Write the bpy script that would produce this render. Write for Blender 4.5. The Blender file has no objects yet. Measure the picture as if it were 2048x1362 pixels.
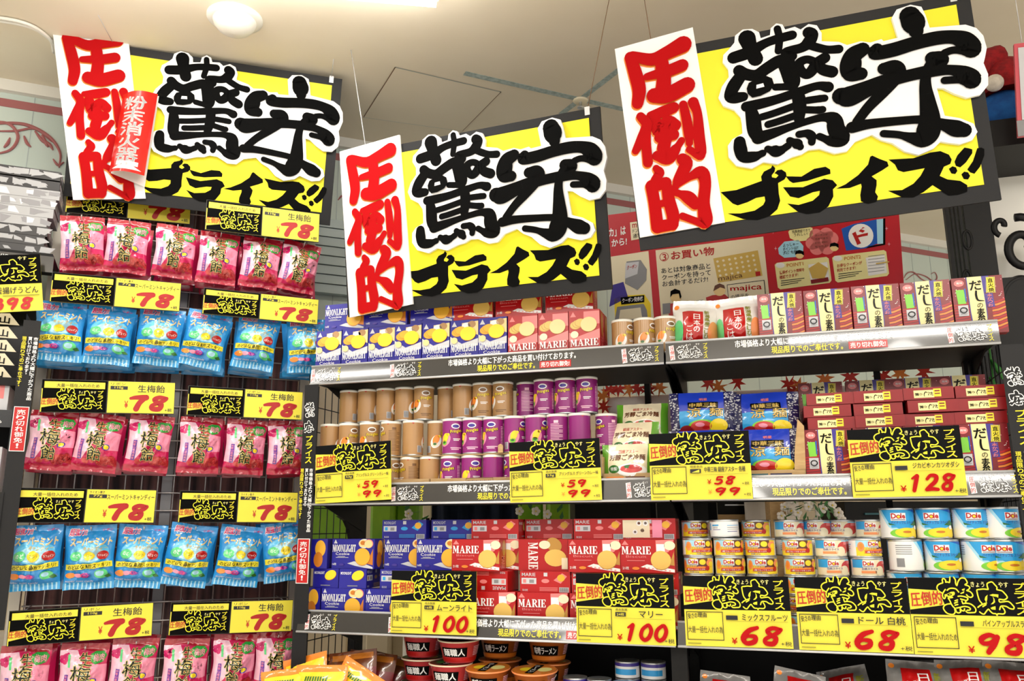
import bpy, bmesh, math, random
from mathutils import Vector, Matrix, noise
from math import sin, cos, pi, radians, sqrt

sc = bpy.context.scene
COL = sc.collection
random.seed(7)

# ------------------------------------------------------------------ camera
EYE = 1.5                     # eye height above the shop floor (m)
FPX = 1677.0                  # focal length in pixels of the 2048 px wide frame
PITCH, ROLL = radians(12.45), radians(-0.2)
B3 = Matrix(((1, 0, 0), (0, 0, -1), (0, 1, 0)))
P3 = Matrix(((1, 0, 0), (0, cos(PITCH), -sin(PITCH)), (0, sin(PITCH), cos(PITCH))))
R3 = Matrix(((cos(ROLL), -sin(ROLL), 0), (sin(ROLL), cos(ROLL), 0), (0, 0, 1)))
CAMR = P3 @ B3 @ R3
cam = bpy.data.cameras.new('camera')
cam.sensor_width = 36.0
cam.lens = FPX / 2048 * 36.0
cam.clip_start = 0.05
camo = bpy.data.objects.new('camera', cam)
COL.objects.link(camo)
camo.matrix_world = Matrix.Translation((0, 0, EYE)) @ CAMR.to_4x4()
sc.camera = camo

# ------------------------------------------------------------------ world, exposure
W = bpy.data.worlds.new('shop_air')
sc.world = W
W.use_nodes = True
W.node_tree.nodes['Background'].inputs['Color'].default_value = (1.0, 0.97, 0.92, 1)
W.node_tree.nodes['Background'].inputs['Strength'].default_value = 0.62
sc.view_settings.view_transform = 'Standard'
sc.view_settings.look = 'None'
sc.view_settings.exposure = 0.28
sc.view_settings.gamma = 1.0
sc.view_settings.use_curve_mapping = False

CEIL = 1.70                   # ceiling above eye height
FLOOR = -EYE


def area_lamp(name, loc, sx, sy, power, col=(1, 0.97, 0.92), rot=(0, 0, 0)):
    d = bpy.data.lights.new(name, 'AREA')
    d.shape = 'RECTANGLE'
    d.size, d.size_y, d.energy, d.color = sx, sy, power, col
    o = bpy.data.objects.new(name, d)
    COL.objects.link(o)
    o.location = loc
    o.rotation_euler = rot
    return o


# the tubes of the ceiling luminaires along the aisle behind and above the camera
TUBES = [(-3.0, 0.83), (0.65, -0.25), (-1.7, -0.35), (-0.55, -0.70), (1.9, -0.75), (3.0, -1.1), (-0.62, -1.16), (0.55, -1.53), (-2.5, -1.72), (1.7, -2.2), (2.9, -2.6)]
for tx, ty in TUBES:
    area_lamp('aisle_tube_light', (tx, ty, EYE + CEIL - 0.09), 1.22, 0.07, 12.5, rot=(0, 0, radians(-17.5)))
    g = bpy.data.lights.new('tube_spill_fill', 'POINT')          # point fill added to brighten the ceiling, for tube spill sideways and up
    g.energy, g.color, g.shadow_soft_size = 9, (1, 0.96, 0.9), 0.12
    go = bpy.data.objects.new('tube_spill_fill', g)
    COL.objects.link(go)
    go.location = (tx, ty, EYE + CEIL - 0.26)

# ------------------------------------------------------------------ frames
def ray(px, py):
    return CAMR @ Vector((px - 1024, -(py - 681), -FPX))


class Frame:
    """A local frame: x along a display, y away from the shopper, z up (0 = eye height)."""
    def __init__(s, M):
        s.M = M
        s.I = M.inverted()

    def at(s, px, py, y=0.0):
        o = s.I @ Vector((0, 0, EYE))
        d = s.I.to_3x3() @ ray(px, py)
        t = (y - o.y) / d.y
        p = o + d * t
        return p.x, p.z


def yaw_frame(ang, px, py, dist):
    d = ray(px, py)
    d = d * (dist / d.y)
    return Frame(Matrix.Translation((d.x, d.y, EYE)) @ Matrix.Rotation(radians(ang), 4, 'Z') )


def make_frame(ang, px, py, dist):
    d = ray(px, py)
    d = d * (dist / d.y)
    return Frame(Matrix.Translation((d.x, d.y, EYE)) @ Matrix.Rotation(radians(ang), 4, 'Z'))


CF = make_frame(-17.7, 605, 1010, 2.81)      # black shelf unit
LF = make_frame(22.8, 100, 560, 2.65)        # wire candy rack
LF0 = LF
WF = Frame(Matrix.Translation((0, 0, EYE)))  # the shop itself

# ------------------------------------------------------------------ materials
def lin(c):
    return tuple(((v / 255) / 12.92 if v / 255 <= 0.04045 else ((v / 255 + 0.055) / 1.055) ** 2.4) for v in c)


MATS = {}


def mat(name, rgb=None, rough=0.5, metal=0.0, coat=0.0, emit=0.0, alpha=1.0, trans=0.0, spec=0.5, coat_rough=0.08):
    if name in MATS:
        return MATS[name]
    m = bpy.data.materials.new(name)
    m.use_nodes = True
    b = m.node_tree.nodes['Principled BSDF']
    c = lin(rgb)
    b.inputs['Base Color'].default_value = (*c, 1)
    b.inputs['Roughness'].default_value = rough
    b.inputs['Metallic'].default_value = metal
    b.inputs['Coat Weight'].default_value = coat
    b.inputs['Coat Roughness'].default_value = coat_rough
    b.inputs['Specular IOR Level'].default_value = spec
    b.inputs['Alpha'].default_value = alpha
    b.inputs['Transmission Weight'].default_value = trans
    if emit:
        b.inputs['Emission Color'].default_value = (*c, 1)
        b.inputs['Emission Strength'].default_value = emit
    MATS[name] = m
    return m


def noisy(name, rgb_a, rgb_b, scale=8.0, rough=0.6, stretch=(1, 1, 1), detail=3.0, metal=0.0, coat=0.0, spec=0.5, bump=0.0):
    """A procedural surface: two colours of the thing mixed by noise."""
    if name in MATS:
        return MATS[name]
    m = mat(name, rgb_a, rough, metal, coat, spec=spec)
    nt = m.node_tree
    b = nt.nodes['Principled BSDF']
    tc = nt.nodes.new('ShaderNodeTexCoord')
    mp = nt.nodes.new('ShaderNodeMapping')
    mp.inputs['Scale'].default_value = stretch
    n = nt.nodes.new('ShaderNodeTexNoise')
    n.inputs['Scale'].default_value = scale
    n.inputs['Detail'].default_value = detail
    r = nt.nodes.new('ShaderNodeValToRGB')
    r.color_ramp.elements[0].position = 0.35
    r.color_ramp.elements[1].position = 0.65
    r.color_ramp.elements[0].color = (*lin(rgb_a), 1)
    r.color_ramp.elements[1].color = (*lin(rgb_b), 1)
    nt.links.new(tc.outputs['Object'], mp.inputs['Vector'])
    nt.links.new(mp.outputs['Vector'], n.inputs['Vector'])
    nt.links.new(n.outputs['Fac'], r.inputs['Fac'])
    nt.links.new(r.outputs['Color'], b.inputs['Base Color'])
    if bump:
        bp = nt.nodes.new('ShaderNodeBump')
        bp.inputs['Strength'].default_value = bump
        bp.inputs['Distance'].default_value = 0.01
        nt.links.new(n.outputs['Fac'], bp.inputs['Height'])
        nt.links.new(bp.outputs['Normal'], b.inputs['Normal'])
    return m


K = {}          # short handles for inks and surfaces


def ink(key, rgb, rough=0.45, coat=0.0, **kw):
    # one printing ink
    K[key] = mat('ink_' + key, rgb, rough, coat=coat, **kw)


for k, c in dict(black=(8, 8, 8), white=(246, 245, 244), red=(186, 16, 16), brush_red=(180, 16, 20), orange=(246, 140, 40),
                 yellow=(240, 236, 40), card=(230, 217, 62), card_ink=(24, 24, 30), gold=(214, 180, 90), cream=(240, 228, 196),
                 blue=(30, 26, 146), cookie=(238, 178, 50), cookie_dark=(205, 120, 30), cookie_pale=(246, 214, 150), biscuit=(232, 190, 96), biscuit_dark=(190, 140, 60),
                 box_red=(180, 8, 14), grey=(140, 140, 144), light=(205, 206, 212), pink=(246, 150, 180), hot=(214, 26, 110), deep_pink=(184, 10, 54),
                 crimson=(166, 6, 36), pale_pink=(250, 200, 220), plum=(170, 30, 36), plum_light=(205, 64, 60), green=(40, 160, 60), lime=(128, 210, 60),
                 violet=(70, 50, 170), sky=(40, 160, 226), pale_sky=(170, 224, 248), mint=(90, 210, 130), dash=(245, 236, 168), maroon=(130, 12, 24),
                 indigo=(62, 46, 150), purple=(144, 30, 120), tan=(178, 136, 88), tan_dark=(120, 84, 50), olive=(140, 140, 40), lemon=(250, 220, 40), peach=(246, 150, 90),
                 deep_blue=(20, 90, 190), navy=(24, 24, 80), darkgrey=(52, 52, 55), leaf=(40, 110, 40), teal=(30, 90, 100), paleyellow=(248, 240, 150),
                 brown=(100, 54, 26), rose=(236, 130, 130)).items():
    ink(k, c, **({'spec': 0.06, 'rough': 0.7} if k in ('black', 'brush_red') else {}))

ink('stock_red', (140, 9, 17))


def glossy(m, kind='film'):
    """The same ink printed on plastic film or under a clear cover."""
    nm = m.name + '_on_' + kind
    if nm in MATS:
        return MATS[nm]
    c = m.copy()
    c.name = nm
    b = c.node_tree.nodes['Principled BSDF']
    b.inputs['Coat Weight'].default_value = {'film': 0.75, 'cover': 0.22, 'card': 0.15, 'tin': 0.35}[kind]
    b.inputs['Coat IOR'].default_value = 1.65 if kind == 'film' else 1.5
    b.inputs['Coat Roughness'].default_value = {'film': 0.06, 'cover': 0.12, 'card': 0.16, 'tin': 0.15}[kind]
    b.inputs['Roughness'].default_value = 0.35
    MATS[nm] = c
    return c
# ------------------------------------------------------------------ mesh helpers
class MB:
    """Collects faces of one part and links them as ONE mesh object."""
    def __init__(s):
        s.v, s.f, s.m, s.mats = [], [], [], []
        s.sm = []

    def mi(s, m):
        if isinstance(m, str):
            m = K[m]
        if m not in s.mats:
            s.mats.append(m)
        return s.mats.index(m)

    def add(s, verts, faces, m, smooth=False):
        o = len(s.v)
        i = s.mi(m)
        s.v.extend([tuple(p) for p in verts])
        for f in faces:
            s.f.append(tuple(o + k for k in f))
            s.m.append(i)
            s.sm.append(smooth)
        return s

    def box(s, x0, x1, y0, y1, z0, z1, m, M=None):
        v = [(x0, y0, z0), (x1, y0, z0), (x1, y1, z0), (x0, y1, z0), (x0, y0, z1), (x1, y0, z1), (x1, y1, z1), (x0, y1, z1)]
        if M:
            v = [M @ Vector(p) for p in v]
        return s.add(v, [(0, 3, 2, 1), (4, 5, 6, 7), (0, 1, 5, 4), (1, 2, 6, 5), (2, 3, 7, 6), (3, 0, 4, 7)], m)

    def chamfer_box(s, x0, x1, y0, y1, z0, z1, m, c=0.002, M=None):
        v = []
        for ax in range(3):
            pass
        X, Y, Z = (x0, x1), (y0, y1), (z0, z1)
        idx = {}
        for i in (0, 1):
            for j in (0, 1):
                for k in (0, 1):
                    sx, sy, sz = (1 if i == 0 else -1), (1 if j == 0 else -1), (1 if k == 0 else -1)
                    idx[i, j, k, 'x'] = len(v); v.append((X[i], Y[j] + c * sy, Z[k] + c * sz))
                    idx[i, j, k, 'y'] = len(v); v.append((X[i] + c * sx, Y[j], Z[k] + c * sz))
                    idx[i, j, k, 'z'] = len(v); v.append((X[i] + c * sx, Y[j] + c * sy, Z[k]))
        F = []
        for i in (0, 1):
            q = [idx[i, a, b, 'x'] for a, b in ((0, 0), (1, 0), (1, 1), (0, 1))]
            F.append(q if i else q[::-1])
            q = [idx[a, i, b, 'y'] for a, b in ((0, 0), (1, 0), (1, 1), (0, 1))]
            F.append(q[::-1] if i else q)
            q = [idx[a, b, i, 'z'] for a, b in ((0, 0), (1, 0), (1, 1), (0, 1))]
            F.append(q if i else q[::-1])
        for a in (0, 1):
            for b in (0, 1):
                F.append([idx[a, b, 0, 'x'], idx[a, b, 1, 'x'], idx[a, b, 1, 'y'], idx[a, b, 0, 'y']])
                F.append([idx[a, 0, b, 'x'], idx[a, 1, b, 'x'], idx[a, 1, b, 'z'], idx[a, 0, b, 'z']])
                F.append([idx[0, a, b, 'y'], idx[1, a, b, 'y'], idx[1, a, b, 'z'], idx[0, a, b, 'z']])
        for i in (0, 1):
            for j in (0, 1):
                for k in (0, 1):
                    F.append([idx[i, j, k, 'x'], idx[i, j, k, 'y'], idx[i, j, k, 'z']])
        if M:
            v = [M @ Vector(p) for p in v]
        return s.add(v, F, m)

    def tube(s, pts, r, m, n=8, closed=False, caps=True):
        P = [Vector(p) for p in pts]
        rr = r if isinstance(r, (list, tuple)) else [r] * len(P)
        V, F = [], []
        prev = None
        for i, p in enumerate(P):
            a = P[i - 1] if (i > 0 or closed) else p
            b = P[(i + 1) % len(P)] if (i < len(P) - 1 or closed) else p
            t = (b - a).normalized()
            if prev is None:
                h = Vector((0, 0, 1)) if abs(t.z) < 0.9 else Vector((1, 0, 0))
                e1 = t.cross(h).normalized()
            else:
                e1 = (prev - t * prev.dot(t)).normalized()
            prev = e1
            e2 = t.cross(e1)
            for k in range(n):
                q = 2 * pi * k / n
                V.append(p + (e1 * cos(q) + e2 * sin(q)) * rr[i])
        L = len(P)
        for i in range(L if closed else L - 1):
            for k in range(n):
                a, b = i * n + k, i * n + (k + 1) % n
                c, d = ((i + 1) % L) * n + (k + 1) % n, ((i + 1) % L) * n + k
                F.append((a, b, c, d))
        if caps and not closed:
            F.append(tuple(range(n))[::-1])
            F.append(tuple((L - 1) * n + k for k in range(n)))
        return s.add(V, F, m, True)

    def lathe(s, prof, m, n=32, M=None, ang=(0, 2 * pi), smooth=True):
        V, F = [], []
        full = abs(ang[1] - ang[0] - 2 * pi) < 1e-6
        cols = n if full else n + 1
        for (r, z) in prof:
            for k in range(cols):
                q = ang[0] + (ang[1] - ang[0]) * k / n
                V.append((r * sin(q), -r * cos(q), z))
        for i in range(len(prof) - 1):
            for k in range(n):
                a, b = i * cols + k, i * cols + (k + 1) % cols
                F.append((a, b, b + cols, a + cols))
        if M:
            V = [M @ Vector(p) for p in V]
        return s.add(V, F, m, smooth)

    def ellipsoid(s, c, r, m, nu=14, nv=8, M=None):
        V, F = [], []
        for j in range(nv + 1):
            t = -pi / 2 + pi * j / nv
            for i in range(nu):
                q = 2 * pi * i / nu
                V.append(Vector((c[0] + r[0] * cos(t) * cos(q), c[1] + r[1] * cos(t) * sin(q), c[2] + r[2] * sin(t))))
        for j in range(nv):
            for i in range(nu):
                a, b = j * nu + i, j * nu + (i + 1) % nu
                F.append((a, b, b + nu, a + nu))
        if M:
            V = [M @ p for p in V]
        return s.add(V, F, m, True)

    def prism(s, pts, y0, y1, m, side=None):
        """pts (x, z) outline; front face at y0 (towards the shopper), back at y1."""
        n = len(pts)
        V = [(x, y0, z) for x, z in pts] + [(x, y1, z) for x, z in pts]
        a = sum(pts[i][0] * pts[(i + 1) % n][1] - pts[(i + 1) % n][0] * pts[i][1] for i in range(n))
        o = list(range(n)) if a > 0 else list(range(n))[::-1]
        s.add(V, [tuple(o), tuple(k + n for k in o[::-1])], m)
        s.add(V, [(o[(i + 1) % n], o[i], o[i] + n, o[(i + 1) % n] + n) for i in range(n)], side or m)
        return s

    def art(s, A, fn, gloss=None):
        """Lay flat artwork on a face: fn(x, y, lift) -> point, x and y in 0..1 (y down)."""
        for V, F, m, lv in A.it:
            s.add([fn(x / A.W, y / A.H, (lv + 1) * EPS) for x, y in V], F, glossy(m, gloss) if gloss else m)
        return s

    def data(s, name):
        me = bpy.data.meshes.new(name)
        me.from_pydata(s.v, [], s.f)
        for m in s.mats:
            me.materials.append(m)
        me.polygons.foreach_set('material_index', s.m)
        me.polygons.foreach_set('use_smooth', s.sm)
        me.update()
        return me

    def obj(s, name, parent=None, M=None):
        return put(name, s.data(name), parent, M)


EPS = 0.00028


def put(name, me, parent=None, M=None):
    o = bpy.data.objects.new(name, me)
    COL.objects.link(o)
    if parent:
        o.parent = parent
    if M is not None:
        o.matrix_basis = M
    return o


def TRS(loc, rz=0, rx=0, ry=0):
    return Matrix.Translation(loc) @ Matrix.Rotation(radians(rz), 4, 'Z') @ Matrix.Rotation(radians(ry), 4, 'Y') @ Matrix.Rotation(radians(rx), 4, 'X')


def tag(o, label, cat, group=None, kind=None):
    o['label'] = label
    o['category'] = cat
    if group:
        o['group'] = group
    if kind:
        o['kind'] = kind
    return o


def thing(name, label, cat, F=WF, loc=(0, 0, 0), rz=0, rx=0, ry=0, group=None, me=None):
    o = bpy.data.objects.new(name, me)
    COL.objects.link(o)
    o.matrix_basis = F.M @ TRS(loc, rz, rx, ry)
    if me is None:
        o.empty_display_size = 0.05
    return tag(o, label, cat, group)


def structure(o):
    o['kind'] = 'structure'
    return o


def clone(src, label, F, loc, rz=0, rx=0, ry=0, group=None):
    """A copy of a thing with copies of its parts and their sub-parts (mesh data shared)."""
    r = src.copy()
    COL.objects.link(r)
    r.matrix_basis = F.M @ TRS(loc, rz, rx, ry)
    r['label'] = label
    if group:
        r['group'] = group
    for ch in src.children:
        c = ch.copy()
        COL.objects.link(c)
        c.parent = r
        for g in ch.children:
            d = g.copy()
            COL.objects.link(d)
            d.parent = c
    return r


ORD = ['first', 'second', 'third', 'fourth', 'fifth', 'sixth', 'seventh', 'eighth', 'ninth', 'tenth', 'eleventh', 'twelfth', 'thirteenth', 'fourteenth', 'fifteenth']

# ------------------------------------------------------------------ flat artwork
_glyph = {}


def glyphs(body, bold=0.0, shear=0.0, res=2):
    key = (body, bold, shear, res)
    if key in _glyph:
        return _glyph[key]
    c = bpy.data.curves.new('lettering', 'FONT')
    c.body = body
    c.resolution_u = res
    c.offset = bold * 0.5
    c.shear = shear
    o = bpy.data.objects.new('lettering', c)
    COL.objects.link(o)
    dg = bpy.context.evaluated_depsgraph_get()
    me = bpy.data.meshes.new_from_object(o.evaluated_get(dg))
    V = [(v.co.x, v.co.y) for v in me.vertices]
    F = [tuple(p.vertices) for p in me.polygons]
    bpy.data.objects.remove(o)
    bpy.data.curves.remove(c)
    bpy.data.meshes.remove(me)
    if not V:
        V, F = [(0, 0), (1, 0), (1, 1)], [(0, 1, 2)]
    x0, x1 = min(p[0] for p in V), max(p[0] for p in V)
    y0, y1 = min(p[1] for p in V), max(p[1] for p in V)
    V = [((x - x0) / max(x1 - x0, 1e-6), 1 - (y - y0) / max(y1 - y0, 1e-6)) for x, y in V]
    _glyph[key] = (V, F)
    return V, F


def smooth_path(P, k=5):
    """Catmull-Rom through (x, y, r) points."""
    if len(P) < 3:
        out = []
        for t in range(k + 1):
            t /= k
            out.append(tuple(a + (b - a) * t for a, b in zip(P[0], P[-1])))
        return out
    Q = [tuple(2 * a - b for a, b in zip(P[0], P[1]))] + list(P) + [tuple(2 * a - b for a, b in zip(P[-1], P[-2]))]
    out = []
    for i in range(1, len(Q) - 2):
        a, b, c, d = Q[i - 1], Q[i], Q[i + 1], Q[i + 2]
        for t in range(k):
            t /= k
            out.append(tuple(0.5 * (2 * q + (r - p) * t + (2 * p - 5 * q + 4 * r - s) * t * t + (3 * q - p - 3 * r + s) * t ** 3) for p, q, r, s in zip(a, b, c, d)))
    out.append(tuple(P[-1]))
    return out


class Art:
    """Printed artwork in its own design units, y pointing down like a sheet of paper."""
    def __init__(s, w, h):
        s.W, s.H, s.it, s.lv, s.sub = float(w), float(h), [], 0, 0

    def _add(s, V, F, m, lv):
        if lv is None:
            lv = s.lv
            s.lv += 1
        else:
            s.lv = max(s.lv, int(math.ceil(lv - 1e-6)) + 1)
        s.it.append((V, F, K[m] if isinstance(m, str) else m, lv))
        return s

    def poly(s, P, m, lv=None):
        a = sum(P[i][0] * P[(i + 1) % len(P)][1] - P[(i + 1) % len(P)][0] * P[i][1] for i in range(len(P)))
        P = list(P) if a < 0 else list(P)[::-1]
        return s._add(P, [tuple(range(len(P)))], m, lv)

    def rect(s, x0, y0, x1, y1, m, lv=None):
        return s.poly([(x0, y0), (x1, y0), (x1, y1), (x0, y1)], m, lv)

    def bg(s, m):
        return s.rect(0, 0, s.W, s.H, m, 0)

    def frame(s, x0, y0, x1, y1, t, m, lv=None):
        if lv is None:
            lv = s.lv
        s.rect(x0, y0, x1, y0 + t, m, lv).rect(x0, y1 - t, x1, y1, m, lv).rect(x0, y0, x0 + t, y1, m, lv).rect(x1 - t, y0, x1, y1, m, lv)
        return s

    def ell(s, cx, cy, rx, ry, m, lv=None, n=20, rot=0):
        c, q = cos(radians(rot)), sin(radians(rot))
        P = []
        for k in range(n):
            x, y = rx * cos(2 * pi * k / n), ry * sin(2 * pi * k / n)
            P.append((cx + x * c - y * q, cy + x * q + y * c))
        return s.poly(P, m, lv)

    def ring(s, cx, cy, r, t, m, lv=None, n=24):
        V, F = [], []
        for k in range(n):
            a = 2 * pi * k / n
            V += [(cx + r * cos(a), cy + r * sin(a)), (cx + (r - t) * cos(a), cy + (r - t) * sin(a))]
        for k in range(n):
            a, b = 2 * k, 2 * ((k + 1) % n)
            F.append((a, a + 1, b + 1, b))
        return s._add(V, F, m, lv)

    def text(s, body, x0, y0, x1, y1, m, bold=0.0, shear=0.0, rot=0, vert=False, lv=None, res=2):
        if lv is None:
            lv = s.lv
        if vert:
            n = len(body)
            st = (y1 - y0) / n
            for i, ch in enumerate(body):
                if ch == ' ':
                    continue
                if ch == 'ー':
                    s.rect((x0 + x1) / 2 - st * 0.06, y0 + st * (i + 0.08), (x0 + x1) / 2 + st * 0.06, y0 + st * (i + 0.92), m, lv)
                    continue
                small = ch in '。、！!'
                w = (x1 - x0) * (0.3 if small else 1)
                s.text(ch, (x0 + x1) / 2 - w / 2, y0 + st * (i + 0.06), (x0 + x1) / 2 + w / 2, y0 + st * (i + (0.4 if ch in '。、' else 0.94)), m, bold, shear, rot, False, lv, res)
            return s
        if bold and any('\u4e00' <= ch <= '\u9fff' for ch in body):
            # heavy kanji: the glyph laid down a few times, slightly shifted
            q = bold * 0.55 * (y1 - y0)
            ring = [(-1, -.6), (1, .6), (-1, .6), (1, -.6)] if bold < 0.04 else [(cos(k * pi / 4), sin(k * pi / 4)) for k in range(8)]
            for k, (dx, dy) in enumerate(ring):
                s.text(body, x0 + dx * q, y0 + dy * q, x1 + dx * q, y1 + dy * q, m, 0, shear, rot, False, lv + k * 0.12, res)
            return s
        V, F = glyphs(body, bold, shear, res)
        P = [(x0 + (x1 - x0) * x, y0 + (y1 - y0) * y) for x, y in V]
        if rot:
            c, q = cos(radians(rot)), sin(radians(rot))
            cx, cy = (x0 + x1) / 2, (y0 + y1) / 2
            P = [(cx + (x - cx) * c - (y - cy) * q, cy + (x - cx) * q + (y - cy) * c) for x, y in P]
        return s._add(P, F, m, lv)

    def stroke(s, P, m, grow=0.0, lv=None, k=4, dx=0.0, dy=0.0):
        """A brush stroke through (x, y, radius) points."""
        if lv is None:
            lv = s.lv
        Q = [(x + dx, y + dy, max(r + grow, 0.01)) for x, y, r in smooth_path(P, k)]
        V, F = [], []
        n = len(Q)
        for i, (x, y, r) in enumerate(Q):
            a, b = Q[max(i - 1, 0)], Q[min(i + 1, n - 1)]
            tx, ty = b[0] - a[0], b[1] - a[1]
            l = math.hypot(tx, ty) or 1
            nx, ny = -ty / l, tx / l
            V += [(x + nx * r, y + ny * r), (x - nx * r, y - ny * r)]
        for i in range(n - 1):
            F.append((2 * i, 2 * i + 2, 2 * i + 3, 2 * i + 1))
        q = (s.sub % 30) * 0.2
        s.sub += 1
        for j in range(3):                 # neighbouring pieces of a stroke lie a hair apart
            G = F[j::3]
            if G:
                s._add([V[i] for f in G for i in f], [tuple(range(4 * n_, 4 * n_ + 4)) for n_ in range(len(G))], m, lv + q + 0.06 + 0.04 * j)
        for i, (x, y, r) in enumerate([Q[0], Q[-1]] + [Q[i * k] for i in range(1, len(P) - 1) if len(P) > 2]):
            s.ell(x, y, r, r, m, lv + q + 0.03 * (i % 2), n=14)
        return s

    def strokes(s, L, m, grow=0.0, lv=None, **kw):
        if lv is None:
            lv = s.lv
        s.sub = 0
        for P in L:
            s.stroke(P, m, grow, lv, **kw)
        return s

    def put(s, B, x0, y0, x1, y1, rot=0):
        """Lay another sheet of artwork into this one."""
        base = s.lv
        c, q = cos(radians(rot)), sin(radians(rot))
        cx, cy = (x0 + x1) / 2, (y0 + y1) / 2
        for V, F, m, lv in B.it:
            P = []
            for x, y in V:
                X, Y = x0 + (x1 - x0) * x / B.W, y0 + (y1 - y0) * y / B.H
                if rot:
                    X, Y = cx + (X - cx) * c - (Y - cy) * q, cy + (X - cx) * q + (Y - cy) * c
                P.append((X, Y))
            s.it.append((P, F, m, base + lv))
        s.lv = base + B.lv
        return s


def face_front(w, h, y=0.0, x0=None, z0=0.0):
    x0 = -w / 2 if x0 is None else x0
    return lambda x, yy, e: (x0 + w * x, y - e, z0 + h * (1 - yy))


def face_right(d, h, x):
    return lambda xx, yy, e: (x + e, d * xx, h * (1 - yy))


def face_left(d, h, x):
    return lambda xx, yy, e: (x - e, d * (1 - xx), h * (1 - yy))


def face_top(w, d, z):
    return lambda x, yy, e: (-w / 2 + w * x, d * (1 - yy), z + e)


def carton(name, w, d, h, m, front=None, right=None, left=None, top=None):
    b = MB()
    b.chamfer_box(-w / 2, w / 2, 0, d, 0, h, m, 0.0012)
    if front: b.art(front, face_front(w, h), 'card')
    if right: b.art(right, face_right(d, h, w / 2), 'card')
    if left: b.art(left, face_left(d, h, -w / 2), 'card')
    if top: b.art(top, face_top(w, d, h), 'card')
    return b.data(name)


# ------------------------------------------------------------------ artwork wrapped round bags and cans
def cut_art(A, xs, ys, diag=None, gloss=None):
    """Cut the artwork along grid lines so that it can follow a curved surface exactly."""
    bm = bmesh.new()
    mats = []
    lvl = bm.verts.layers.int.new('lv')
    for V, F, m, lv in A.it:
        if gloss:
            m = glossy(m, gloss)
        if m not in mats:
            mats.append(m)
        vs = [bm.verts.new((x, y, lv * 10.0)) for x, y in V]
        for f in F:
            try:
                fc = bm.faces.new([vs[i] for i in f])
                fc.material_index = mats.index(m)
            except ValueError:
                pass
    bmesh.ops.triangulate(bm, faces=bm.faces[:])

    def cut(co, no):
        bmesh.ops.bisect_plane(bm, geom=bm.verts[:] + bm.edges[:] + bm.faces[:], dist=1e-6, plane_co=co, plane_no=no)
    for x in xs:
        cut((x, 0, 0), (1, 0, 0))
    for y in ys:
        cut((0, y, 0), (0, 1, 0))
    for (x, y, nx, ny) in diag or []:
        cut((x, y, 0), (nx, ny, 0))
    return bm, mats


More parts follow.
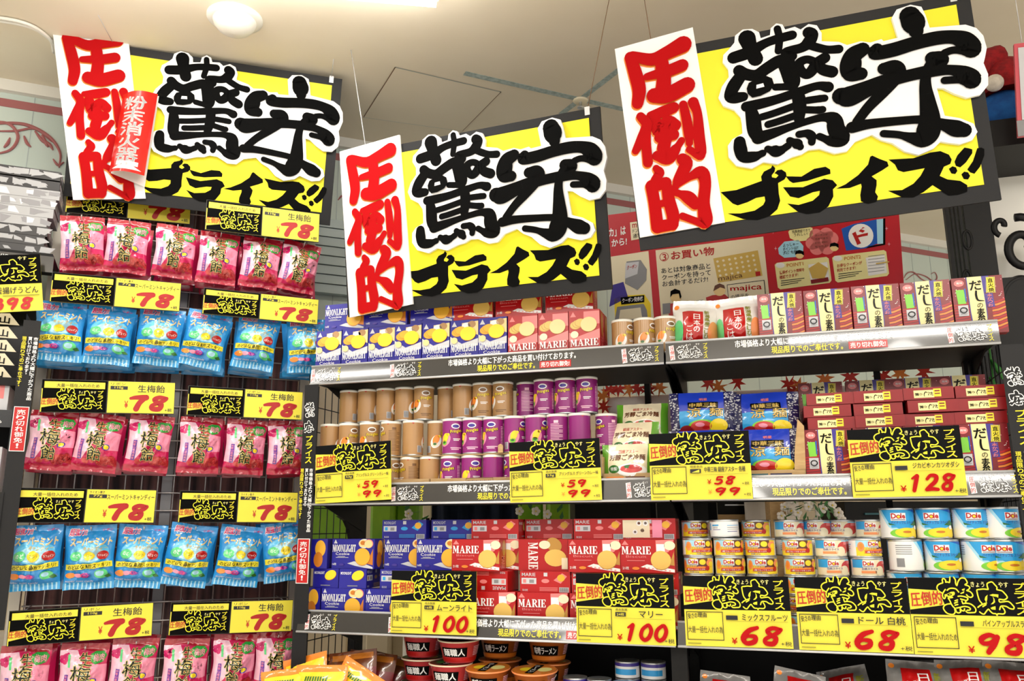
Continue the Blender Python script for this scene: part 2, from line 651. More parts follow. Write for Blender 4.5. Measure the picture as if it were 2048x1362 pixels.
def bag_mesh(name, w, h, A, base, thick=0.03, seed=0, nx=24, ny=32, seal=(0.11, 0.09), crumple=0.004, back=None, back_m=None, pinch=0.06, bend=0.0):
    """A filled pillow pouch hanging from its top edge: x -w/2..w/2, z -h..0, the print on the front (-y)."""
    A2 = Art(A.W, A.H)
    A2.bg(base)
    for V, F, m, lv in A.it:
        A2.it.append((V, F, m, lv + 1))
    cw, ch = A.W / nx, A.H / ny
    xs = [cw * i for i in range(1, nx)]
    ys = [ch * j for j in range(1, ny)]
    diag = [(cw * k, 0, ch, cw) for k in range(1, nx + ny)]
    bm, mats = cut_art(A2, xs, ys, diag, 'film')

    def hgt(u, v):
        t = (v - seal[0]) / (1 - seal[0] - seal[1])
        tt = min(max(t, 0), 1)
        body = (sin(pi * tt) ** 0.55) * (max(sin(pi * min(max(u, 0), 1)), 0) ** 0.6)
        body *= 0.85 + 0.3 * tt
        q = Vector((u * 3.1 + seed * 7.3, v * 4.0 - seed * 3.1, seed * 1.7))
        r1 = 1 - 2 * abs(noise.noise(q))
        r2 = 1 - 2 * abs(noise.noise(q * 2.3 + Vector((5, 2, 1))))
        r3 = noise.noise(q * 4.7)
        r4 = 1 - 2.4 * abs(noise.noise(Vector((u * 7 + v * 3 + seed, v * 6 - u * 4, seed * 2.2))))
        wr = crumple * (r1 + 0.6 * r2 + 0.3 * r3 + 0.45 * r4) * (0.35 + 0.65 * min(1, 4 * u * (1 - u) + 0.2))
        ends = 0.0012 * sin(u * 30 + seed) * (1 if (t < 0 or t > 1) else 0.2)
        return 0.001 + thick * body + wr * (0.25 + 0.75 * body) + ends + bend * sin(pi * u * 1.0 + seed) * v

    def node(i, j):
        u, v = i / nx, j / ny
        t = min(max((v - seal[0]) / (1 - seal[0] - seal[1]), 0), 1)
        p = pinch * sin(pi * t)
        x = (u - 0.5) * w * (1 - p) + 0.004 * noise.noise(Vector((u * 2, v * 3, seed * 5.0)))
        z = -v * h + 0.004 * noise.noise(Vector((u * 2.5 + 9, v * 2, seed * 3.0))) * (0.3 if v < 0.05 else 1)
        return Vector((x, -hgt(u, v), z))
    N = {(i, j): node(i, j) for i in range(nx + 1) for j in range(ny + 1)}

    def nrm(i, j):
        a = N[min(i + 1, nx), j] - N[max(i - 1, 0), j]
        b = N[i, min(j + 1, ny)] - N[i, max(j - 1, 0)]
        n = a.cross(b)
        n.normalize()
        return n if n.y < 0 else -n
    NN = {k: nrm(*k) for k in N}

    def ev(D, x, y):
        fx, fy = min(max(x / cw, 0), nx - 1e-6), min(max(y / ch, 0), ny - 1e-6)
        i, j = int(fx), int(fy)
        a, b = fx - i, fy - j
        if a + b <= 1:
            return D[i, j] * (1 - a - b) + D[i + 1, j] * a + D[i, j + 1] * b
        return D[i + 1, j + 1] * (a + b - 1) + D[i + 1, j] * (1 - b) + D[i, j + 1] * (1 - a)
    nor = []
    for v in bm.verts:
        x, y, lv = v.co.x, v.co.y, v.co.z / 10.0
        n = ev(NN, x, y).normalized()
        v.co = ev(N, x, y) + n * (lv * EPS)
        nor.append(n)
    # back of the pouch
    off = len(bm.verts)
    bv = {}
    mats.append(back_m or base if not isinstance(back_m or base, str) else K[back_m or base])
    for i in range(0, nx + 1, 2):
        for j in range(0, ny + 1, 2):
            p = N[i, j]
            e = bm.verts.new((p.x, max(-p.y * 0.8 - 0.0015, -0.0005), p.z))
            bv[i, j] = e
            nn = NN[i, j]
            nor.append(Vector((nn.x, -nn.y, nn.z)))
    for i in range(0, nx, 2):
        for j in range(0, ny, 2):
            f = bm.faces.new([bv[i, j], bv[i + 2, j], bv[i + 2, j + 2], bv[i, j + 2]])
            f.material_index = len(mats) - 1
    bm.normal_update()
    bm.verts.index_update()
    for f in bm.faces:
        f.smooth = True
        if f.normal.dot(nor[f.verts[0].index]) < 0:
            f.normal_flip()
    me = bpy.data.meshes.new(name)
    bm.to_mesh(me)
    bm.free()
    for m in mats:
        me.materials.append(m)
    me.normals_split_custom_set_from_vertices(nor)
    return me


def wrap_label(mb_name, A, r, z0, z1, seg=40, taper=0.0):
    """Label artwork round a can: the sheet's middle faces the shopper (-y)."""
    xs = [A.W * k / seg for k in range(1, seg)]
    bm, mats = cut_art(A, xs, [], None, 'tin')
    nor = []
    for v in bm.verts:
        x, y, lv = v.co.x, v.co.y, v.co.z / 10.0
        f = min(max(x / A.W * seg, 0), seg - 1e-6)
        i = int(f)
        t = f - i
        a0, a1 = 2 * pi * (i / seg - 0.5), 2 * pi * ((i + 1) / seg - 0.5)
        s = 1 - y / A.H
        R = (r + taper * s) + (lv + 1) * EPS
        p0 = Vector((sin(a0), -cos(a0), 0))
        p1 = Vector((sin(a1), -cos(a1), 0))
        p = p0 * (1 - t) + p1 * t
        v.co = Vector((p.x * R, p.y * R, z0 + (z1 - z0) * s))
        nor.append(p.normalized())
    for f in bm.faces:
        f.smooth = True
    bm.normal_update()
    for f in bm.faces:
        c = f.calc_center_median()
        if f.normal.dot(Vector((c.x, c.y, 0))) < 0:
            f.normal_flip()
    me = bpy.data.meshes.new(mb_name)
    bm.to_mesh(me)
    bm.free()
    for m in mats:
        me.materials.append(m)
    me.normals_split_custom_set_from_vertices(nor)
    return me
# ------------------------------------------------------------------ the brush lettering
# strokes (x, y, radius); measured on the right-hand sign, sheet of 705 x 440 units
def tr(L, ox, oy, k):
    return [[(ox + x / k, oy + y / k, r / k) for x, y, r in P] for P in L]


ODO = tr([  # the left character, 16 brush marks
    [(308, 200, 84), (345, 300, 68), (392, 398, 72)],
    [(178, 388, 60), (330, 335, 60), (480, 250, 45), (605, 205, 45), (745, 168, 46)],
    [(602, 108, 27), (622, 200, 34), (612, 322, 32)],
    [(232, 512, 58), (300, 548, 58), (400, 555, 56), (500, 490, 58), (610, 425, 62), (690, 425, 80)],
    [(680, 425, 80), (722, 540, 80), (742, 630, 76), (690, 665, 40), (585, 672, 14)],
    [(250, 560, 58), (180, 665, 64), (142, 760, 54), (190, 775, 58), (272, 765, 48)],
    [(905, 145, 58), (940, 165, 56), (905, 240, 60), (840, 290, 48), (740, 318, 48), (690, 345, 55), (745, 372, 48)],
    [(890, 260, 40), (990, 290, 42), (1090, 310, 40), (1196, 305, 43)],
    [(1060, 390, 52), (985, 440, 52), (930, 520, 52), (880, 550, 46), (822, 505, 48), (815, 440, 46), (885, 405, 40), (960, 430, 42), (1040, 500, 55), (1130, 525, 58)],
    [(300, 862, 50), (420, 838, 52), (600, 790, 46), (800, 722, 45), (985, 662, 40), (1092, 672, 54)],
    [(338, 868, 50), (368, 980, 70), (385, 1095, 70), (425, 1162, 62)],
    [(415, 1165, 62), (560, 1118, 50), (720, 1060, 38), (900, 1000, 36), (1050, 965, 42), (1145, 985, 72), (1172, 1080, 82), (1215, 1165, 82), (1120, 1190, 55), (1010, 1150, 16)],
    [(808, 772, 62), (818, 870, 62), (812, 985, 48)],
    [(450, 962, 28), (570, 925, 30), (780, 850, 22)],
    [(890, 802, 18), (1010, 785, 37), (1058, 780, 26)],
    [(512, 1034, 20), (610, 1005, 36), (770, 950, 28)],
    [(880, 892, 18), (995, 895, 38), (1038, 890, 26)],
    [(238, 1202, 56), (245, 1270, 64), (275, 1345, 58), (375, 1345, 52), (460, 1312, 26)],
    [(510, 1272, 26), (580, 1292, 58), (640, 1282, 44), (705, 1240, 16)],
    [(722, 1190, 22), (792, 1222, 52), (822, 1250, 34)],
    [(812, 1130, 20), (890, 1122, 42), (935, 1155, 46), (934, 1205, 20)],
], 1430, 40, 4.8643)
KUCHI = [(1430 + x / 4.8643, 40 + y / 4.8643) for x, y in [(305, 690), (325, 635), (400, 595), (490, 565), (550, 590), (572, 655), (530, 715), (440, 760), (360, 778), (315, 740)]]
KUCHI_IN = [(1430 + x / 4.8643, 40 + y / 4.8643) for x, y in [(400, 655), (465, 638), (476, 672), (398, 692)]]
YASU = tr([  # the right character
    [(712, 125, 88), (745, 190, 98), (768, 262, 62)],
    [(285, 425, 62), (205, 480, 78), (178, 570, 92), (180, 640, 76), (270, 645, 58)],
    [(415, 425, 55), (400, 460, 62), (560, 430, 64), (750, 372, 62), (950, 325, 62), (1105, 316, 62), (1205, 350, 85), (1265, 420, 82), (1170, 430, 42), (1090, 435, 28), (1025, 458, 8)],
    [(92, 848, 78), (165, 850, 92), (330, 780, 74), (500, 712, 64), (700, 662, 54), (900, 622, 55), (1090, 612, 46), (1200, 650, 76), (1265, 700, 80), (1135, 700, 26), (1025, 706, 8)],
    [(478, 600, 55), (575, 595, 74), (600, 640, 70), (550, 720, 58), (450, 830, 52), (330, 955, 45), (235, 1080, 42)],
    [(190, 1130, 52), (350, 1098, 44), (600, 1072, 38), (830, 1060, 38), (1000, 1100, 50), (1120, 1138, 74), (1200, 1155, 62)],
    [(915, 508, 62), (985, 520, 72), (905, 580, 60), (860, 650, 44), (852, 760, 50), (872, 900, 66), (892, 1050, 85), (875, 1170, 98), (820, 1235, 76), (720, 1222, 48), (610, 1196, 28), (475, 1186, 8)],
], 1660, 10, 4.5406)
HALO = [(1430 + x / 3.657, 10 + y / 3.657) for x, y in
        [(60, 380), (100, 340), (140, 290), (145, 240), (200, 195), (270, 190), (320, 215), (332, 258), (400, 235), (405, 185), (445, 150), (490, 158), (510, 195), (580, 175), (622, 195), (680, 155),
         (740, 165), (775, 220), (775, 280), (900, 285), (960, 308), (1060, 280), (1130, 290), (1210, 265), (1225, 280), (1330, 255), (1310, 190), (1285, 110), (1320, 50), (1420, 15), (1500, 30), (1530, 90),
         (1560, 182), (1700, 170), (1820, 160), (1900, 185), (1950, 240), (1975, 330), (1962, 400), (1952, 440), (1985, 520), (1985, 600), (1930, 670), (1830, 692), (1740, 662), (1660, 622), (1612, 622),
         (1640, 720), (1670, 822), (1780, 840), (1880, 880), (1908, 940), (1870, 1000), (1780, 1030), (1700, 1020), (1640, 1010), (1590, 1060), (1480, 1107), (1380, 1082), (1290, 1022), (1210, 1000),
         (1140, 960), (1020, 1010), (960, 1080), (870, 1097), (760, 1062), (680, 1070), (630, 1102)]] + \
       [(1430 + x / 3.531, 280 + y / 3.531) for x, y in [(540, 130), (440, 180), (340, 165), (260, 210), (150, 190), (95, 130), (90, 50), (122, 5)]] + \
       [(1430 + x / 3.657, 10 + y / 3.657) for x, y in [(200, 950), (195, 880), (185, 830), (140, 780), (60, 750), (25, 690), (50, 610), (100, 540), (95, 480), (55, 430)]]
PRICE_KANA = [[(1430 + x / 3.531, 280 + y / 3.531) for x, y in P] for P in [
    [(40, 370), (150, 355), (330, 290), (325, 260), (345, 225), (395, 200), (405, 180), (425, 200), (420, 225), (400, 250), (402, 265), (430, 270), (448, 252), (432, 240), (420, 236), (440, 215), (470, 210), (500, 230),
     (505, 255), (490, 280), (445, 305), (450, 380), (460, 430), (440, 490), (390, 535), (300, 565), (200, 560), (90, 520), (180, 520), (280, 500), (340, 460), (355, 430), (350, 400), (290, 410), (230, 440), (160, 463), (125, 450)],
    [(500, 258), (610, 260), (700, 205), (780, 190), (812, 210), (815, 240), (760, 255), (650, 290), (550, 305), (525, 290)],
    [(480, 335), (620, 335), (770, 275), (830, 285), (862, 320), (832, 350), (835, 400), (800, 470), (740, 510), (650, 522), (580, 505), (510, 450), (590, 460), (690, 430), (735, 390), (740, 360), (690, 370), (590, 412), (530, 400)],
    [(855, 345), (920, 315), (1010, 250), (1080, 175), (1095, 120), (1110, 112), (1160, 135), (1215, 155), (1225, 185), (1180, 215), (1105, 258), (1140, 285), (1140, 320), (1130, 370), (1150, 400), (1140, 435), (1080, 450), (1030, 435), (1025, 390), (1035, 330), (1030, 310), (950, 340)],
    [(1225, 140), (1400, 130), (1520, 90), (1590, 80), (1650, 105), (1670, 140), (1660, 170), (1615, 190), (1585, 255), (1640, 280), (1730, 290), (1780, 320), (1780, 365), (1720, 385), (1650, 392), (1590, 355), (1535, 320), (1470, 370), (1400, 405), (1320, 405), (1220, 360), (1320, 355), (1400, 310), (1450, 255), (1480, 200), (1400, 215), (1330, 228), (1290, 215), (1270, 175)],
    [(1690, 155), (1710, 110), (1760, 55), (1790, 60), (1815, 68), (1815, 95), (1770, 160), (1730, 195), (1700, 185)],
    [(1780, 210), (1820, 150), (1850, 60), (1878, 55), (1900, 65), (1900, 110), (1870, 190), (1830, 240), (1800, 230)],
    [(1650, 205), (1675, 187), (1700, 195), (1710, 220), (1695, 242), (1668, 238)],
    [(1738, 245), (1758, 225), (1785, 230), (1800, 255), (1785, 280), (1755, 277)],
]]
ATTO = [  # the red upright lettering of the white side panel; sheet of 681 x 1362 units
    [(65, 232, 38), (98, 330, 46), (122, 430, 46), (112, 512, 40)], [(80, 225, 34), (200, 245, 44), (290, 205, 46), (392, 152, 58)],
    [(262, 265, 46), (275, 350, 48), (270, 430, 52)], [(170, 350, 26), (300, 312, 40), (388, 276, 42)], [(215, 462, 52), (300, 455, 56), (418, 392, 54)],
    [(130, 592, 30), (168, 640, 36), (140, 720, 36), (98, 802, 26)], [(172, 640, 26), (165, 750, 32), (175, 868, 34)],
    [(190, 580, 25), (262, 560, 40), (335, 528, 38)], [(222, 615, 40), (250, 670, 50), (300, 615, 44), (345, 632, 40)], [(250, 712, 38), (335, 690, 38)],
    [(292, 690, 42), (272, 775, 44)], [(232, 822, 34), (300, 832, 44), (348, 775, 34), (384, 722, 8)],
    [(394, 508, 28), (416, 600, 33), (430, 690, 32), (432, 735, 16)], [(455, 492, 36), (482, 560, 30), (490, 680, 38), (500, 800, 34), (432, 772, 10)],
    [(226, 898, 24), (246, 925, 34), (215, 965, 24)], [(195, 1005, 40), (215, 1110, 40), (232, 1250, 42)], [(195, 1010, 40), (285, 980, 40)],
    [(288, 982, 34), (305, 1080, 40), (330, 1170, 42), (328, 1228, 36)], [(225, 1115, 16), (310, 1092, 26)], [(232, 1248, 42), (328, 1222, 40)],
    [(390, 832, 40), (412, 862, 44), (362, 960, 34), (345, 1002, 16)], [(350, 988, 14), (440, 930, 26), (505, 902, 44), (530, 960, 38), (520, 1080, 40), (530, 1180, 48), (498, 1216, 30), (388, 1168, 8)],
    [(338, 1030, 8), (420, 1052, 42), (468, 1090, 38)]]

# the small trade logo printed on cards and strips, drawn as outlines; sheet of 1110 x 570 units
def lg(L, ox, oy, k):
    return [[((ox + x / k - 1580) * 7.568 - 480, (oy + y / k - 1130) * 7.568 - 160) for x, y in P] for P in L]


LINE_O = lg([
    [(150, 405), (85, 360), (55, 300), (80, 240), (140, 205), (185, 190), (180, 140), (198, 102), (232, 112), (252, 150), (246, 176), (290, 172), (322, 182), (335, 130), (345, 70)],
    [(420, 70), (450, 130), (445, 190), (465, 245), (490, 180), (520, 130), (558, 92), (600, 84), (645, 96), (672, 140), (680, 190), (632, 225), (690, 245), (722, 282), (692, 322), (655, 345), (710, 360), (750, 400), (762, 450), (722, 482), (668, 466), (640, 430)],
    [(222, 328), (168, 400), (150, 460), (172, 518), (202, 500), (206, 440)],
    [(258, 345), (300, 312), (360, 300), (430, 310), (462, 340), (488, 378)],
    [(300, 478), (350, 490), (285, 500), (262, 505), (290, 560), (312, 630), (342, 682), (378, 716)],
    [(465, 466), (520, 460), (590, 470), (645, 492), (656, 522), (622, 552), (602, 575), (612, 598)],
    [(510, 520), (555, 532), (602, 545)], [(530, 558), (548, 612), (605, 598)],
    [(392, 560), (446, 540)], [(378, 608), (440, 582)], [(384, 650), (440, 634)],
    [(545, 615), (620, 605), (700, 620), (762, 670), (790, 730), (770, 785), (700, 795), (620, 797), (588, 768)],
    [(405, 708), (480, 692), (560, 672), (640, 682), (682, 712), (666, 742), (615, 748)],
    [(480, 715), (502, 752), (548, 762), (566, 722)], [(385, 738), (396, 790), (440, 806), (482, 780), (472, 745)],
    [(300, 622), (230, 630), (170, 660), (140, 710), (160, 770), (212, 822), (290, 842), (342, 830), (372, 780), (366, 730)]], 1640, 1145, 10.54)
FILL_O = lg([[(262, 412), (330, 376), (395, 370), (410, 400), (395, 440), (345, 466), (270, 482), (215, 470), (216, 432)], [(555, 320), (620, 300), (602, 346), (566, 346)], [(515, 402), (602, 356), (592, 396), (530, 416)]], 1640, 1145, 10.54)
EYE_O = lg([[(240, 432), (300, 404), (350, 416), (330, 444), (270, 456)], [(278, 432), (306, 420), (324, 426), (300, 440)]], 1640, 1145, 10.54)
BODY_O = lg([[(150, 405), (85, 360), (55, 300), (80, 240), (185, 190), (200, 102), (250, 175), (322, 182), (345, 70), (420, 70), (465, 245), (560, 90), (645, 96), (680, 190), (722, 282), (760, 440), (668, 466), (656, 522), (612, 598), (790, 730), (700, 795), (480, 780), (440, 806), (378, 716), (300, 622), (172, 518)],
             [(300, 622), (230, 630), (170, 660), (140, 710), (160, 770), (212, 822), (290, 842), (342, 830), (372, 780), (366, 730)]], 1640, 1145, 10.54)
LINE_Y = lg([
    [(60, 670), (110, 632), (170, 602), (250, 572)],
    [(160, 592), (110, 520), (90, 430), (80, 340), (84, 290), (140, 280), (220, 270), (300, 276), (322, 270), (310, 210), (316, 150), (370, 120), (425, 115), (470, 170), (512, 230), (505, 278), (600, 300), (650, 350), (696, 420), (690, 460), (630, 496), (570, 490), (524, 490), (530, 546), (600, 540), (700, 530), (750, 560), (790, 610), (815, 650), (795, 692), (720, 680), (660, 640), (590, 630), (540, 642), (510, 708)],
    [(575, 662), (600, 700), (615, 760), (580, 800), (500, 800), (460, 802), (440, 832), (420, 800), (360, 795), (310, 750), (275, 706), (220, 760), (175, 812), (130, 806), (85, 770)],
    [(165, 652), (235, 608)]], 1714, 1150, 11.2)
FILL_Y = lg([[(300, 393), (245, 438), (222, 500), (250, 562), (276, 500), (286, 430)], [(335, 402), (400, 376), (524, 384), (512, 456), (480, 435), (400, 425)], [(400, 430), (430, 480), (436, 550), (390, 592), (338, 602), (400, 540), (410, 490)], [(322, 680), (370, 655), (432, 640), (426, 716), (350, 710)]], 1714, 1150, 11.2)


def logo_lines(A, edge, fill, w, parts='oy', dx=0.0, dy=0.0, k=2):
    sh = lambda P: [(x + dx, y + dy) for x, y in P]
    l0 = A.lv
    if 'o' in parts and fill:
        for P in BODY_O:
            A.poly(sh(P), fill, l0)
    l1 = A.lv
    L = (LINE_O if 'o' in parts else []) + (LINE_Y if 'y' in parts else [])
    A.sub = 0
    for P in L:
        A.stroke([(x, y, w) for x, y in sh(P)], edge, 0, l1, k=k)
    for P in (FILL_O if 'o' in parts else []) + (FILL_Y if 'y' in parts else []):
        A.poly(sh(P), edge, l1)
    if 'o' in parts and fill:
        A.poly(sh(EYE_O[0]), fill)
        A.poly(sh(EYE_O[1]), edge)
    return A


LOGO_CARD = logo_lines(Art(1110, 570), 'yellow', 'black', 9.5, k=3)
LOGO_RAIL = logo_lines(Art(1110, 570), 'white', None, 11)


DIGITS = {  # hand-drawn figures, box 100 x 120
    '0': [[(62, 12, 9), (28, 40, 10), (16, 82, 11), (38, 108, 10), (70, 92, 11), (88, 48, 11), (76, 14, 10), (60, 12, 8)]],
    '1': [[(30, 30, 5), (56, 16, 9), (64, 12, 10)], [(64, 14, 11), (50, 62, 11), (36, 110, 10)]],
    '2': [[(22, 36, 8), (48, 12, 9), (82, 20, 11), (72, 54, 11), (36, 84, 10), (12, 106, 9)], [(14, 106, 9), (50, 102, 10), (84, 106, 9)]],
    '3': [[(24, 24, 7), (58, 10, 9), (80, 26, 10), (50, 54, 8)], [(50, 54, 8), (80, 68, 11), (66, 102, 11), (28, 110, 9), (14, 96, 6)]],
    '5': [[(88, 12, 8), (44, 14, 8), (34, 50, 9)], [(34, 50, 8), (72, 52, 10), (76, 84, 11), (44, 108, 10), (14, 102, 8)]],
    '6': [[(88, 10, 8), (48, 30, 11), (20, 76, 12), (34, 108, 10), (70, 98, 11), (76, 68, 10), (44, 64, 7), (24, 82, 6)]],
    '7': [[(12, 22, 6), (40, 14, 9), (92, 12, 11), (80, 26, 9)], [(84, 18, 10), (58, 58, 11), (42, 108, 12)]],
    '8': [[(90, 20, 9), (56, 10, 9), (30, 28, 10), (44, 52, 10), (66, 72, 11), (54, 106, 11), (20, 104, 10), (18, 80, 9), (48, 58, 8), (78, 36, 9), (92, 18, 8)]],
    '9': [[(84, 24, 8), (56, 10, 9), (24, 32, 11), (28, 58, 9), (60, 54, 9), (86, 22, 9)], [(86, 22, 11), (70, 64, 12), (46, 108, 10)]],
}


def number(A, s, x0, y0, x1, y1, m, lv=None, fat=1.35):
    if lv is None:
        lv = A.lv
    n = len(s)
    w = (x1 - x0) / n
    for i, ch in enumerate(s):
        for P in DIGITS[ch]:
            A.stroke([(x0 + w * (i + x / 104), y0 + (y1 - y0) * y / 120, r * fat * min(w, (y1 - y0)) / 110) for x, y, r in P], m, 0, lv, k=4)
    return A


def deal_card_art(name, price, maker=None, note=True, small_price=None, reason='大量一括仕入れの為', name_box=(1050, 600, 1680, 700), yen=(840, 1020, 930, 1110), fig=None):
    """The square price cards on the black shelves: sheet of 1735 x 1130 units."""
    A = Art(1735, 1130)
    A.bg('card')
    A.rect(0, 0, 1735, 545, 'black')
    lv = A.lv
    A.poly([(0, 168), (440, 190), (505, 400), (0, 478)], 'card', lv)
    A.put(LOGO_CARD, 405, -14, 1490, 548)
    A.text('圧倒的', 22, 205, 470, 415, 'red', 0.02, rot=-4)
    A.text('きょう', 900, 52, 1090, 130, 'paleyellow', 0.012)
    A.text('やす', 1285, 52, 1420, 130, 'paleyellow', 0.012, lv=A.lv - 1)
    A.text('プライス', 1490, 50, 1650, 530, 'yellow', 0.03, vert=True, lv=A.lv - 1)
    A.frame(35, 575, 640, 1030, 11, 'card_ink')
    A.text('安さの', 60, 600, 215, 690, 'card_ink', 0.02, rot=-6, lv=A.lv - 1)
    A.text('理由', 225, 590, 370, 670, 'card_ink', 0.03, lv=A.lv - 1)
    A.text(reason, 55, 810, 625, 915, 'card_ink', 0.006, lv=A.lv - 1)
    if maker:
        A.text(maker[0], 710, 562, 920, 600, 'card_ink', 0.005, lv=A.lv - 1)
        A.rect(705, 622, 890, 690, 'card_ink', A.lv - 1)
        A.text(maker[1], 730, 632, 865, 680, 'card', 0.01)
    else:
        A.rect(690, 630, 880, 700, 'card_ink', A.lv - 1)
    A.text(name, *name_box, 'card_ink', 0.025)
    A.rect(690, 715, 1680, 720, 'olive', A.lv - 1)
    if small_price:
        number(A, price, 1090, 750, 1480, 890, 'brush_red', A.lv - 1)
        number(A, small_price, 1090, 935, 1560, 1070, 'brush_red', A.lv - 1)
        A.text('¥', 990, 800, 1060, 880, 'brush_red', 0.02, lv=A.lv - 1)
        A.text('¥', 1000, 970, 1060, 1040, 'orange', 0.02, lv=A.lv - 1)
        A.text('+税', 1570, 850, 1690, 900, 'card_ink', 0.005, lv=A.lv - 1)
        A.text('+税', 1590, 1030, 1710, 1080, 'card_ink', 0.005, lv=A.lv - 1)
    else:
        f = fig or (880, 780, 1600, 1080)
        number(A, price, *f, 'brush_red', A.lv - 1)
        A.text('¥', f[0] - 120, f[3] - 110, f[0] - 25, f[3] - 10, 'brush_red', 0.03, lv=A.lv - 1)
        A.text('+税', 1545, 1020, 1715, 1090, 'card_ink', 0.01, lv=A.lv - 1)
    A.rect(40, 1075, 260, 1090, 'olive', A.lv - 1)
    return A


def candy_card_art(name, price, maker):
    """The long two-part cards hanging over the candy hooks: sheets of 410 x 215 and 432 x 215 units."""
    H = Art(410, 215)
    H.bg('black')
    H.rect(0, 60, 6, 215, 'card')
    lv = H.lv
    H.rect(14, 12, 396, 56, 'card', lv)
    H.poly([(0, 128), (92, 122), (118, 165), (0, 188)], 'card', lv)
    H.put(LOGO_CARD, 92, 54, 356, 200)
    H.text('大量一括仕入れのため', 90, 24, 360, 48, 'card_ink', 0.006)
    H.text('圧倒的', 2, 124, 104, 168, 'red', 0.02, lv=H.lv - 1)
    H.text('きょう', 232, 72, 272, 90, 'paleyellow', 0.012, lv=H.lv - 1)
    H.text('やす', 306, 72, 342, 90, 'paleyellow', 0.012, lv=H.lv - 1)
    H.text('プライス', 352, 66, 388, 196, 'yellow', 0.025, vert=True, lv=H.lv - 1)
    P = Art(432, 215)
    P.bg('card')
    P.text(maker[0], 16, 8, 110, 26, 'card_ink', 0.006)
    P.rect(14, 32, 124, 56, 'card_ink', P.lv - 1)
    P.text(maker[1], 40, 35, 96, 53, 'card', 0.015)
    if len(name) > 4:
        P.text(name, 126, 28, 424, 66, 'card_ink', 0.012, lv=P.lv - 1)
    else:
        P.text(name, 190, 20, 366, 72, 'card_ink', 0.012, lv=P.lv - 1)
    number(P, price, 132, 96, 396, 196, 'figure_red', P.lv - 1, 1.75)
    P.text('¥', 108, 132, 132, 182, 'red', 0.02, lv=P.lv - 1)
    P.text('+税', 372, 180, 418, 204, 'card_ink', 0.01, lv=P.lv - 1)
    return H, P


ink('soft_sky', (96, 192, 238))
ink('figure_red', (170, 9, 11))
# condensed book-face capitals for the biscuit cartons: heavy stems, thin joins, slab feet (box 100 x 100)
def _stem(x, w=26, y0=0, y1=100, s=9):
    return [[(x, y0), (x + w, y0), (x + w, y1), (x, y1)], [(x - s, y0), (x + w + s, y0), (x + w + s, y0 + 7), (x - s, y0 + 7)], [(x - s, y1 - 7), (x + w + s, y1 - 7), (x + w + s, y1), (x - s, y1)]]


def _loop(cx, cy, rx, ry, tx, ty, a0=0, a1=360, n=20):
    o = []
    for k in range(n):
        a, b = radians(a0 + (a1 - a0) * k / n), radians(a0 + (a1 - a0) * (k + 1) / n)
        o.append([(cx + rx * cos(a), cy - ry * sin(a)), (cx + rx * cos(b), cy - ry * sin(b)), (cx + (rx - tx) * cos(b), cy - (ry - ty) * sin(b)), (cx + (rx - tx) * cos(a), cy - (ry - ty) * sin(a))])
    return o


SERIF = {
    'M': (118, _stem(12, 10) + _stem(80, 26) + [[(8, 0), (34, 0), (66, 74), (56, 94)], [(56, 94), (52, 80), (84, 0), (92, 0)]]),
    'A': (104, [[(46, 0), (60, 0), (98, 100), (68, 100)], [(46, 0), (54, 8), (22, 100), (12, 100)], [(0, 93), (34, 93), (34, 100), (0, 100)], [(56, 93), (108, 93), (108, 100), (56, 100)], [(28, 62), (74, 62), (74, 70), (28, 70)]]),
    'R': (100, _stem(14) + _loop(46, 27, 42, 27, 24, 7, -90, 90, 12) + [[(40, 47), (58, 47), (104, 100), (74, 100)], [(40, 0), (48, 0), (48, 7), (40, 7)], [(40, 47), (48, 47), (48, 54), (40, 54)]]),
    'I': (46, _stem(10)),
    'E': (84, _stem(12) + [[(38, 0), (80, 0), (80, 28), (74, 28), (66, 7), (38, 7)], [(38, 93), (66, 93), (76, 70), (82, 70), (82, 100), (38, 100)], [(38, 46), (58, 46), (58, 53), (38, 53)], [(56, 34), (62, 34), (62, 66), (56, 66)]]),
    'O': (96, _loop(47, 50, 45, 51, 26, 8)),
    'N': (108, _stem(12, 10) + _stem(84, 10) + [[(6, 0), (34, 0), (94, 100), (78, 100)]]),
    'L': (82, _stem(12) + [[(38, 93), (64, 93), (74, 66), (80, 66), (80, 100), (38, 100)]]),
    'G': (98, _loop(47, 50, 45, 51, 26, 8, 50, 325) + _stem(68, 22, 56, 98, 8)),
    'H': (104, _stem(12) + _stem(66) + [[(36, 45), (68, 45), (68, 53), (36, 53)]]),
    'T': (84, _stem(30) + [[(2, 0), (82, 0), (82, 28), (76, 28), (66, 7), (18, 7), (8, 28), (2, 28)]]),
}


def serif_word(A, word, x0, y0, x1, y1, m, lv=None):
    if lv is None:
        lv = A.lv
    tot = sum(SERIF[c][0] + 4 for c in word) - 4
    k = (x1 - x0) / tot
    x = x0
    n = 0
    for c in word:
        w, P = SERIF[c]
        for q in P:
            A.poly([(x + a * k, y0 + (y1 - y0) * b / 100) for a, b in q], m, lv + (n % 7) * 0.1)
            n += 1
        x += (w + 4) * k
    return A


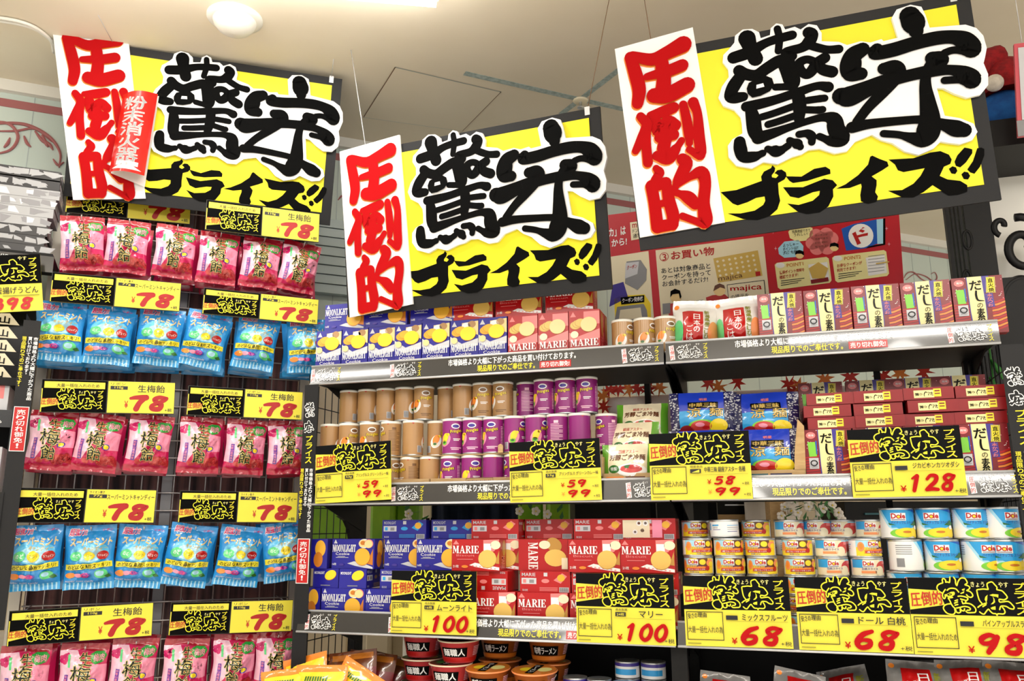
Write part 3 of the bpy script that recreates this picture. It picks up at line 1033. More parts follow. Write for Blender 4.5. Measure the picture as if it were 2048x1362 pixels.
# ------------------------------------------------------------------ packaging artwork
def cookie_front():
    """blue box, lying: 620 x 400 units."""
    A = Art(620, 400)
    A.bg('blue')
    lv = A.lv
    A.poly([(230, 330), (330, 300), (480, 330), (600, 375), (600, 400), (480, 385), (350, 362)], 'light', lv)
    A.poly([(510, 330), (600, 130), (600, 350)], 'cookie_dark', lv)
    A.ell(470, 60, 80, 62, 'white', lv)
    A.ell(455, 60, 66, 52, 'cookie_pale')
    A.ell(450, 52, 36, 30, 'cookie_dark')
    A.ell(535, 62, 66, 60, 'rose', A.lv - 1)
    A.ell(532, 66, 58, 54, 'cookie_pale')
    A.ell(450, 240, 112, 118, 'cookie_dark')
    A.ell(450, 236, 110, 114, 'cookie')
    A.poly([(22, 60), (48, 5), (76, 60)], 'light', 1)
    serif_word(A, 'MOONLIGHT', 10, 76, 352, 172, 'white')
    A.text('Cookie', 60, 182, 262, 216, 'white', 0.0, lv=A.lv - 1)
    A.rect(64, 246, 250, 252, 'light', A.lv - 1).rect(90, 232, 200, 238, 'light', A.lv - 1)
    A.text('16枚', 16, 322, 74, 356, 'white', 0.01, lv=A.lv - 1)
    A.ell(150, 345, 36, 16, 'indigo', A.lv - 1)
    return A


def cookie_up():
    """blue box standing on its short end: 168 x 240 units."""
    A = Art(168, 292)
    A.bg('blue')
    A.poly([(0, 100), (70, 150), (168, 120), (168, 165), (60, 185), (0, 150)], 'light')
    A.poly([(70, 20), (168, 10), (168, 100), (70, 60)], 'cookie_pale', A.lv - 1)
    A.ell(95, 40, 26, 22, 'white')
    A.ell(130, 30, 24, 22, 'tan', A.lv - 1)
    for x, y in ((42, 78), (52, 70), (62, 66)):
        A.ell(x, y, 34, 26, 'cookie_dark')
        A.ell(x + 1, y - 1, 33, 25, 'cookie')
    A.ell(108, 90, 48, 44, 'cookie_dark')
    A.ell(108, 88, 47, 43, 'lemon')
    A.ell(26, 128, 20, 20, 'cookie_pale')
    A.poly([(8, 40), (24, 8), (40, 40)], 'light', 1)
    serif_word(A, 'MOONLIGHT', 6, 156, 162, 200, 'white')
    A.text('Cookie', 32, 206, 130, 226, 'white', 0.0, lv=A.lv - 1)
    return A


def marie_front():
    A = Art(680, 450)
    A.bg('box_red')
    lv = A.lv
    A.poly([(250, 370), (330, 335), (500, 370), (672, 400), (672, 440), (520, 425), (340, 395)], 'white', lv)
    for i in range(7):
        A.ell(300 + i * 52, 378 + i * 7, 14, 7, 'rose', A.lv if i == 0 else A.lv - 1)
    A.poly([(448, 10), (672, 0), (660, 90), (600, 170), (450, 180)], 'rose', lv)
    A.rect(455, 60, 560, 190, 'white')
    A.ell(620, 80, 70, 62, 'cream', A.lv - 1)
    A.poly([(610, 340), (672, 160), (672, 350)], 'biscuit_dark', A.lv - 1)
    A.ell(508, 280, 128, 130, 'biscuit_dark')
    A.ell(506, 276, 125, 126, 'biscuit')
    A.ell(506, 276, 96, 96, 'biscuit', A.lv)
    A.poly([(16, 72), (58, 12), (104, 72)], 'rose', 1)
    serif_word(A, 'MARIE', 14, 92, 386, 200, 'white')
    A.text('Biscuit', 70, 214, 330, 246, 'rose', 0.0, lv=A.lv - 1)
    A.rect(80, 282, 306, 290, 'rose', A.lv - 1)
    A.text('21枚', 22, 366, 104, 408, 'white', 0.012, lv=A.lv - 1)
    A.ell(190, 390, 46, 20, 'orange', A.lv - 1, rot=0)
    return A


def marie_up():
    A = Art(185, 298)
    A.bg('box_red')
    A.poly([(0, 135), (60, 160), (185, 120), (185, 178), (0, 190)], 'rose')
    A.rect(90, 10, 185, 90, 'rose', A.lv - 1)
    for x, y in ((40, 92), (55, 84), (70, 78)):
        A.ell(x, y, 34, 26, 'biscuit_dark')
        A.ell(x + 1, y - 1, 32, 24, 'biscuit')
    A.ell(120, 92, 50, 46, 'biscuit_dark')
    A.ell(120, 90, 49, 45, 'cookie_pale')
    A.ell(34, 150, 24, 22, 'cream')
    A.poly([(8, 40), (26, 8), (44, 40)], 'rose', 1)
    serif_word(A, 'MARIE', 8, 180, 176, 222, 'white')
    A.text('Biscuit', 40, 230, 146, 244, 'rose', 0.0, lv=A.lv - 1)
    return A


def info_side(base, word, c2):
    """the long narrow side with small print: 640 x 260 units."""
    A = Art(640, 260)
    A.bg(base)
    lv = A.lv
    A.text(word, 24, 20, 200, 62, 'light', 0.015, lv=lv)
    A.rect(20, 84, 210, 160, 'light', lv)
    A.rect(40, 100, 80, 146, c2, A.lv)
    A.rect(120, 104, 180, 146, 'grey', A.lv - 1)
    A.rect(305, 16, 352, 62, 'light', lv)
    A.ell(325, 120, 50, 26, c2, lv)
    A.poly([(430, 110), (540, 20), (600, 60), (520, 150)], c2, lv)
    A.ell(525, 80, 48, 44, 'cookie')
    A.rect(500, 196, 620, 258, 'light', lv)
    for i in range(9):
        A.rect(508 + i * 12, 200, 513 + i * 12, 250, 'darkgrey', A.lv if i == 0 else A.lv - 1)
    A.text('製造者', 30, 222, 100, 250, 'light', 0.0, lv=lv)
    for i in range(3):
        A.rect(250, 200 + i * 18, 480, 208 + i * 18, c2, lv)
    return A


def box_end(base, word, c):
    A = Art(380, 270)
    A.bg(base)
    A.text(word, 20, 40, 170, 78, 'white', 0.02)
    A.ell(262, 92, 90, 66, 'cookie_dark', rot=-28)
    A.ell(260, 88, 88, 63, c, rot=-28)
    A.rect(120, 228, 260, 240, 'grey', A.lv - 1)
    return A


def dashi_front():
    """red stock-powder box: 760 x 960 units."""
    A = Art(760, 1121)
    A.bg('maroon')
    lv = A.lv
    for i in range(11):
        y = 520 + i * 52
        A.poly([(560, y), (640, y - 12), (760, y - 62), (760, y - 30), (650, y + 20), (560, y + 32)], 'orange' if i % 2 else 'box_red', lv)
        A.poly([(0, y + 10), (120, y), (230, y - 20), (230, y + 6), (110, y + 30), (0, y + 38)], 'box_red', lv)
    for i in range(26):
        q = random.Random(i)
        x, y = (q.uniform(15, 215), q.uniform(10, 420)) if i % 2 else (q.uniform(520, 750), q.uniform(20, 480))
        A.ell(x, y, 8, 8, 'pink' if i % 3 else 'white', lv + 1, n=8)
    A.poly([(222, 0), (470, 0), (488, 560), (482, 820), (440, 945), (350, 952), (262, 938), (232, 840)], 'indigo')
    A.poly([(236, 0), (452, 0), (470, 560), (470, 800), (466, 900), (352, 935), (256, 905), (244, 700)], 'dash')
    A.poly([(470, 0), (560, 0), (545, 330), (480, 330)], 'indigo', A.lv - 1)
    A.poly([(520, 22), (652, 30), (640, 345), (500, 335)], 'yellow')
    A.frame(516, 30, 640, 335, 5, 'indigo')
    A.text('直火焼', 540, 50, 620, 330, 'black', 0.02, vert=True)
    A.poly([(480, 350), (592, 350), (606, 620), (500, 622)], 'indigo', 4)
    A.text('本かつお', 502, 360, 580, 615, 'rose', 0.03, vert=True)
    A.text('だ', 262, 80, 448, 270, 'black', 0.035, lv=A.lv - 1)
    A.stroke([(352, 290, 14), (346, 380, 16), (366, 470, 14), (450, 490, 5)], 'black', lv=A.lv - 1)
    A.text('の', 345, 530, 430, 620, 'black', 0.0, lv=A.lv - 1)
    A.text('素', 330, 630, 440, 870, 'black', 0.02, lv=A.lv - 1)
    A.ell(112, 110, 76, 66, 'rose', lv + 2)
    A.text('風味', 70, 90, 160, 134, 'white', 0.02)
    A.poly([(52, 240), (172, 240), (190, 520), (68, 524)], 'lime', lv + 2)
    A.rect(178, 220, 200, 480, 'deep_blue', lv + 2)
    A.rect(60, 550, 210, 760, 'light', lv + 2)
    A.ring(135, 650, 58, 16, 'black')
    A.rect(112, 640, 160, 662, 'light')
    A.rect(86, 720, 186, 728, 'grey', A.lv - 1)
    return A


def dashi_edge():
    """narrow side of the same box, the print running sideways: 430 x 112 units."""
    A = Art(430, 112)
    A.bg('stock_red')
    A.rect(90, 26, 262, 96, 'dash')
    A.rect(258, 16, 322, 90, 'yellow')
    A.rect(268, 30, 312, 42, 'maroon')
    A.rect(268, 56, 312, 66, 'maroon', A.lv - 1)
    A.text('だ', 215, 40, 250, 84, 'black', 0.03, rot=90, lv=A.lv - 1)
    A.stroke([(205, 50, 3), (190, 44, 4), (178, 66, 3), (180, 84, 2)], 'black', lv=A.lv - 1)
    A.text('の', 140, 50, 160, 76, 'black', 0.0, rot=90, lv=A.lv - 1)
    A.text('素', 102, 46, 132, 80, 'black', 0.02, rot=90, lv=A.lv - 1)
    return A


def chip_label(base, c_food, dark):
    """wrap-round chip can label: 900 x 470 units, the front in the middle."""
    A = Art(900, 470)
    A.bg(base)
    lv = A.lv
    A.ell(450, 82, 62, 38, 'white', lv)                         # plain oval patch above the name
    A.ell(450, 84, 46, 24, dark)
    A.text('Pringles', 366, 124, 549, 198, 'brown' if base != 'purple' else 'black', 0.07, 0.1, rot=-9)
    A.text('Pringles', 374, 128, 541, 190, 'lemon', 0.02, 0.1, rot=-9)
    A.ell(300, 280, 74, 100, 'white' if base != 'purple' else 'pink', lv, rot=25)
    A.ell(302, 250, 44, 70, c_food, rot=20)
    A.ell(286, 320, 40, 34, 'lime' if base == 'purple' else 'cream', A.lv - 1)
    A.ell(344, 205, 24, 20, 'lemon', A.lv - 1)
    A.ell(286, 318, 24, 16, 'leaf')
    A.rect(415, 262, 520, 272, 'white', lv).rect(420, 282, 500, 292, 'white', lv)
    for i in range(14):
        A.rect(590, 110 + i * 22, 590 + (170 if i % 3 else 120), 118 + i * 22, 'pale_pink' if base == 'purple' else 'tan_dark', lv)
    A.rect(640, 60, 700, 98, 'pale_pink' if base == 'purple' else 'tan_dark', lv)
    A.rect(150, 340, 220, 440, 'light', lv)
    for i in range(8):
        A.rect(156 + i * 8, 344, 159 + i * 8, 436, 'darkgrey')
    A.rect(380, 390, 540, 402, 'pale_pink' if base == 'purple' else 'tan_dark', lv)
    A.rect(390, 412, 500, 424, 'pale_pink' if base == 'purple' else 'tan_dark', lv)
    A.poly([(60, 0), (110, 0), (86, 26)], 'red', lv)
    A.poly([(560, 0), (600, 0), (580, 22)], 'red', lv)
    return A


def fruit_label():
    """small mixed-fruit can: 1050 x 210 units."""
    A = Art(1050, 210)
    A.bg('white')
    lv = A.lv
    A.rect(330, 0, 780, 210, 'lemon', lv)
    A.rect(330, 0, 470, 90, 'pale_sky', A.lv)
    A.ell(385, 85, 38, 66, 'peach', A.lv)
    A.ell(388, 80, 20, 40, 'orange')
    A.rect(560, 0, 690, 120, 'brown', lv + 1)
    A.ell(625, 52, 38, 40, 'lemon')
    A.ell(625, 46, 22, 24, 'yellow')
    A.ell(720, 66, 52, 54, 'peach', A.lv - 1)
    A.ell(735, 80, 36, 38, 'lemon')
    A.poly([(420, 130), (600, 110), (680, 118), (680, 160), (420, 175)], 'orange', A.lv - 1)
    A.rect(430, 140, 655, 172, 'red')
    A.text('2種フルーツたっぷり', 440, 145, 646, 168, 'white', 0.012)
    A.ell(600, 195, 50, 18, 'lemon', A.lv - 1)
    A.ell(678, 140, 26, 34, 'red', A.lv - 1)
    dole(A, 460, 16, 570, 90)
    A.text('ミックスフルーツ', 430, 96, 620, 124, 'blue', 0.02)
    A.text('総量227g', 480, 180, 580, 204, 'indigo', 0.01, lv=A.lv - 1)
    backprint(A)
    return A


def backprint(A):
    lv = 1
    A.rect(860, 20, 890, 120, 'sky', lv)
    A.rect(920, 40, 1010, 60, 'sky', lv)
    A.rect(930, 110, 1030, 118, 'indigo', lv)
    for i in range(8):
        A.rect(930 + i * 9, 70, 934 + i * 9, 100, 'grey', lv)
    A.rect(60, 50, 260, 58, 'sky', lv).rect(60, 80, 240, 88, 'grey', lv).rect(60, 108, 250, 114, 'grey', lv)
    A.rect(60, 140, 200, 148, 'indigo', lv)


def dole(A, x0, y0, x1, y1):
    w, h = x1 - x0, y1 - y0
    A.poly([(x0 - w * .04, y0 - h * .05), (x1 + w * .04, y0 - h * .05), (x1 + w * .04, y1 + h * .08), (x0 - w * .04, y1 + h * .08)], 'white')
    A.text('D', x0, y0, x0 + w * .36, y0 + h * .78, 'red', 0.07)
    A.text('le', x0 + w * .66, y0, x1, y0 + h * .78, 'red', 0.07, lv=A.lv - 1)
    A.ell(x0 + w * .52, y0 + h * .5, w * .17, h * .30, 'red', A.lv - 1)
    A.ell(x0 + w * .52, y0 + h * .5, w * .10, h * .18, 'lemon')
    A.rect(x0 + w * .02, y0 + h * .88, x1 - w * .02, y0 + h * .97, 'navy', A.lv - 1)


def peach_label():
    A = Art(1050, 210)
    A.bg('white')
    lv = A.lv
    A.rect(330, 0, 800, 210, 'cream', lv)
    A.rect(330, 0, 470, 110, 'sky', A.lv)
    A.rect(660, 0, 800, 110, 'pale_sky', A.lv - 1)
    A.ell(690, 100, 80, 84, 'plum_light', A.lv)
    A.ell(650, 150, 60, 66, 'cream')
    A.rect(690, 20, 790, 60, 'rose', A.lv - 1)
    A.rect(450, 150, 610, 184, 'peach', A.lv - 1)
    dole(A, 470, 20, 580, 96)
    A.text('白桃スライス', 460, 106, 620, 138, 'indigo', 0.015)
    backprint(A)
    return A


def pine_label():
    A = Art(1050, 320)
    A.bg('white')
    lv = A.lv
    A.poly([(300, 0), (1050, 0), (1050, 190), (900, 170), (800, 230), (640, 250), (500, 260), (420, 200), (360, 90)], 'pale_sky', lv)
    A.poly([(340, 0), (1050, 0), (1050, 150), (900, 130), (760, 170), (640, 215), (520, 220), (430, 160)], 'sky', A.lv)
    A.poly([(600, 0), (1050, 0), (1050, 80), (860, 70)], 'deep_blue', A.lv)
    A.ell(560, 270, 130, 52, 'lime', A.lv - 1)
    A.ell(600, 262, 120, 54, 'lemon')
    A.ell(600, 256, 46, 14, 'cookie_dark')
    A.ell(720, 260, 80, 60, 'lemon', A.lv - 1)
    A.poly([(640, 176), (720, 120), (760, 150), (800, 150), (740, 190)], 'leaf', A.lv - 1)
    A.poly([(420, 150), (500, 180), (430, 176)], 'leaf', A.lv - 1)
    A.rect(450, 178, 610, 206, 'sky', A.lv - 1)
    dole(A, 455, 40, 590, 120)
    A.text('パイナップル スライス', 452, 130, 690, 166, 'indigo', 0.012)
    A.ell(715, 205, 24, 24, 'white', A.lv - 1)
    A.rect(120, 190, 200, 290, 'grey', 1)
    for i in range(5):
        A.rect(120, 40 + i * 24, 280, 50 + i * 24, 'grey', 1)
    return A


def plum_bag():
    """pink plum candy bag: 310 x 420 units."""
    A = Art(310, 420)
    A.poly([(0, 40), (110, 44), (150, 120), (120, 240), (60, 340), (0, 330)], 'pale_pink')
    A.poly([(200, 120), (310, 140), (310, 260), (230, 260)], 'pink', A.lv - 1)
    lv = A.lv
    for x, y, r in ((30, 100, 30), (52, 80, 20), (250, 175, 34), (275, 195, 26), (225, 200, 22), (240, 232, 20)):
        for k in range(5):
            A.ell(x + r * .6 * cos(k * 1.257), y + r * .6 * sin(k * 1.257), r * .55, r * .5, 'hot' if x < 100 else 'pink', lv, n=10)
    A.poly([(0, 0), (310, 0), (310, 42), (250, 60), (120, 38), (0, 44)], 'crimson', lv)
    q = random.Random(3)
    for i in range(20):
        A.ell(q.uniform(90, 300), 356 - abs(q.gauss(0, 22)), 26, 20, 'plum' if i % 2 else 'plum_light', lv + 1, n=10, rot=q.uniform(0, 90))
    A.rect(0, 372, 310, 420, 'deep_pink', lv + 2)
    A.poly([(150, 60), (200, 80), (210, 120), (160, 126)], 'plum_light', lv + 1)
    A.poly([(196, 66), (226, 50), (280, 52), (302, 78), (284, 118), (230, 128), (196, 108)], 'green', lv + 2)
    A.text('梅肉', 216, 66, 284, 112, 'pink', 0.03)
    A.rect(58, 70, 74, 150, 'mint', lv + 2)
    A.rect(36, 196, 62, 336, 'violet', lv + 2)
    A.text('和歌山産南高梅', 40, 200, 58, 332, 'pink', 0.03, vert=True)
    A.ell(226, 238, 26, 22, 'violet', A.lv - 1)
    A.ell(226, 238, 19, 17, 'lemon')
    L = A.lv
    for ch, b in (('生', (128, 62, 208, 136)), ('梅', (84, 138, 208, 242)), ('飴', (100, 244, 196, 338))):
        A.text(ch, *b, 'gold', 0.07, lv=L)
        A.text(ch, *b, 'paleyellow', 0.045, lv=L + 1)
        A.text(ch, *b, 'black', 0.012, lv=L + 2)
    return A


def mint_bag():
    """blue mint candy bag: 350 x 460 units."""
    A = Art(350, 460)
    A.ell(175, 190, 140, 80, 'soft_sky')
    A.ell(175, 205, 112, 54, 'pale_sky')
    A.rect(0, 404, 350, 460, 'sky', A.lv - 1)
    lv = A.lv
    for i in range(12):
        A.rect(14 + i * 28, 408, 24 + i * 28, 458, 'pale_sky', lv)
    A.text('超強力!!', 26, 20, 152, 72, 'white', 0.09, 0.25)
    A.text('超強力!!', 28, 22, 150, 70, 'hot', 0.04, 0.25)
    A.text('リポン', 250, 24, 324, 44, 'hot', 0.02, 0.2, lv=A.lv - 1)
    A.text('スーパーミント', 34, 84, 326, 142, 'white', 0.09, 0.15)
    A.text('スーパーミント', 36, 86, 324, 140, 'gold', 0.035, 0.15)
    A.text('キャンディー', 130, 144, 300, 176, 'gold', 0.03, 0.15, lv=A.lv - 1)
    for x, c, t in ((78, 'mint', 'のど'), (175, 'lemon', 'ミント'), (272, 'red', 'カフェイン')):
        A.ell(x, 214, 42, 34, c, A.lv if x == 78 else A.lv - 1)
    A.text('のど', 56, 200, 100, 226, 'white', 0.02)
    A.text('ミント', 148, 204, 202, 224, 'leaf', 0.02, lv=A.lv - 1)
    A.text('カフェイン', 238, 204, 306, 224, 'white', 0.03, lv=A.lv - 1)
    A.poly([(14, 272), (336, 262), (336, 300), (14, 312)], 'yellow', A.lv - 1)
    A.text('のどはな 鼻腔スッキリ!', 30, 272, 322, 302, 'black', 0.02, 0.1, rot=-2)
    A.ell(50, 352, 34, 20, 'orange', A.lv - 1)
    for x, c in ((102, 'pink'), (148, 'hot'), (160, 'violet')):
        A.ell(x, 350, 26, 14, c, A.lv - 1)
    A.ell(262, 346, 44, 30, 'mint', A.lv - 1)
    A.ell(254, 342, 26, 18, 'pale_sky')
    A.poly([(280, 360), (312, 346), (330, 366), (300, 374)], 'leaf', A.lv - 1)
    A.text('super mint candy', 20, 384, 210, 402, 'light', 0.0, lv=A.lv - 1)
    return A
# ------------------------------------------------------------------ surfaces of the place
K['ceil'] = noisy('ceiling_paint', (240, 230, 210), (236, 225, 203), 3.0, 0.9)
K['wallgreen'] = noisy('pale_green_board', (214, 226, 218), (206, 220, 212), 2.0, 0.7)
K['wallcream'] = noisy('cream_paint', (240, 224, 196), (236, 218, 188), 2.0, 0.8)
K['floorm'] = noisy('floor_vinyl', (244, 240, 232), (238, 233, 224), 5.0, 0.35)
K['rose_line'] = mat('rose_paint', (172, 104, 104), 0.6)
K['steel'] = mat('black_steel', (13, 13, 14), 0.5, spec=0.25)
K['rail'] = mat('price_rail', (30, 30, 32), 0.25, 0.0, 1.0, coat_rough=0.05)
K['lip'] = mat('clear_rail_lip', (206, 208, 212), 0.2, 0.2, 0.5)
K['wire'] = mat('chrome_wire', (196, 190, 188), 0.3, 0.7)
K['blackwire'] = mat('black_wire', (20, 20, 22), 0.5)
K['postm'] = mat('cream_upright', (212, 206, 192), 0.5)
K['foam'] = mat('foam_board_white', (244, 244, 246), 0.6)
K['boardblack'] = mat('foam_board_black', (26, 26, 28), 0.5, spec=0.3)
K['boardyellow'] = mat('yellow_poster_paper', (236, 226, 14), 0.5)
K['plastic'] = mat('white_plastic', (240, 238, 230), 0.35)
K['lampwhite'] = mat('tube_diffuser', (255, 252, 246), 0.4, emit=14.0)
K['film_pink'] = mat('pink_film', (208, 26, 92), 0.28, coat=0.8)
K['film_blue'] = mat('blue_film', (36, 146, 220), 0.28, coat=0.8)
K['film_orange'] = mat('orange_film', (246, 140, 24), 0.3, coat=0.6)
K['film_green'] = mat('green_film', (96, 164, 40), 0.3, coat=0.6)
K['film_royal'] = mat('royal_blue_film', (30, 60, 190), 0.28, coat=0.7)
K['film_shaded'] = mat('shade_darkened_film', (128, 126, 124), 0.25, coat=0.8)  # clear film with the shelf shade of the bottom board in its colour
K['film_clear'] = mat('clear_film', (236, 232, 226), 0.2, coat=0.8)
K['board'] = noisy('cardboard', (196, 164, 118), (184, 150, 104), 30.0, 0.8, (1, 1, 6))
K['blackcarton'] = mat('black_carton', (34, 33, 32), 0.4)
K['tin'] = mat('tin_rim', (200, 204, 208), 0.3, 0.85)
K['fleece_red'] = noisy('red_fleece', (150, 14, 22), (120, 8, 16), 60, 0.95, bump=0.4)
K['fleece_white'] = noisy('white_fleece', (236, 230, 218), (214, 208, 196), 60, 0.95, bump=0.5)
K['plush_blue'] = noisy('blue_plush', (20, 92, 168), (14, 74, 146), 40, 0.9, bump=0.3)
K['iron'] = mat('wrought_iron', (13, 13, 15), 0.5, spec=0.3)
K['skin'] = mat('skin', (226, 170, 136), 0.55)
K['cotton'] = mat('white_cotton', (240, 240, 242), 0.8)
K['trouser'] = mat('dark_trousers', (50, 52, 60), 0.85)
K['navycloth'] = noisy('navy_cloth', (26, 40, 66), (18, 30, 52), 9, 0.9)
K['lightgreen'] = noisy('green_panel', (150, 200, 40), (120, 178, 40), 4, 0.5)
K['petal'] = mat('white_petal', (244, 238, 232), 0.7)
K['goods_backdrop'] = noisy('striped_goods_backdrop', (56, 42, 44), (140, 96, 92), 14.0, 0.7, (3.0, 1, 0.15), 2.0)
K['shut'] = mat('shutter_slat', (176, 188, 188), 0.45, 0.2)
K['yellow'] = mat('ink_sign_yellow', (238, 222, 40), 0.45)

# ------------------------------------------------------------------ ceiling, walls, floor
d = ray(950, 325)
d = d * (CEIL / d.z)
BW = Frame(Matrix.Translation((d.x, d.y, EYE)) @ Matrix.Rotation(radians(22.8), 4, 'Z'))   # the panelled back wall

b = MB().box(-9, 9, -5, 16, FLOOR - 0.1, FLOOR, 'floorm')
structure(b.obj('floor', None, WF.M))
b = MB().box(-9, 9, -5, 16, CEIL, CEIL + 0.1, 'ceil')
structure(b.obj('ceiling', None, WF.M))

b = MB()
b.box(-4.5, 4.5, 0, 0.12, 0.62, CEIL, 'wallgreen')
b.box(-4.5, 4.5, 0, 0.12, 0.12, 0.62, 'wallcream')
for k in range(60):                                                 # board joints
    x = -4.4 + k * 0.15
    b.box(x, x + 0.003, -0.0012, 0, 0.62, CEIL, 'shut')
A = Art(100, 100)
zs = [BW.at(60, 200)[1], BW.at(60, 212)[1]]
b.box(-4.5, 4.5, -0.003, 0, BW.at(1240, 412)[1], BW.at(1240, 400)[1], 'rose_line')
wall = structure(b.obj('wall_back', None, BW.M))


def wall_scroll(pts, r):
    s = MB()
    P = []
    for x, y, q in smooth_path([(x, y, 1) for x, y in pts], 6):
        u, z = BW.at(x, y, -0.004)
        P.append((u, -0.004, z))
    n = len(P)
    s.tube(P, [0.65 * r * (0.35 + 0.65 * sin(pi * min(1, (i + 1) / n * 1.0))) for i in range(n)], 'rose_line', 6)
    return s


b = MB()
for pts, r in (([(-30, 250), (20, 246), (60, 252), (100, 275), (120, 305), (118, 335)], 0.011), ([(-20, 310), (20, 300), (36, 275), (24, 252), (0, 244), (-30, 250)], 0.010),
               ([(70, 262), (84, 280), (100, 290), (106, 300)], 0.012), ([(84, 270), (92, 286), (96, 294)], 0.012), ([(106, 318), (116, 330), (128, 324)], 0.008),
               ([(8, 295), (16, 286), (20, 275)], 0.010), ([(48, 272), (54, 286), (62, 294)], 0.010), ([(-20, 262), (30, 262), (70, 258), (104, 284)], 0.007),
               ([(1808, 556), (1815, 546), (1828, 545), (1846, 560), (1870, 566)], 0.006), ([(1812, 560), (1830, 548), (1850, 552), (1866, 562), (1874, 556), (1870, 545), (1862, 548)], 0.006),
               ([(676, 400), (684, 392), (692, 398), (690, 412)], 0.008), ([(1225, 440), (1232, 452), (1245, 448)], 0.008)):
    q = wall_scroll(pts, r)
    b.add(q.v, q.f, K['rose_line'])
o = b.obj('trim_1', None, BW.M)
structure(o)
b = MB().box(-4.5, 4.5, -0.03, 0, CEIL - 0.045, CEIL, 'plastic')
structure(b.obj('trim_2', None, BW.M))
b = MB()
for k in range(12):                                                 # roller shutter below the panelling
    z0 = 0.62 + k * 0.021
    b.prism([(-3.0, z0), (3.0, z0), (3.0, z0 + 0.02), (-3.0, z0 + 0.02)], -0.035 + (0.004 if k % 2 else 0), -0.001, 'shut')
x0 = BW.at(640, 500)[0]
b2 = MB()
u0, u1 = BW.at(560, 520)[0], BW.at(1180, 640)[0]
for k in range(16):
    z0 = BW.at(670, 592)[1] + k * 0.021
    if z0 > BW.at(670, 448)[1]:
        break
    b2.prism([(u0, z0), (u1, z0), (u1, z0 + 0.019), (u0, z0 + 0.019)], -0.04 + (0.008 if k % 2 else 0), -0.002, 'shut')
o = thing('roller_shutter', 'grey slatted roller shutter fixed on the wall behind the yellow signs', 'shutter', BW, me=b2.data('roller_shutter'))
b = MB().box(-9, 9, 13.0, 13.1, FLOOR, CEIL, 'wallcream')
structure(b.obj('wall_far', None, WF.M))


def ceil_pt(px, py, z=CEIL):
    d = ray(px, py)
    d = d * (z / d.z)
    return d.x, d.y


# luminaire at the top edge, and the dome lamp
def luminaire(x, y, rz, label):
    t = thing('ceiling_luminaire', label, 'ceiling light', WF, (x, y, CEIL), rz, group='fluorescent luminaires of the aisle')
    m = MB()
    m.box(-0.63, 0.63, -0.15, 0.15, -0.022, 0, 'plastic')
    m.obj('housing', t)
    m = MB()
    m.prism([(-0.62, -0.022), (0.62, -0.022), (0.62, -0.065), (-0.62, -0.065)], -0.12, 0.12, 'lampwhite')
    m.obj('diffuser', t)
    return t


A0, A1 = ceil_pt(700, 0, CEIL - 0.065), ceil_pt(872, 15, CEIL - 0.065)
an = math.atan2(A1[1] - A0[1], A1[0] - A0[0])
luminaire(A1[0] - 0.62 * cos(an) + 0.12 * sin(an), A1[1] - 0.62 * sin(an) - 0.12 * cos(an), math.degrees(an), 'white fluorescent luminaire at the top edge above the hanging signs')

x, y = ceil_pt(470, 36)
t = thing('dome_lamp', 'round white dome lamp on the ceiling above the left sign', 'lamp', WF, (x, y, CEIL))
MB().lathe([(0.0, -0.014), (0.075, -0.014), (0.092, -0.006), (0.092, 0)], 'plastic', 40).obj('mounting_ring', t)
MB().lathe([(0.0, -0.062), (0.03, -0.058), (0.055, -0.044), (0.068, -0.026), (0.072, -0.013)], 'plastic', 40).obj('dome', t)

# hatch in the ceiling
P = [ceil_pt(*p) for p in ((790, 133), (1003, 183), (925, 262), (726, 234))]
m = MB()
n = 4
cx, cy = sum(p[0] for p in P) / 4, sum(p[1] for p in P) / 4
for i in range(4):
    a, c = Vector((*P[i], 0)), Vector((*P[(i + 1) % 4], 0))
    q = 0.006
    dv = (c - a).normalized()
    nv = Vector((-dv.y, dv.x, 0)) * q
    m.add([a + Vector((0, 0, CEIL - 0.002)), c + Vector((0, 0, CEIL - 0.002)), c + nv + Vector((0, 0, CEIL - 0.002)), a + nv + Vector((0, 0, CEIL - 0.002))], [(0, 1, 2, 3)], 'tan_dark' if i in (1, 3) else 'shut')
inner = [(cx + (p[0] - cx) * 0.985, cy + (p[1] - cy) * 0.985) for p in P]
m.add([(*p, CEIL - 0.0025) for p in inner], [(0, 1, 2, 3)], 'ceil')
m.add([(*p, CEIL + 0.01) for p in inner], [(3, 2, 1, 0)], 'ceil')
thing('ceiling_hatch', 'square inspection hatch in the cream ceiling between two signs', 'hatch', WF, me=m.data('ceiling_hatch'))

# patched tape cross with the sprinkler in its middle
def tape(p, q, w, label):
    a, c = Vector((*ceil_pt(*p), CEIL - 0.0015)), Vector((*ceil_pt(*q), CEIL - 0.0015))
    dv = (c - a).normalized()
    nv = Vector((-dv.y, dv.x, 0)) * w / 2
    m = MB()
    up = Vector((0, 0, 0.001))
    m.add([a - nv, c - nv, c + nv, a + nv, a - nv + up, c - nv + up, c + nv + up, a + nv + up], [(0, 1, 2, 3), (7, 6, 5, 4), (0, 4, 5, 1), (2, 6, 7, 3)], 'tapem')
    thing('ceiling_tape', label, 'tape', WF, me=m.data('ceiling_tape'))


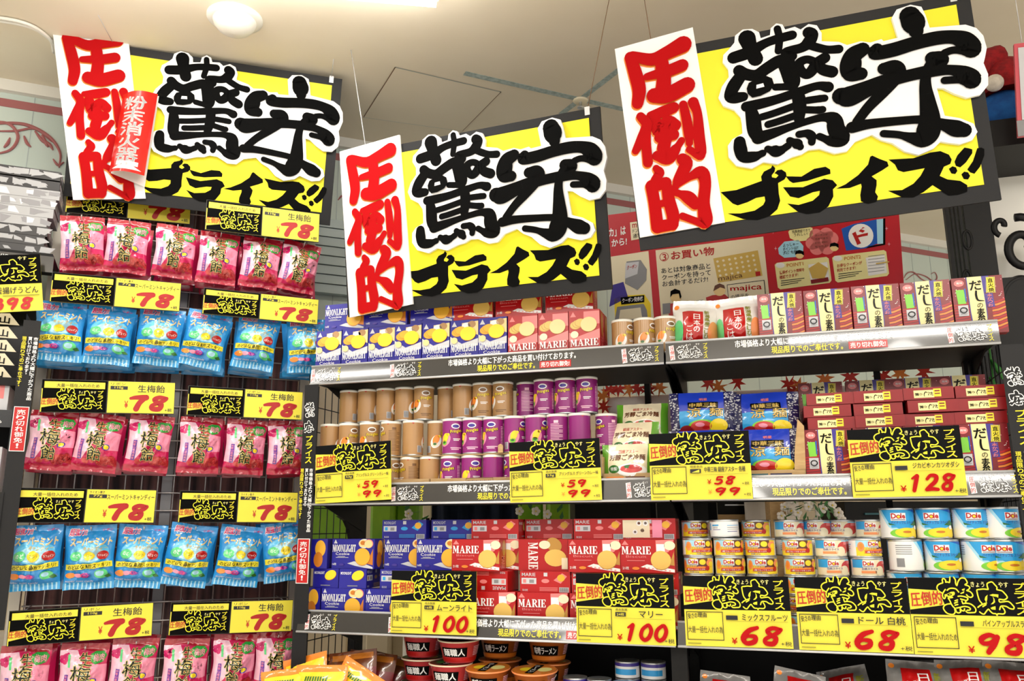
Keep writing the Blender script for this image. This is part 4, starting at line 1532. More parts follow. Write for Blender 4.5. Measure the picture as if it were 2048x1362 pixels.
K['tapem'] = noisy('pale_blue_tape', (190, 206, 204), (150, 168, 166), 60, 0.5)
tape((929, 146), (1250, 219), 0.03, 'long strip of pale patching tape running towards the right sign')
tape((1250, 130), (1122, 228), 0.026, 'pale patching tape crossing the longer strip at the sprinkler')
x, y = ceil_pt(1161, 200)
t = thing('sprinkler_head', 'small round metal sprinkler head where the tapes cross', 'sprinkler', WF, (x, y, CEIL - 0.002))
MB().lathe([(0, -0.008), (0.026, -0.008), (0.032, -0.002), (0.032, 0)], 'cream', 24).obj('rosette', t)
m = MB().lathe([(0, -0.034), (0.014, -0.034), (0.014, -0.031), (0.006, -0.03), (0.006, -0.008)], 'tin', 16)
m.obj('deflector', t)

# conduit top left
m = MB()
P = [(-20, 28), (30, 36), (62, 46), (85, 60), (103, 78), (108, 100)]
for off in (0.0, 0.02):
    m.tube([(*ceil_pt(x, y), CEIL - 0.01 - off * 0.2) if False else (ceil_pt(x, y)[0], ceil_pt(x, y)[1] + off, CEIL - 0.009) for x, y in [(a, c) for a, c, _ in smooth_path([(a, c, 1) for a, c in P], 4)]], 0.006, 'plastic', 8)
thing('cable_conduit', 'pair of cream cables on the ceiling left of the first sign', 'cable', WF, me=m.data('cable_conduit'))


# ------------------------------------------------------------------ the three hanging signs
def sign_frame(pos, yaw, pitch, roll):
    M = Matrix.Translation((pos[0], pos[1], pos[2] + EYE)) @ Matrix.Rotation(radians(yaw), 4, 'Z') @ Matrix.Rotation(radians(pitch), 4, 'X') @ Matrix.Rotation(radians(-roll), 4, 'Y')
    return Frame(M)


SGL = sign_frame((-1.121, 2.863, 1.412 - 0), 14.07, 12.22, -1.85)
SGM = sign_frame((-0.143, 2.569, 0.975), -22.07, 9.06, -0.22)
SGR = sign_frame((0.787, 2.113, 1.065), -13.15, 8.4, 3.79)
SGL = sign_frame((-1.121, 2.863, 1.412), 14.07, 12.22, -1.85)
SW, SH = 0.93, 0.563


def on_sign(x, y):
    """a point of the brush lettering in the sign's own metres."""
    return SGR.at(x, y, -0.006)


PXM = SGR.at(1700, 200, 0)[0] - SGR.at(1699, 200, 0)[0]


def sign_art(L, m, lift, grow=0.0):
    """brush strokes laid on a board as real sheet."""
    q = Art(1, 1)
    for P in L:
        q.stroke([(*on_sign(x, y), r * PXM * 1.09) for x, y, r in P], m, grow, 0, k=6)
    return q


def sheet(mb, q, y):
    for V, F, m, lv in q.it:
        mb.add([(x, y - lv * 0.0005, z) for x, z in V], F, m)


def big_sign(F, label, white, tape_side=None, glare=None):
    t = thing('hanging_sign', label, 'sign', F)
    m = MB()
    m.box(-SW / 2, SW / 2, -0.005, 0.005, -SH / 2, SH / 2, 'boardblack')
    m.obj('backing_board', t)
    m = MB()
    m.box(-SW / 2 + 0.02, SW / 2 - 0.036, -0.0075, -0.0055, -SH / 2 + 0.045, SH / 2 - 0.03, 'boardyellow')
    m.obj('yellow_sheet', t)
    # raised white cut-out with the two large characters
    m = MB()
    m.prism([on_sign(x, y) for x, y in HALO], -0.02, -0.008, 'foam')
    h = m.obj('character_cutout', t)
    m = MB()
    sheet(m, sign_art(ODO + YASU, 'black', 0), -0.0207)
    m.add([(*(lambda p: (p[0], -0.0242, p[1]))(on_sign(x, y)),) for x, y in KUCHI], [tuple(range(len(KUCHI)))], 'black')
    m.add([(*(lambda p: (p[0], -0.0247, p[1]))(on_sign(x, y)),) for x, y in KUCHI_IN], [(0, 1, 2, 3)], 'foam')
    m.obj('brush_characters', h)
    m = MB()
    for P in PRICE_KANA:
        m.add([(on_sign(x, y)[0], -0.0083, on_sign(x, y)[1]) for x, y in P], [tuple(range(len(P)))], 'black')
    m.obj('kana_lettering', t)
    # white side panel
    Q = [F.at(x, y, -0.014) for x, y in white]
    m = MB()
    m.prism([Q[0], Q[1], Q[2], Q[3]][::-1], -0.014, -0.006, 'foam')
    p = m.obj('side_panel', t)

    def uv(x, y):
        return (Q[0][0] * (1 - x) * (1 - y) + Q[1][0] * x * (1 - y) + Q[2][0] * x * y + Q[3][0] * (1 - x) * y,
                Q[0][1] * (1 - x) * (1 - y) + Q[1][1] * x * (1 - y) + Q[2][1] * x * y + Q[3][1] * (1 - x) * y)
    # the panel's print was measured on the right sign: corners (-32,178) (450,45) (650,1252) (120,1348) of its sheet
    A = Art(1, 1)
    A.sub = 0
    for col, dx, dy, lv in (('orange', -6, 9, 0), ('brush_red', 0, 0, 7)):
        for P in ATTO:
            S = []
            for x, y, r in P:
                X, Y = x + dx, y + dy
                # inverse of the sheet's own slant
                v = (Y - 178 + 0.274 * (X + 32)) / 1185.0
                v = min(max(v, 0.02), 0.98)
                lx = -32 + 152 * v
                u = (X - lx) / (482 + 48 * v)
                S.append((*uv(u, v), r * PXM / 3.095 * 1.02))
            A.stroke(S, col, 0, lv, k=5)
    m = MB()
    for V, Fc, mm, lv in A.it:
        m.add([(x, -0.0146 - lv * 0.0004, z) for x, z in V], Fc, mm)
    m.obj('red_lettering', p)
    return t


WR = [(1229.5, 98), (1385.5, 54.5), (1450, 444.5), (1280, 475)]
WM = [(679, 303.5), (798.5, 269.5), (825.5, 608), (699.5, 635)]
WL = [(104, 52), (254, 54), (291, 397), (146, 400)]
sl = big_sign(SGL, 'yellow sign with black border over the candy rack, red plate in front', WL)
sm = big_sign(SGM, 'yellow sign with black border hanging lowest, above the blue cookie boxes', WM)
sr = big_sign(SGR, 'largest-looking yellow sign, upper right, hiding the red poster top', WR)


def cord(F, parent, x, z, px, py, r=0.0011, m='wire'):
    """a thin cord from the sign's top edge up to the ceiling."""
    a = F.M @ Vector((x, 0.0, z))
    c = Vector((*ceil_pt(px, py), EYE + CEIL))
    q = MB()
    I = F.I
    q.tube([I @ a, I @ c], r, m, 6)
    q.box(x - 0.008, x + 0.008, -0.007, 0.007, z - 0.02, z + 0.006, 'lip')
    q.obj('hanging_cord', parent)


cord(SGM, sm, SW / 2 - 0.04, SH / 2, 1222, -20, 0.0011, 'tan_dark')
cord(SGM, sm, -SW / 2 + 0.10, SH / 2, 702, 100, 0.0015, 'lip')
cord(SGR, sr, -SW / 2 + 0.10, SH / 2, 1284, -30, 0.0011, 'tan_dark')
cord(SGR, sr, SW / 2 - 0.04, SH / 2, 1935, -60, 0.0011, 'tan_dark')
cord(SGL, sl, SW / 2 - 0.04, SH / 2, 667, 118, 0.0011, 'lip')
cord(SGL, sl, -SW / 2 + 0.12, SH / 2, 196, 30, 0.0011, 'lip')

# red three-sided extinguisher plate in front of the left sign
YE = -0.05
q = [SGL.at(*p, YE) for p in ((247, 190), (316, 189), (289, 352), (219, 344))]
t = thing('extinguisher_plate', 'red folded plate with white writing sticking out before the left sign', 'sign', SGL)
m = MB()
N = 10
top, bot = [], []
for i in range(N + 1):
    s = i / N
    bulge = -0.05 * sin(pi * s) - 0.004
    top.append((q[0][0] + (q[1][0] - q[0][0]) * s, YE + bulge, q[0][1] + (q[1][1] - q[0][1]) * s))
    bot.append((q[3][0] + (q[2][0] - q[3][0]) * s, YE + bulge, q[3][1] + (q[2][1] - q[3][1]) * s))
K['platered'] = mat('red_plate', (214, 30, 20), 0.25, coat=0.8)
K['plateback'] = mat('plate_inside', (226, 214, 210), 0.6)
V = top + bot
m.add(V, [(i + N + 1, i + N + 2, i + 1, i) for i in range(N)], 'platered', True)
V2 = [(x, y + 0.0015, z) for x, y, z in V]
m.add(V2, [(i, i + 1, i + N + 2, i + N + 1) for i in range(N)], 'plateback', True)
tip = SGL.at(287, 372, YE)
m.obj('curved_face', t)
m = MB()
bk = [top[0], top[-1], (bot[-1][0], YE + 0.012, tip[1]), (bot[0][0], YE + 0.002, bot[0][2])]
m.add([(x, YE + 0.02, z) for x, _, z in bk] + [(x, YE + 0.022, z) for x, _, z in bk], [(3, 2, 1, 0), (4, 5, 6, 7), (0, 1, 5, 4), (1, 2, 6, 5), (2, 3, 7, 6), (3, 0, 4, 7)], 'plateback')
m.box(top[5][0] - 0.01, top[5][0] + 0.01, YE + 0.022, -0.0205, top[5][2] - 0.06, top[5][2] - 0.03, 'plateback')
m.obj('back_plate', t)
A = Art(100, 230)
for i, ch in enumerate('粉末消火器'):
    A.text(ch, 16, 16 + i * 37, 78, 52 + i * 37, 'white', 0.05, lv=0, res=3)
A.poly([(8, 222), (50, 202), (92, 222)], 'white', 0)
A.rect(20, 200, 82, 212, 'white', 0)
m = MB()


def curve(x, y, e):
    s = min(max(x, 0), 1)
    a = [top[0][k] + (top[-1][k] - top[0][k]) * s for k in (0, 2)]
    c = [bot[0][k] + (bot[-1][k] - bot[0][k]) * s for k in (0, 2)]
    f = s * N
    i = min(int(f), N - 1)
    yy = top[i][1] + (top[i + 1][1] - top[i][1]) * (f - i)
    return (a[0] + (c[0] - a[0]) * y, yy - e, a[1] + (c[1] - a[1]) * y)


bm, mats_ = cut_art(A, [100 * i / N for i in range(1, N)], [])
for v in bm.verts:
    v.co = curve(v.co.x / 100, v.co.y / 230, 0.0006)
me = bpy.data.meshes.new('white_lettering')
bm.to_mesh(me)
bm.free()
for mm in mats_:
    me.materials.append(mm)
put('white_lettering', me, t)
# ------------------------------------------------------------------ black shelf unit
S1, S2, S3, S4 = 0.505, 0.10, -0.288, -0.55        # tops of the boards
U0, U1, U2, U3 = 0.0, 1.2, 1.206, 2.085
unit = thing('shelf_unit', 'black steel shelf unit of two bays filled with groceries', 'shelf', CF, (0, 0, 0))
DP = 0.40
for x in (-0.012, 1.203, 2.10):
    m = MB()
    m.box(x - 0.015, x + 0.015, DP, DP + 0.05, FLOOR, 0.56 if x < 2 else 0.62, 'steel')
    m.obj('upright', unit)
for x, hw in ((1.203, 0.022),):
    m = MB()
    m.box(x - hw, x + hw, 0.02, 0.05, FLOOR, S3 - 0.04, 'steel')
    m.obj('front_post', unit)
for (a, c) in ((U0, U1), (U2, U3)):
    for z in (S1, S2, S3, S4):
        m = MB()
        m.box(a, c, 0.004, DP, z - 0.028, z - 0.0008, 'steel')
        m.box(a, c, 0.004, 0.012, z - 0.036, z - 0.0008, 'steel')
        m.obj('shelf_board', unit)
        if z == S4:
            continue
        for x in (a + 0.012, c - 0.012):                                     # shelf brackets
            q = MB()
            y0, y1 = 0.10, DP
            q.add([(x - .002, y0, z - 0.028), (x - .002, y1, z - 0.028), (x - .002, y1, z - 0.12), (x + .002, y0, z - 0.028), (x + .002, y1, z - 0.028), (x + .002, y1, z - 0.12)],
                  [(0, 1, 2), (5, 4, 3), (0, 2, 5, 3), (0, 3, 4, 1), (1, 4, 5, 2)], 'steel')
            q.obj('bracket', unit)
m = MB().box(U0, U3, 0.03, DP, FLOOR, FLOOR + 0.12, 'steel')
m.obj('plinth', unit)
m = MB()                                                                       # rounded black corner plate seen behind the mesh
pts = [(0.40, 0.035), (0.22, 0.035), (0.27, 0.02), (0.30, -0.01), (0.32, -0.06), (0.33, -0.30), (0.40, -0.30)]
m.add([(0.0, y, z) for y, z in pts] + [(0.012, y, z) for y, z in pts], [tuple(range(7)), tuple(range(7, 14))[::-1]] + [(i, (i + 1) % 7, (i + 1) % 7 + 7, i + 7) for i in range(7)], 'steel')
m.obj('corner_plate', unit)
m = MB().box(0.30, U3, DP + 0.055, DP + 0.065, FLOOR, -0.34, 'steel')  # dark sheet added so the gap below the lowest rail stays dark
m.obj('added_dark_sheet', unit)


def side_mesh(x, z0, z1):
    m = MB()
    y0, y1 = 0.03, DP
    for k in range(9):
        y = y0 + (y1 - y0) * k / 8
        m.tube([(x, y, z0), (x, y, z1)], 0.0018, 'blackwire', 5)
    k = z0
    while k < z1:
        m.tube([(x + 0.002, y0, k), (x + 0.002, y1, k)], 0.0018, 'blackwire', 5)
        k += 0.085
    m.obj('side_grid', unit)


side_mesh(-0.004, -0.62, S1 - 0.03)
side_mesh(2.092, -0.62, S1 - 0.03)
E1 = '市場価格より大幅に下がった商品を買い付けております。'
E2 = '現品限りでのご奉仕です。'
E3 = '売り切れ御免!'


def rail(a, c, z0, tags, slogans, tilt=8.0, L=0.062):
    """price rail with its printed strip under a clear front; tags and slogans start at the given x."""
    m = MB()
    tt = math.tan(radians(tilt)) * L                     # the clear front leans back at its top
    prof = [(0.004, z0 - 0.002)] + [(-0.004 - tt * (1 - t / 4), z0 + L * t / 4) for t in range(5)] + [(0.004, z0 + L)]
    n = len(prof)
    m.add([(a, y, z) for y, z in prof] + [(c, y, z) for y, z in prof], [(i, i + n, i + n + 1, i + 1) for i in range(n - 1)], 'rail')
    m.add([(a, y, z) for y, z in prof] + [(c, y, z) for y, z in prof], [tuple(range(n))[::-1], tuple(range(n, 2 * n))], 'rail')
    r = m.obj('price_rail', unit)
    for zz, yy in ((z0 - 0.0005, -0.004 - tt), (z0 + L, -0.004)):
        q = MB()
        q.tube([(a, yy, zz), (c, yy, zz)], 0.0036, 'lip', 8)
        q.obj('clear_lip', r)
    A = Art((c - a) * 1000, L * 1000)
    for u in tags:
        x = (u - a) * 1000
        A.poly([(x, 12), (x + 14, 10), (x + 18, 54), (x + 4, 56)], 'white', 0)
        A.text('圧倒的', x + 4, 12, x + 15, 54, 'red', 0.03, vert=True, lv=1)
        B = LOGO_RAIL
        A.put(B, x + 22, 12, x + 98, 54)
        A.text('プライス', x + 100, 8, x + 112, 56, 'yellow', 0.03, vert=True, lv=1)
        A.text('きょう', x + 50, 8, x + 64, 14, 'white', 0.01, lv=1)
        A.text('やす', x + 78, 8, x + 90, 14, 'white', 0.01, lv=1)
    for u in slogans:
        x = (u - a) * 1000
        A.text(E1, x, 8, x + 420, 30, 'white', 0.035, lv=1)
        A.text(E2, x + 100, 33, x + 290, 54, 'yellow', 0.035, lv=1)
        A.rect(x + 305, 33, x + 405, 55, 'red', 1)
        A.text(E3, x + 310, 36, x + 400, 52, 'white', 0.03, lv=2)
    m = MB()

    def mp(x, y, e):
        z = z0 + L * (1 - y)
        t = 0
        for i in range(n - 1):
            if prof[i][1] <= z <= prof[i + 1][1] and i > 0:
                t = prof[i][0] + (prof[i + 1][0] - prof[i][0]) * (z - prof[i][1]) / max(prof[i + 1][1] - prof[i][1], 1e-6)
        return (a + (c - a) * x, t - 0.0008 - e, z)
    m.art(A, mp, 'cover')
    m.obj('printed_strip', r)


def uC(x, y, d=-0.006):
    return CF.at(x, y, d)[0]


rail(U0 + 0.012, U1, 0.468, (uC(622, 760), uC(780, 748), uC(1243, 712)), (uC(897, 730),), 6.0)
rail(U2, U3, 0.468, (uC(1338, 705), uC(1892, 668)), (uC(1470, 690),), 6.0)
rail(U0 + 0.012, U1, 0.070, (uC(783, 985), uC(1252, 985)), (uC(896, 980),), 9.5)
rail(U2, U3, 0.070, (uC(1936, 970),), (uC(1470, 975),), 9.5)
rail(U0 + 0.012, U1, -0.324, (uC(612, 1240), uC(778, 1245)), (uC(935, 1250),), 14.0)
rail(U2, U3, -0.324, (), (), 14.0)


# ------------------------------------------------------------------ upright advertising strips
def strip(F, label, pts, y=-0.014, w=0.052, flip=False, sold=None, split=True):
    """black upright strip: logo on top, kana, two columns of print, red sold-out label."""
    (x0, z1), z0 = pts
    t = thing('advertising_strip', label, 'banner', F, (x0, y, z0))
    h = z1 - z0
    m = MB().box(0, w, 0, 0.0015, 0, h, 'boardblack')
    m.obj('backing_strip', t)
    A = Art(w * 1000, h * 1000)
    W_ = w * 1000
    o = 60
    LG = Art(600, 570)
    logo_lines(LG, 'white', None, 12, 'o', -20, 0)
    LY = Art(600, 570)
    logo_lines(LY, 'white', None, 12, 'y', -550, 0)
    if sold is not None and sold < 0:
        o = -400
    if o > 0:
        A.put(LG, 4, o, W_ - 4, o + 52)
        A.put(LY, 4, o + 56, W_ - 4, o + 104)
        A.text('プライス', W_ * .3, o + 110, W_ * .78, o + 205, 'yellow', 0.04, vert=True)
        b0 = o + 220
    else:
        b0 = 55
    A.text(E2, W_ * 0.06, b0, W_ * 0.3, b0 + 170, 'yellow', 0.04, vert=True, lv=20)
    A.text('買い付けております。', W_ * 0.40, b0, W_ * 0.62, b0 + 130, 'white', 0.04, vert=True, lv=20)
    A.text('市場価格より大幅に下がった商品', W_ * 0.70, b0, W_ * 0.95, b0 + 205, 'white', 0.04, vert=True, lv=20)
    m = MB().art(A, face_front(w, h, 0, 0, 0))
    m.obj('printed_text', t)
    s0 = b0 + 225
    B = Art(46, 130)
    B.bg('white')
    B.rect(2, 2, 44, 128, 'red')
    B.text(E3, 10, 8, 36, 122, 'white', 0.03, vert=True)
    m = MB()
    m.box(0.004, w - 0.004, -0.0025, -0.001, h - (s0 + 140) / 1000, h - s0 / 1000, 'foam')
    m.art(B, face_front(w - 0.008, 0.14, -0.0027, 0.004, h - (s0 + 140) / 1000))
    m.obj('sold_out_label', t)
    return t


x0, zt = CF.at(610, 770, -0.014)
strip(CF, 'black upright strip with logo and small red label between rack and shelves', ((x0, zt), -0.44))
x0, zt = CF.at(1998, 690, -0.014)
strip(CF, 'black upright strip with white logo at the right end of the shelf unit', ((x0, zt), -0.40), w=0.056)
x0, zt = LF.at(48, 640, -0.01)
strip(LF, 'black upright strip with red label left of the candy rack', ((x0, zt), -0.30), w=0.05, sold=-1)


# ------------------------------------------------------------------ price cards
def quad_pose(F, q, y):
    P = [F.at(*p, y) for p in q]
    cx, cz = sum(p[0] for p in P) / 4, sum(p[1] for p in P) / 4
    w = (math.hypot(P[1][0] - P[0][0], P[1][1] - P[0][1]) + math.hypot(P[2][0] - P[3][0], P[2][1] - P[3][1])) / 2
    h = (math.hypot(P[3][0] - P[0][0], P[3][1] - P[0][1]) + math.hypot(P[2][0] - P[1][0], P[2][1] - P[1][1])) / 2
    rot = (math.atan2(P[1][1] - P[0][1], P[1][0] - P[0][0]) + math.atan2(P[2][1] - P[3][1], P[2][0] - P[3][0])) / 2
    return cx, cz, w, h, math.degrees(rot)


K['cardback'] = mat('card_paper', (240, 230, 72), 0.3, coat=0.8, coat_rough=0.12)
for k_ in ('card', 'card_ink', 'brush_red'):
    pass


def price_card(label, q, art, y=-0.025):
    cx, cz, w, h, rot = quad_pose(CF, q, y)
    t = thing('price_card', label, 'price card', CF, (cx, y, cz), ry=-rot, group='square price cards on the shelf rails')
    m = MB()
    m.box(-w / 2, w / 2, 0, 0.0016, -h / 2, h / 2, 'cardback')
    m.obj('card', t)
    top, low = Art(art.W, art.H), Art(art.W, art.H)
    m = MB().art(art, face_front(w, h, 0, -w / 2, -h / 2), 'cover')
    m.obj('print', t)
    m = MB().box(-w * 0.3, w * 0.3, 0.0016, 0.005, -h * 0.5, -h * 0.5 + 0.012, 'lip')
    m.obj('clip', t)
    return t


price_card('price card of 59 and 99 in front of the brown chip cans, middle shelf', [(632, 893), (780.6, 880.6), (783.7, 999), (630.6, 1007)],
           deal_card_art('プリングルス グリーンカレー味', '59', ('森永製菓', '53g'), small_price='99', name_box=(960, 600, 1690, 665)))
price_card('price card of 59 and 99 in front of the purple chip cans, middle shelf', [(1021, 887), (1201, 874), (1202, 1001), (1018, 1004)],
           deal_card_art('プリングルス グリーンカレー味', '59', ('森永製菓', '53g'), small_price='99', name_box=(960, 600, 1690, 665)))
price_card('price card of 58 and 99 below the blue noodle packs, middle shelf', [(1298, 868), (1498, 861), (1505, 997.3), (1301.6, 1001)],
           deal_card_art('中華三昧 銀座アスター 各種', '58', ('明星食品', ''), small_price='99', name_box=(950, 590, 1640, 680)))
price_card('price card of 128 below the red soup stock boxes, middle shelf', [(1692.8, 860.4), (1918.3, 849.8), (1936, 990.8), (1706.9, 995.5)],
           deal_card_art('ジカビホンカツオダシ', '128', name_box=(960, 585, 1660, 680), fig=(860, 770, 1590, 1060)))
price_card('price card of 100 with four katakana before the blue cookie boxes, lowest shelf', [(786, 1142), (952, 1142), (954, 1272.5), (779, 1264)],
           deal_card_art('ムーンライト', '100', ('森永製菓', '16枚'), name_box=(960, 600, 1660, 710), fig=(820, 790, 1600, 1090)))
price_card('price card of 100 with three katakana before the red biscuit boxes, lowest shelf', [(1152, 1147.5), (1348, 1147.5), (1351, 1293.7), (1153.4, 1282)],
           deal_card_art('マリー', '100', ('森永製菓', '24枚'), name_box=(1120, 590, 1530, 700), fig=(850, 790, 1620, 1080)))
price_card('price card of 68 for mixed fruit, lowest shelf, first of the right bay', [(1366.6, 1151.5), (1576.6, 1153), (1586.7, 1297.7), (1370.6, 1291)],
           deal_card_art('ミックスフルーツ', '68', name_box=(950, 600, 1680, 710), fig=(880, 790, 1600, 1090)))
price_card('price card of 68 for white peach, lowest shelf, second of the right bay', [(1590, 1154), (1812, 1156), (1829, 1308), (1597, 1298.7)],
           deal_card_art('ドール 白桃', '68', name_box=(950, 590, 1650, 710), fig=(830, 790, 1560, 1090)))
price_card('price card of 98 for pineapple, lowest shelf, cut by the right picture edge', [(1813.6, 1155), (2061, 1157), (2080, 1318), (1830, 1308)],
           deal_card_art('パインアップルスライス', '98', name_box=(1000, 600, 1700, 700), fig=(880, 790, 1600, 1090), reason='大量一括仕入れのため'))


def candy_card(label, q, which, y=0.0):
    name, maker = (('生梅飴', ('リボン', '110g')) if which == 'plum' else ('スーパーミントキャンディー', ('ライオン菓子', '77g')))
    cx, cz, w, h, rot = quad_pose(LF, q, y)
    t = thing('price_card', label, 'price card', LF, (cx, y, cz), ry=-rot, group='two-part price cards over the candy hooks')
    H, P = candy_card_art(name, '78', maker)
    sp = w * 0.487
    m = MB()
    m.box(-w / 2, w / 2, 0.0012, 0.004, -h / 2 - 0.002, h / 2 + 0.002, 'blackcarton')
    m.obj('holder', t)
    for nm, a, c, art in (('header_card', -w / 2 + 0.002, -w / 2 + sp - 0.003, H), ('figure_card', -w / 2 + sp, w / 2 - 0.001, P)):
        m = MB()
        m.box(a, c, -0.0005, 0.001, -h / 2, h / 2, 'cardback')
        m.art(art, face_front(c - a, h, -0.0005, a, -h / 2))
        m.obj(nm, t)
    for x in (-w * 0.4, w * 0.42):
        m = MB().tube([(x, 0.004, h / 2 - 0.005), (x, 0.03, h / 2 + 0.0), (x, 0.2 - y if y < 0.15 else 0.06, h / 2 + 0.002)], 0.0018, 'wire', 6)
        m.obj('holder_wire', t)
    return t


candy_card('plum candy price card half hidden behind the left hanging sign', [(136, 368), (384, 393), (378, 449), (128, 422)], 'plum', 0.19)
candy_card('plum candy price card overlapping the lower right corner of the hanging sign', [(413.8, 401.8), (640, 427), (636.8, 486), (408.8, 456)], 'plum', -0.012)
candy_card('mint candy price card above the left end of the upper blue bags', [(106.4, 545.4), (363, 567), (358, 623), (96.3, 601)], 'mint')
candy_card('mint candy price card above the right end of the upper blue bags', [(407, 575.8), (637, 600), (635, 648.4), (404.4, 626.5)], 'mint')
candy_card('plum candy price card above the left end of the middle pink bags', [(84.4, 757.8), (350, 767), (348.4, 826.6), (78, 824)], 'plum')
candy_card('plum candy price card above the right end of the middle pink bags', [(376.6, 770), (606, 787), (603, 837.5), (372, 830.6)], 'plum')
candy_card('mint candy price card above the left end of the lower blue bags', [(37, 976.6), (311, 981), (309.4, 1045), (27.5, 1044)], 'mint')
candy_card('mint candy price card above the right end of the lower blue bags', [(359.4, 982), (595, 986), (594, 1044), (355.6, 1044)], 'mint')
candy_card('plum candy price card above the left end of the lowest pink bags', [(17, 1222), (305.6, 1207.5), (304.7, 1269), (14, 1294)], 'plum')
candy_card('plum candy price card above the right end of the lowest pink bags', [(340.6, 1205.6), (584.4, 1201), (584.4, 1261), (337, 1270.6)], 'plum')

# ------------------------------------------------------------------ wire candy rack
GY = 0.25
rack = thing('candy_rack', 'wire grid rack with hooks full of pink and blue candy bags', 'rack', LF, (0, 0, 0))
for x in (-0.022, 0.875):
    m = MB().box(x - 0.016, x + 0.016, GY - 0.01, GY + 0.03, FLOOR, 1.24, 'postm')
    m.obj('upright', rack)
m = MB()
for k in range(17):
    x = 0.01 + 0.85 * k / 16
    m.tube([(x, GY, -0.75), (x, GY, 1.2)], 0.0028, 'wire', 5)
z = -0.75
while z < 1.21:
    m.tube([(0.0, GY - 0.003, z), (0.86, GY - 0.003, z)], 0.0028, 'wire', 5)
    z += 0.062
m.obj('wire_grid', rack)
m = MB().box(0.395, 0.43, GY + 0.01, GY + 0.03, FLOOR, 1.2, 'grey')
m.obj('centre_post', rack)
m = MB().box(0.0, 0.86, GY + 0.05, GY + 0.06, -0.8, 1.22, 'goods_backdrop')  # added striped sheet standing in for goods of the next aisle
m.obj('back_sheet', rack)
m = MB().box(-0.03, 0.89, GY - 0.2, GY + 0.1, FLOOR, FLOOR + 0.16, 'postm')
m.obj('foot', rack)

PLUM, MINT = plum_bag(), mint_bag()
plum_me = [bag_mesh('plum_candy_bag', 0.137, 0.19, PLUM, 'film_pink', 0.028, s, crumple=0.013) for s in (1, 2, 3)]
mint_me = [bag_mesh('mint_candy_bag', 0.148, 0.2, MINT, 'film_blue', 0.026, s, crumple=0.014) for s in (4, 5, 6)]
PB, MBk = Art(310, 420), Art(350, 460)
PB.rect(0, 372, 310, 420, 'deep_pink')
PB.rect(0, 0, 310, 42, 'crimson', 0)
MBk.rect(0, 404, 350, 460, 'sky')
plum_plain = bag_mesh('plum_candy_bag_rear', 0.137, 0.19, PB, 'film_pink', 0.022, 8, nx=10, ny=12)
mint_plain = bag_mesh('mint_candy_bag_rear', 0.148, 0.2, MBk, 'film_blue', 0.020, 9, nx=10, ny=12)
K['pt'] = mat('peg_tip', (220, 218, 214), 0.3, 0.5)
rows = [
    ('plum', 'upper row of pink bags', [(165, 436, 142, 540), (260, 444, 252, 548), (355.6, 455, 351, 550), (441.7, 469, 439, 557), (528, 479, 529, 567), (606.5, 489, 613, 575)]),
    ('mint', 'upper row of blue bags', [(125.8, 607, 113, 724), (226, 616, 219.6, 726), (327, 620, 324, 721), (423, 628, 432, 723), (522, 633, 527, 719), (613, 641, 598, 756)]),
    ('plum', 'middle row of pink bags', [(111.7, 825, 102, 952), (207, 830.5, 207, 950), (307, 833, 304, 953), (404.7, 837.5, 398, 954), (496, 842, 493, 954), (577, 844, 569, 955)]),
    ('mint', 'lower row of blue bags', [(75, 1052.6, 53, 1193), (184, 1052.6, 165, 1187), (289, 1052, 286, 1177), (391, 1052, 401, 1181), (489, 1054, 494, 1175), (565, 1047, 545, 1165)]),
    ('plum', 'lowest row of pink bags', [(55, 1292, 40, 1410), (172.6, 1288.6, 164, 1410), (273.5, 1278.5, 268, 1400), (376, 1279, 372, 1400), (472.6, 1270.6, 470, 1392), (555, 1266, 550, 1390)]),
]
KIND = {'plum': ('plum_candy_bag', 'pink plum candy bag', plum_me, plum_plain, 'candy bag'), 'mint': ('mint_candy_bag', 'blue mint candy bag', mint_me, mint_plain, 'candy bag')}
for ri, (kind, rowname, L) in enumerate(rows):
    nm, txt, mes, plain, cat = KIND[kind]
    for i, (x, y, x2, y2) in enumerate(L):
        yb = 0.045
        u, z = LF.at(x, y, yb)
        u2, z2 = LF.at(x2, y2, yb)
        roll = math.degrees(math.atan2(u2 - u, z - z2))
        place = ORD[i] + ' from the left'
        q = random.Random(ri * 10 + i)
        m = MB()                                                           # the hook of the rack
        m.tube([(u, GY - 0.004, z - 0.008), (u, 0.05, z - 0.012), (u, 0.012, z - 0.010), (u, 0.006, z - 0.002)], 0.0022, 'wire', 6)
        m.tube([(u - 0.012, GY - 0.006, z - 0.002), (u + 0.012, GY - 0.006, z - 0.002)], 0.003, 'wire', 6)
        m.obj('hook', rack)
        for k in range(3):
            yy = 0.045 + k * 0.069
            label = ('front bag, hook %s, %s' % (place, rowname)) if k == 0 else ('%s bag from the front, hook %s, %s' % (ORD[k], place, rowname))
            du = 0 if k == 0 else q.uniform(-0.008, 0.012)
            o = thing(nm, label, cat, LF, (u + du, yy, z + 0.004 - (0 if k == 0 else 0.003)), rz=q.uniform(-3, 3), rx=3,
                      ry=(roll if k == 0 else roll * 0.4 + q.uniform(-4, 4)), group='%s, %s' % (txt + 's', rowname), me=mes[(i + ri) % 3] if k == 0 else plain)
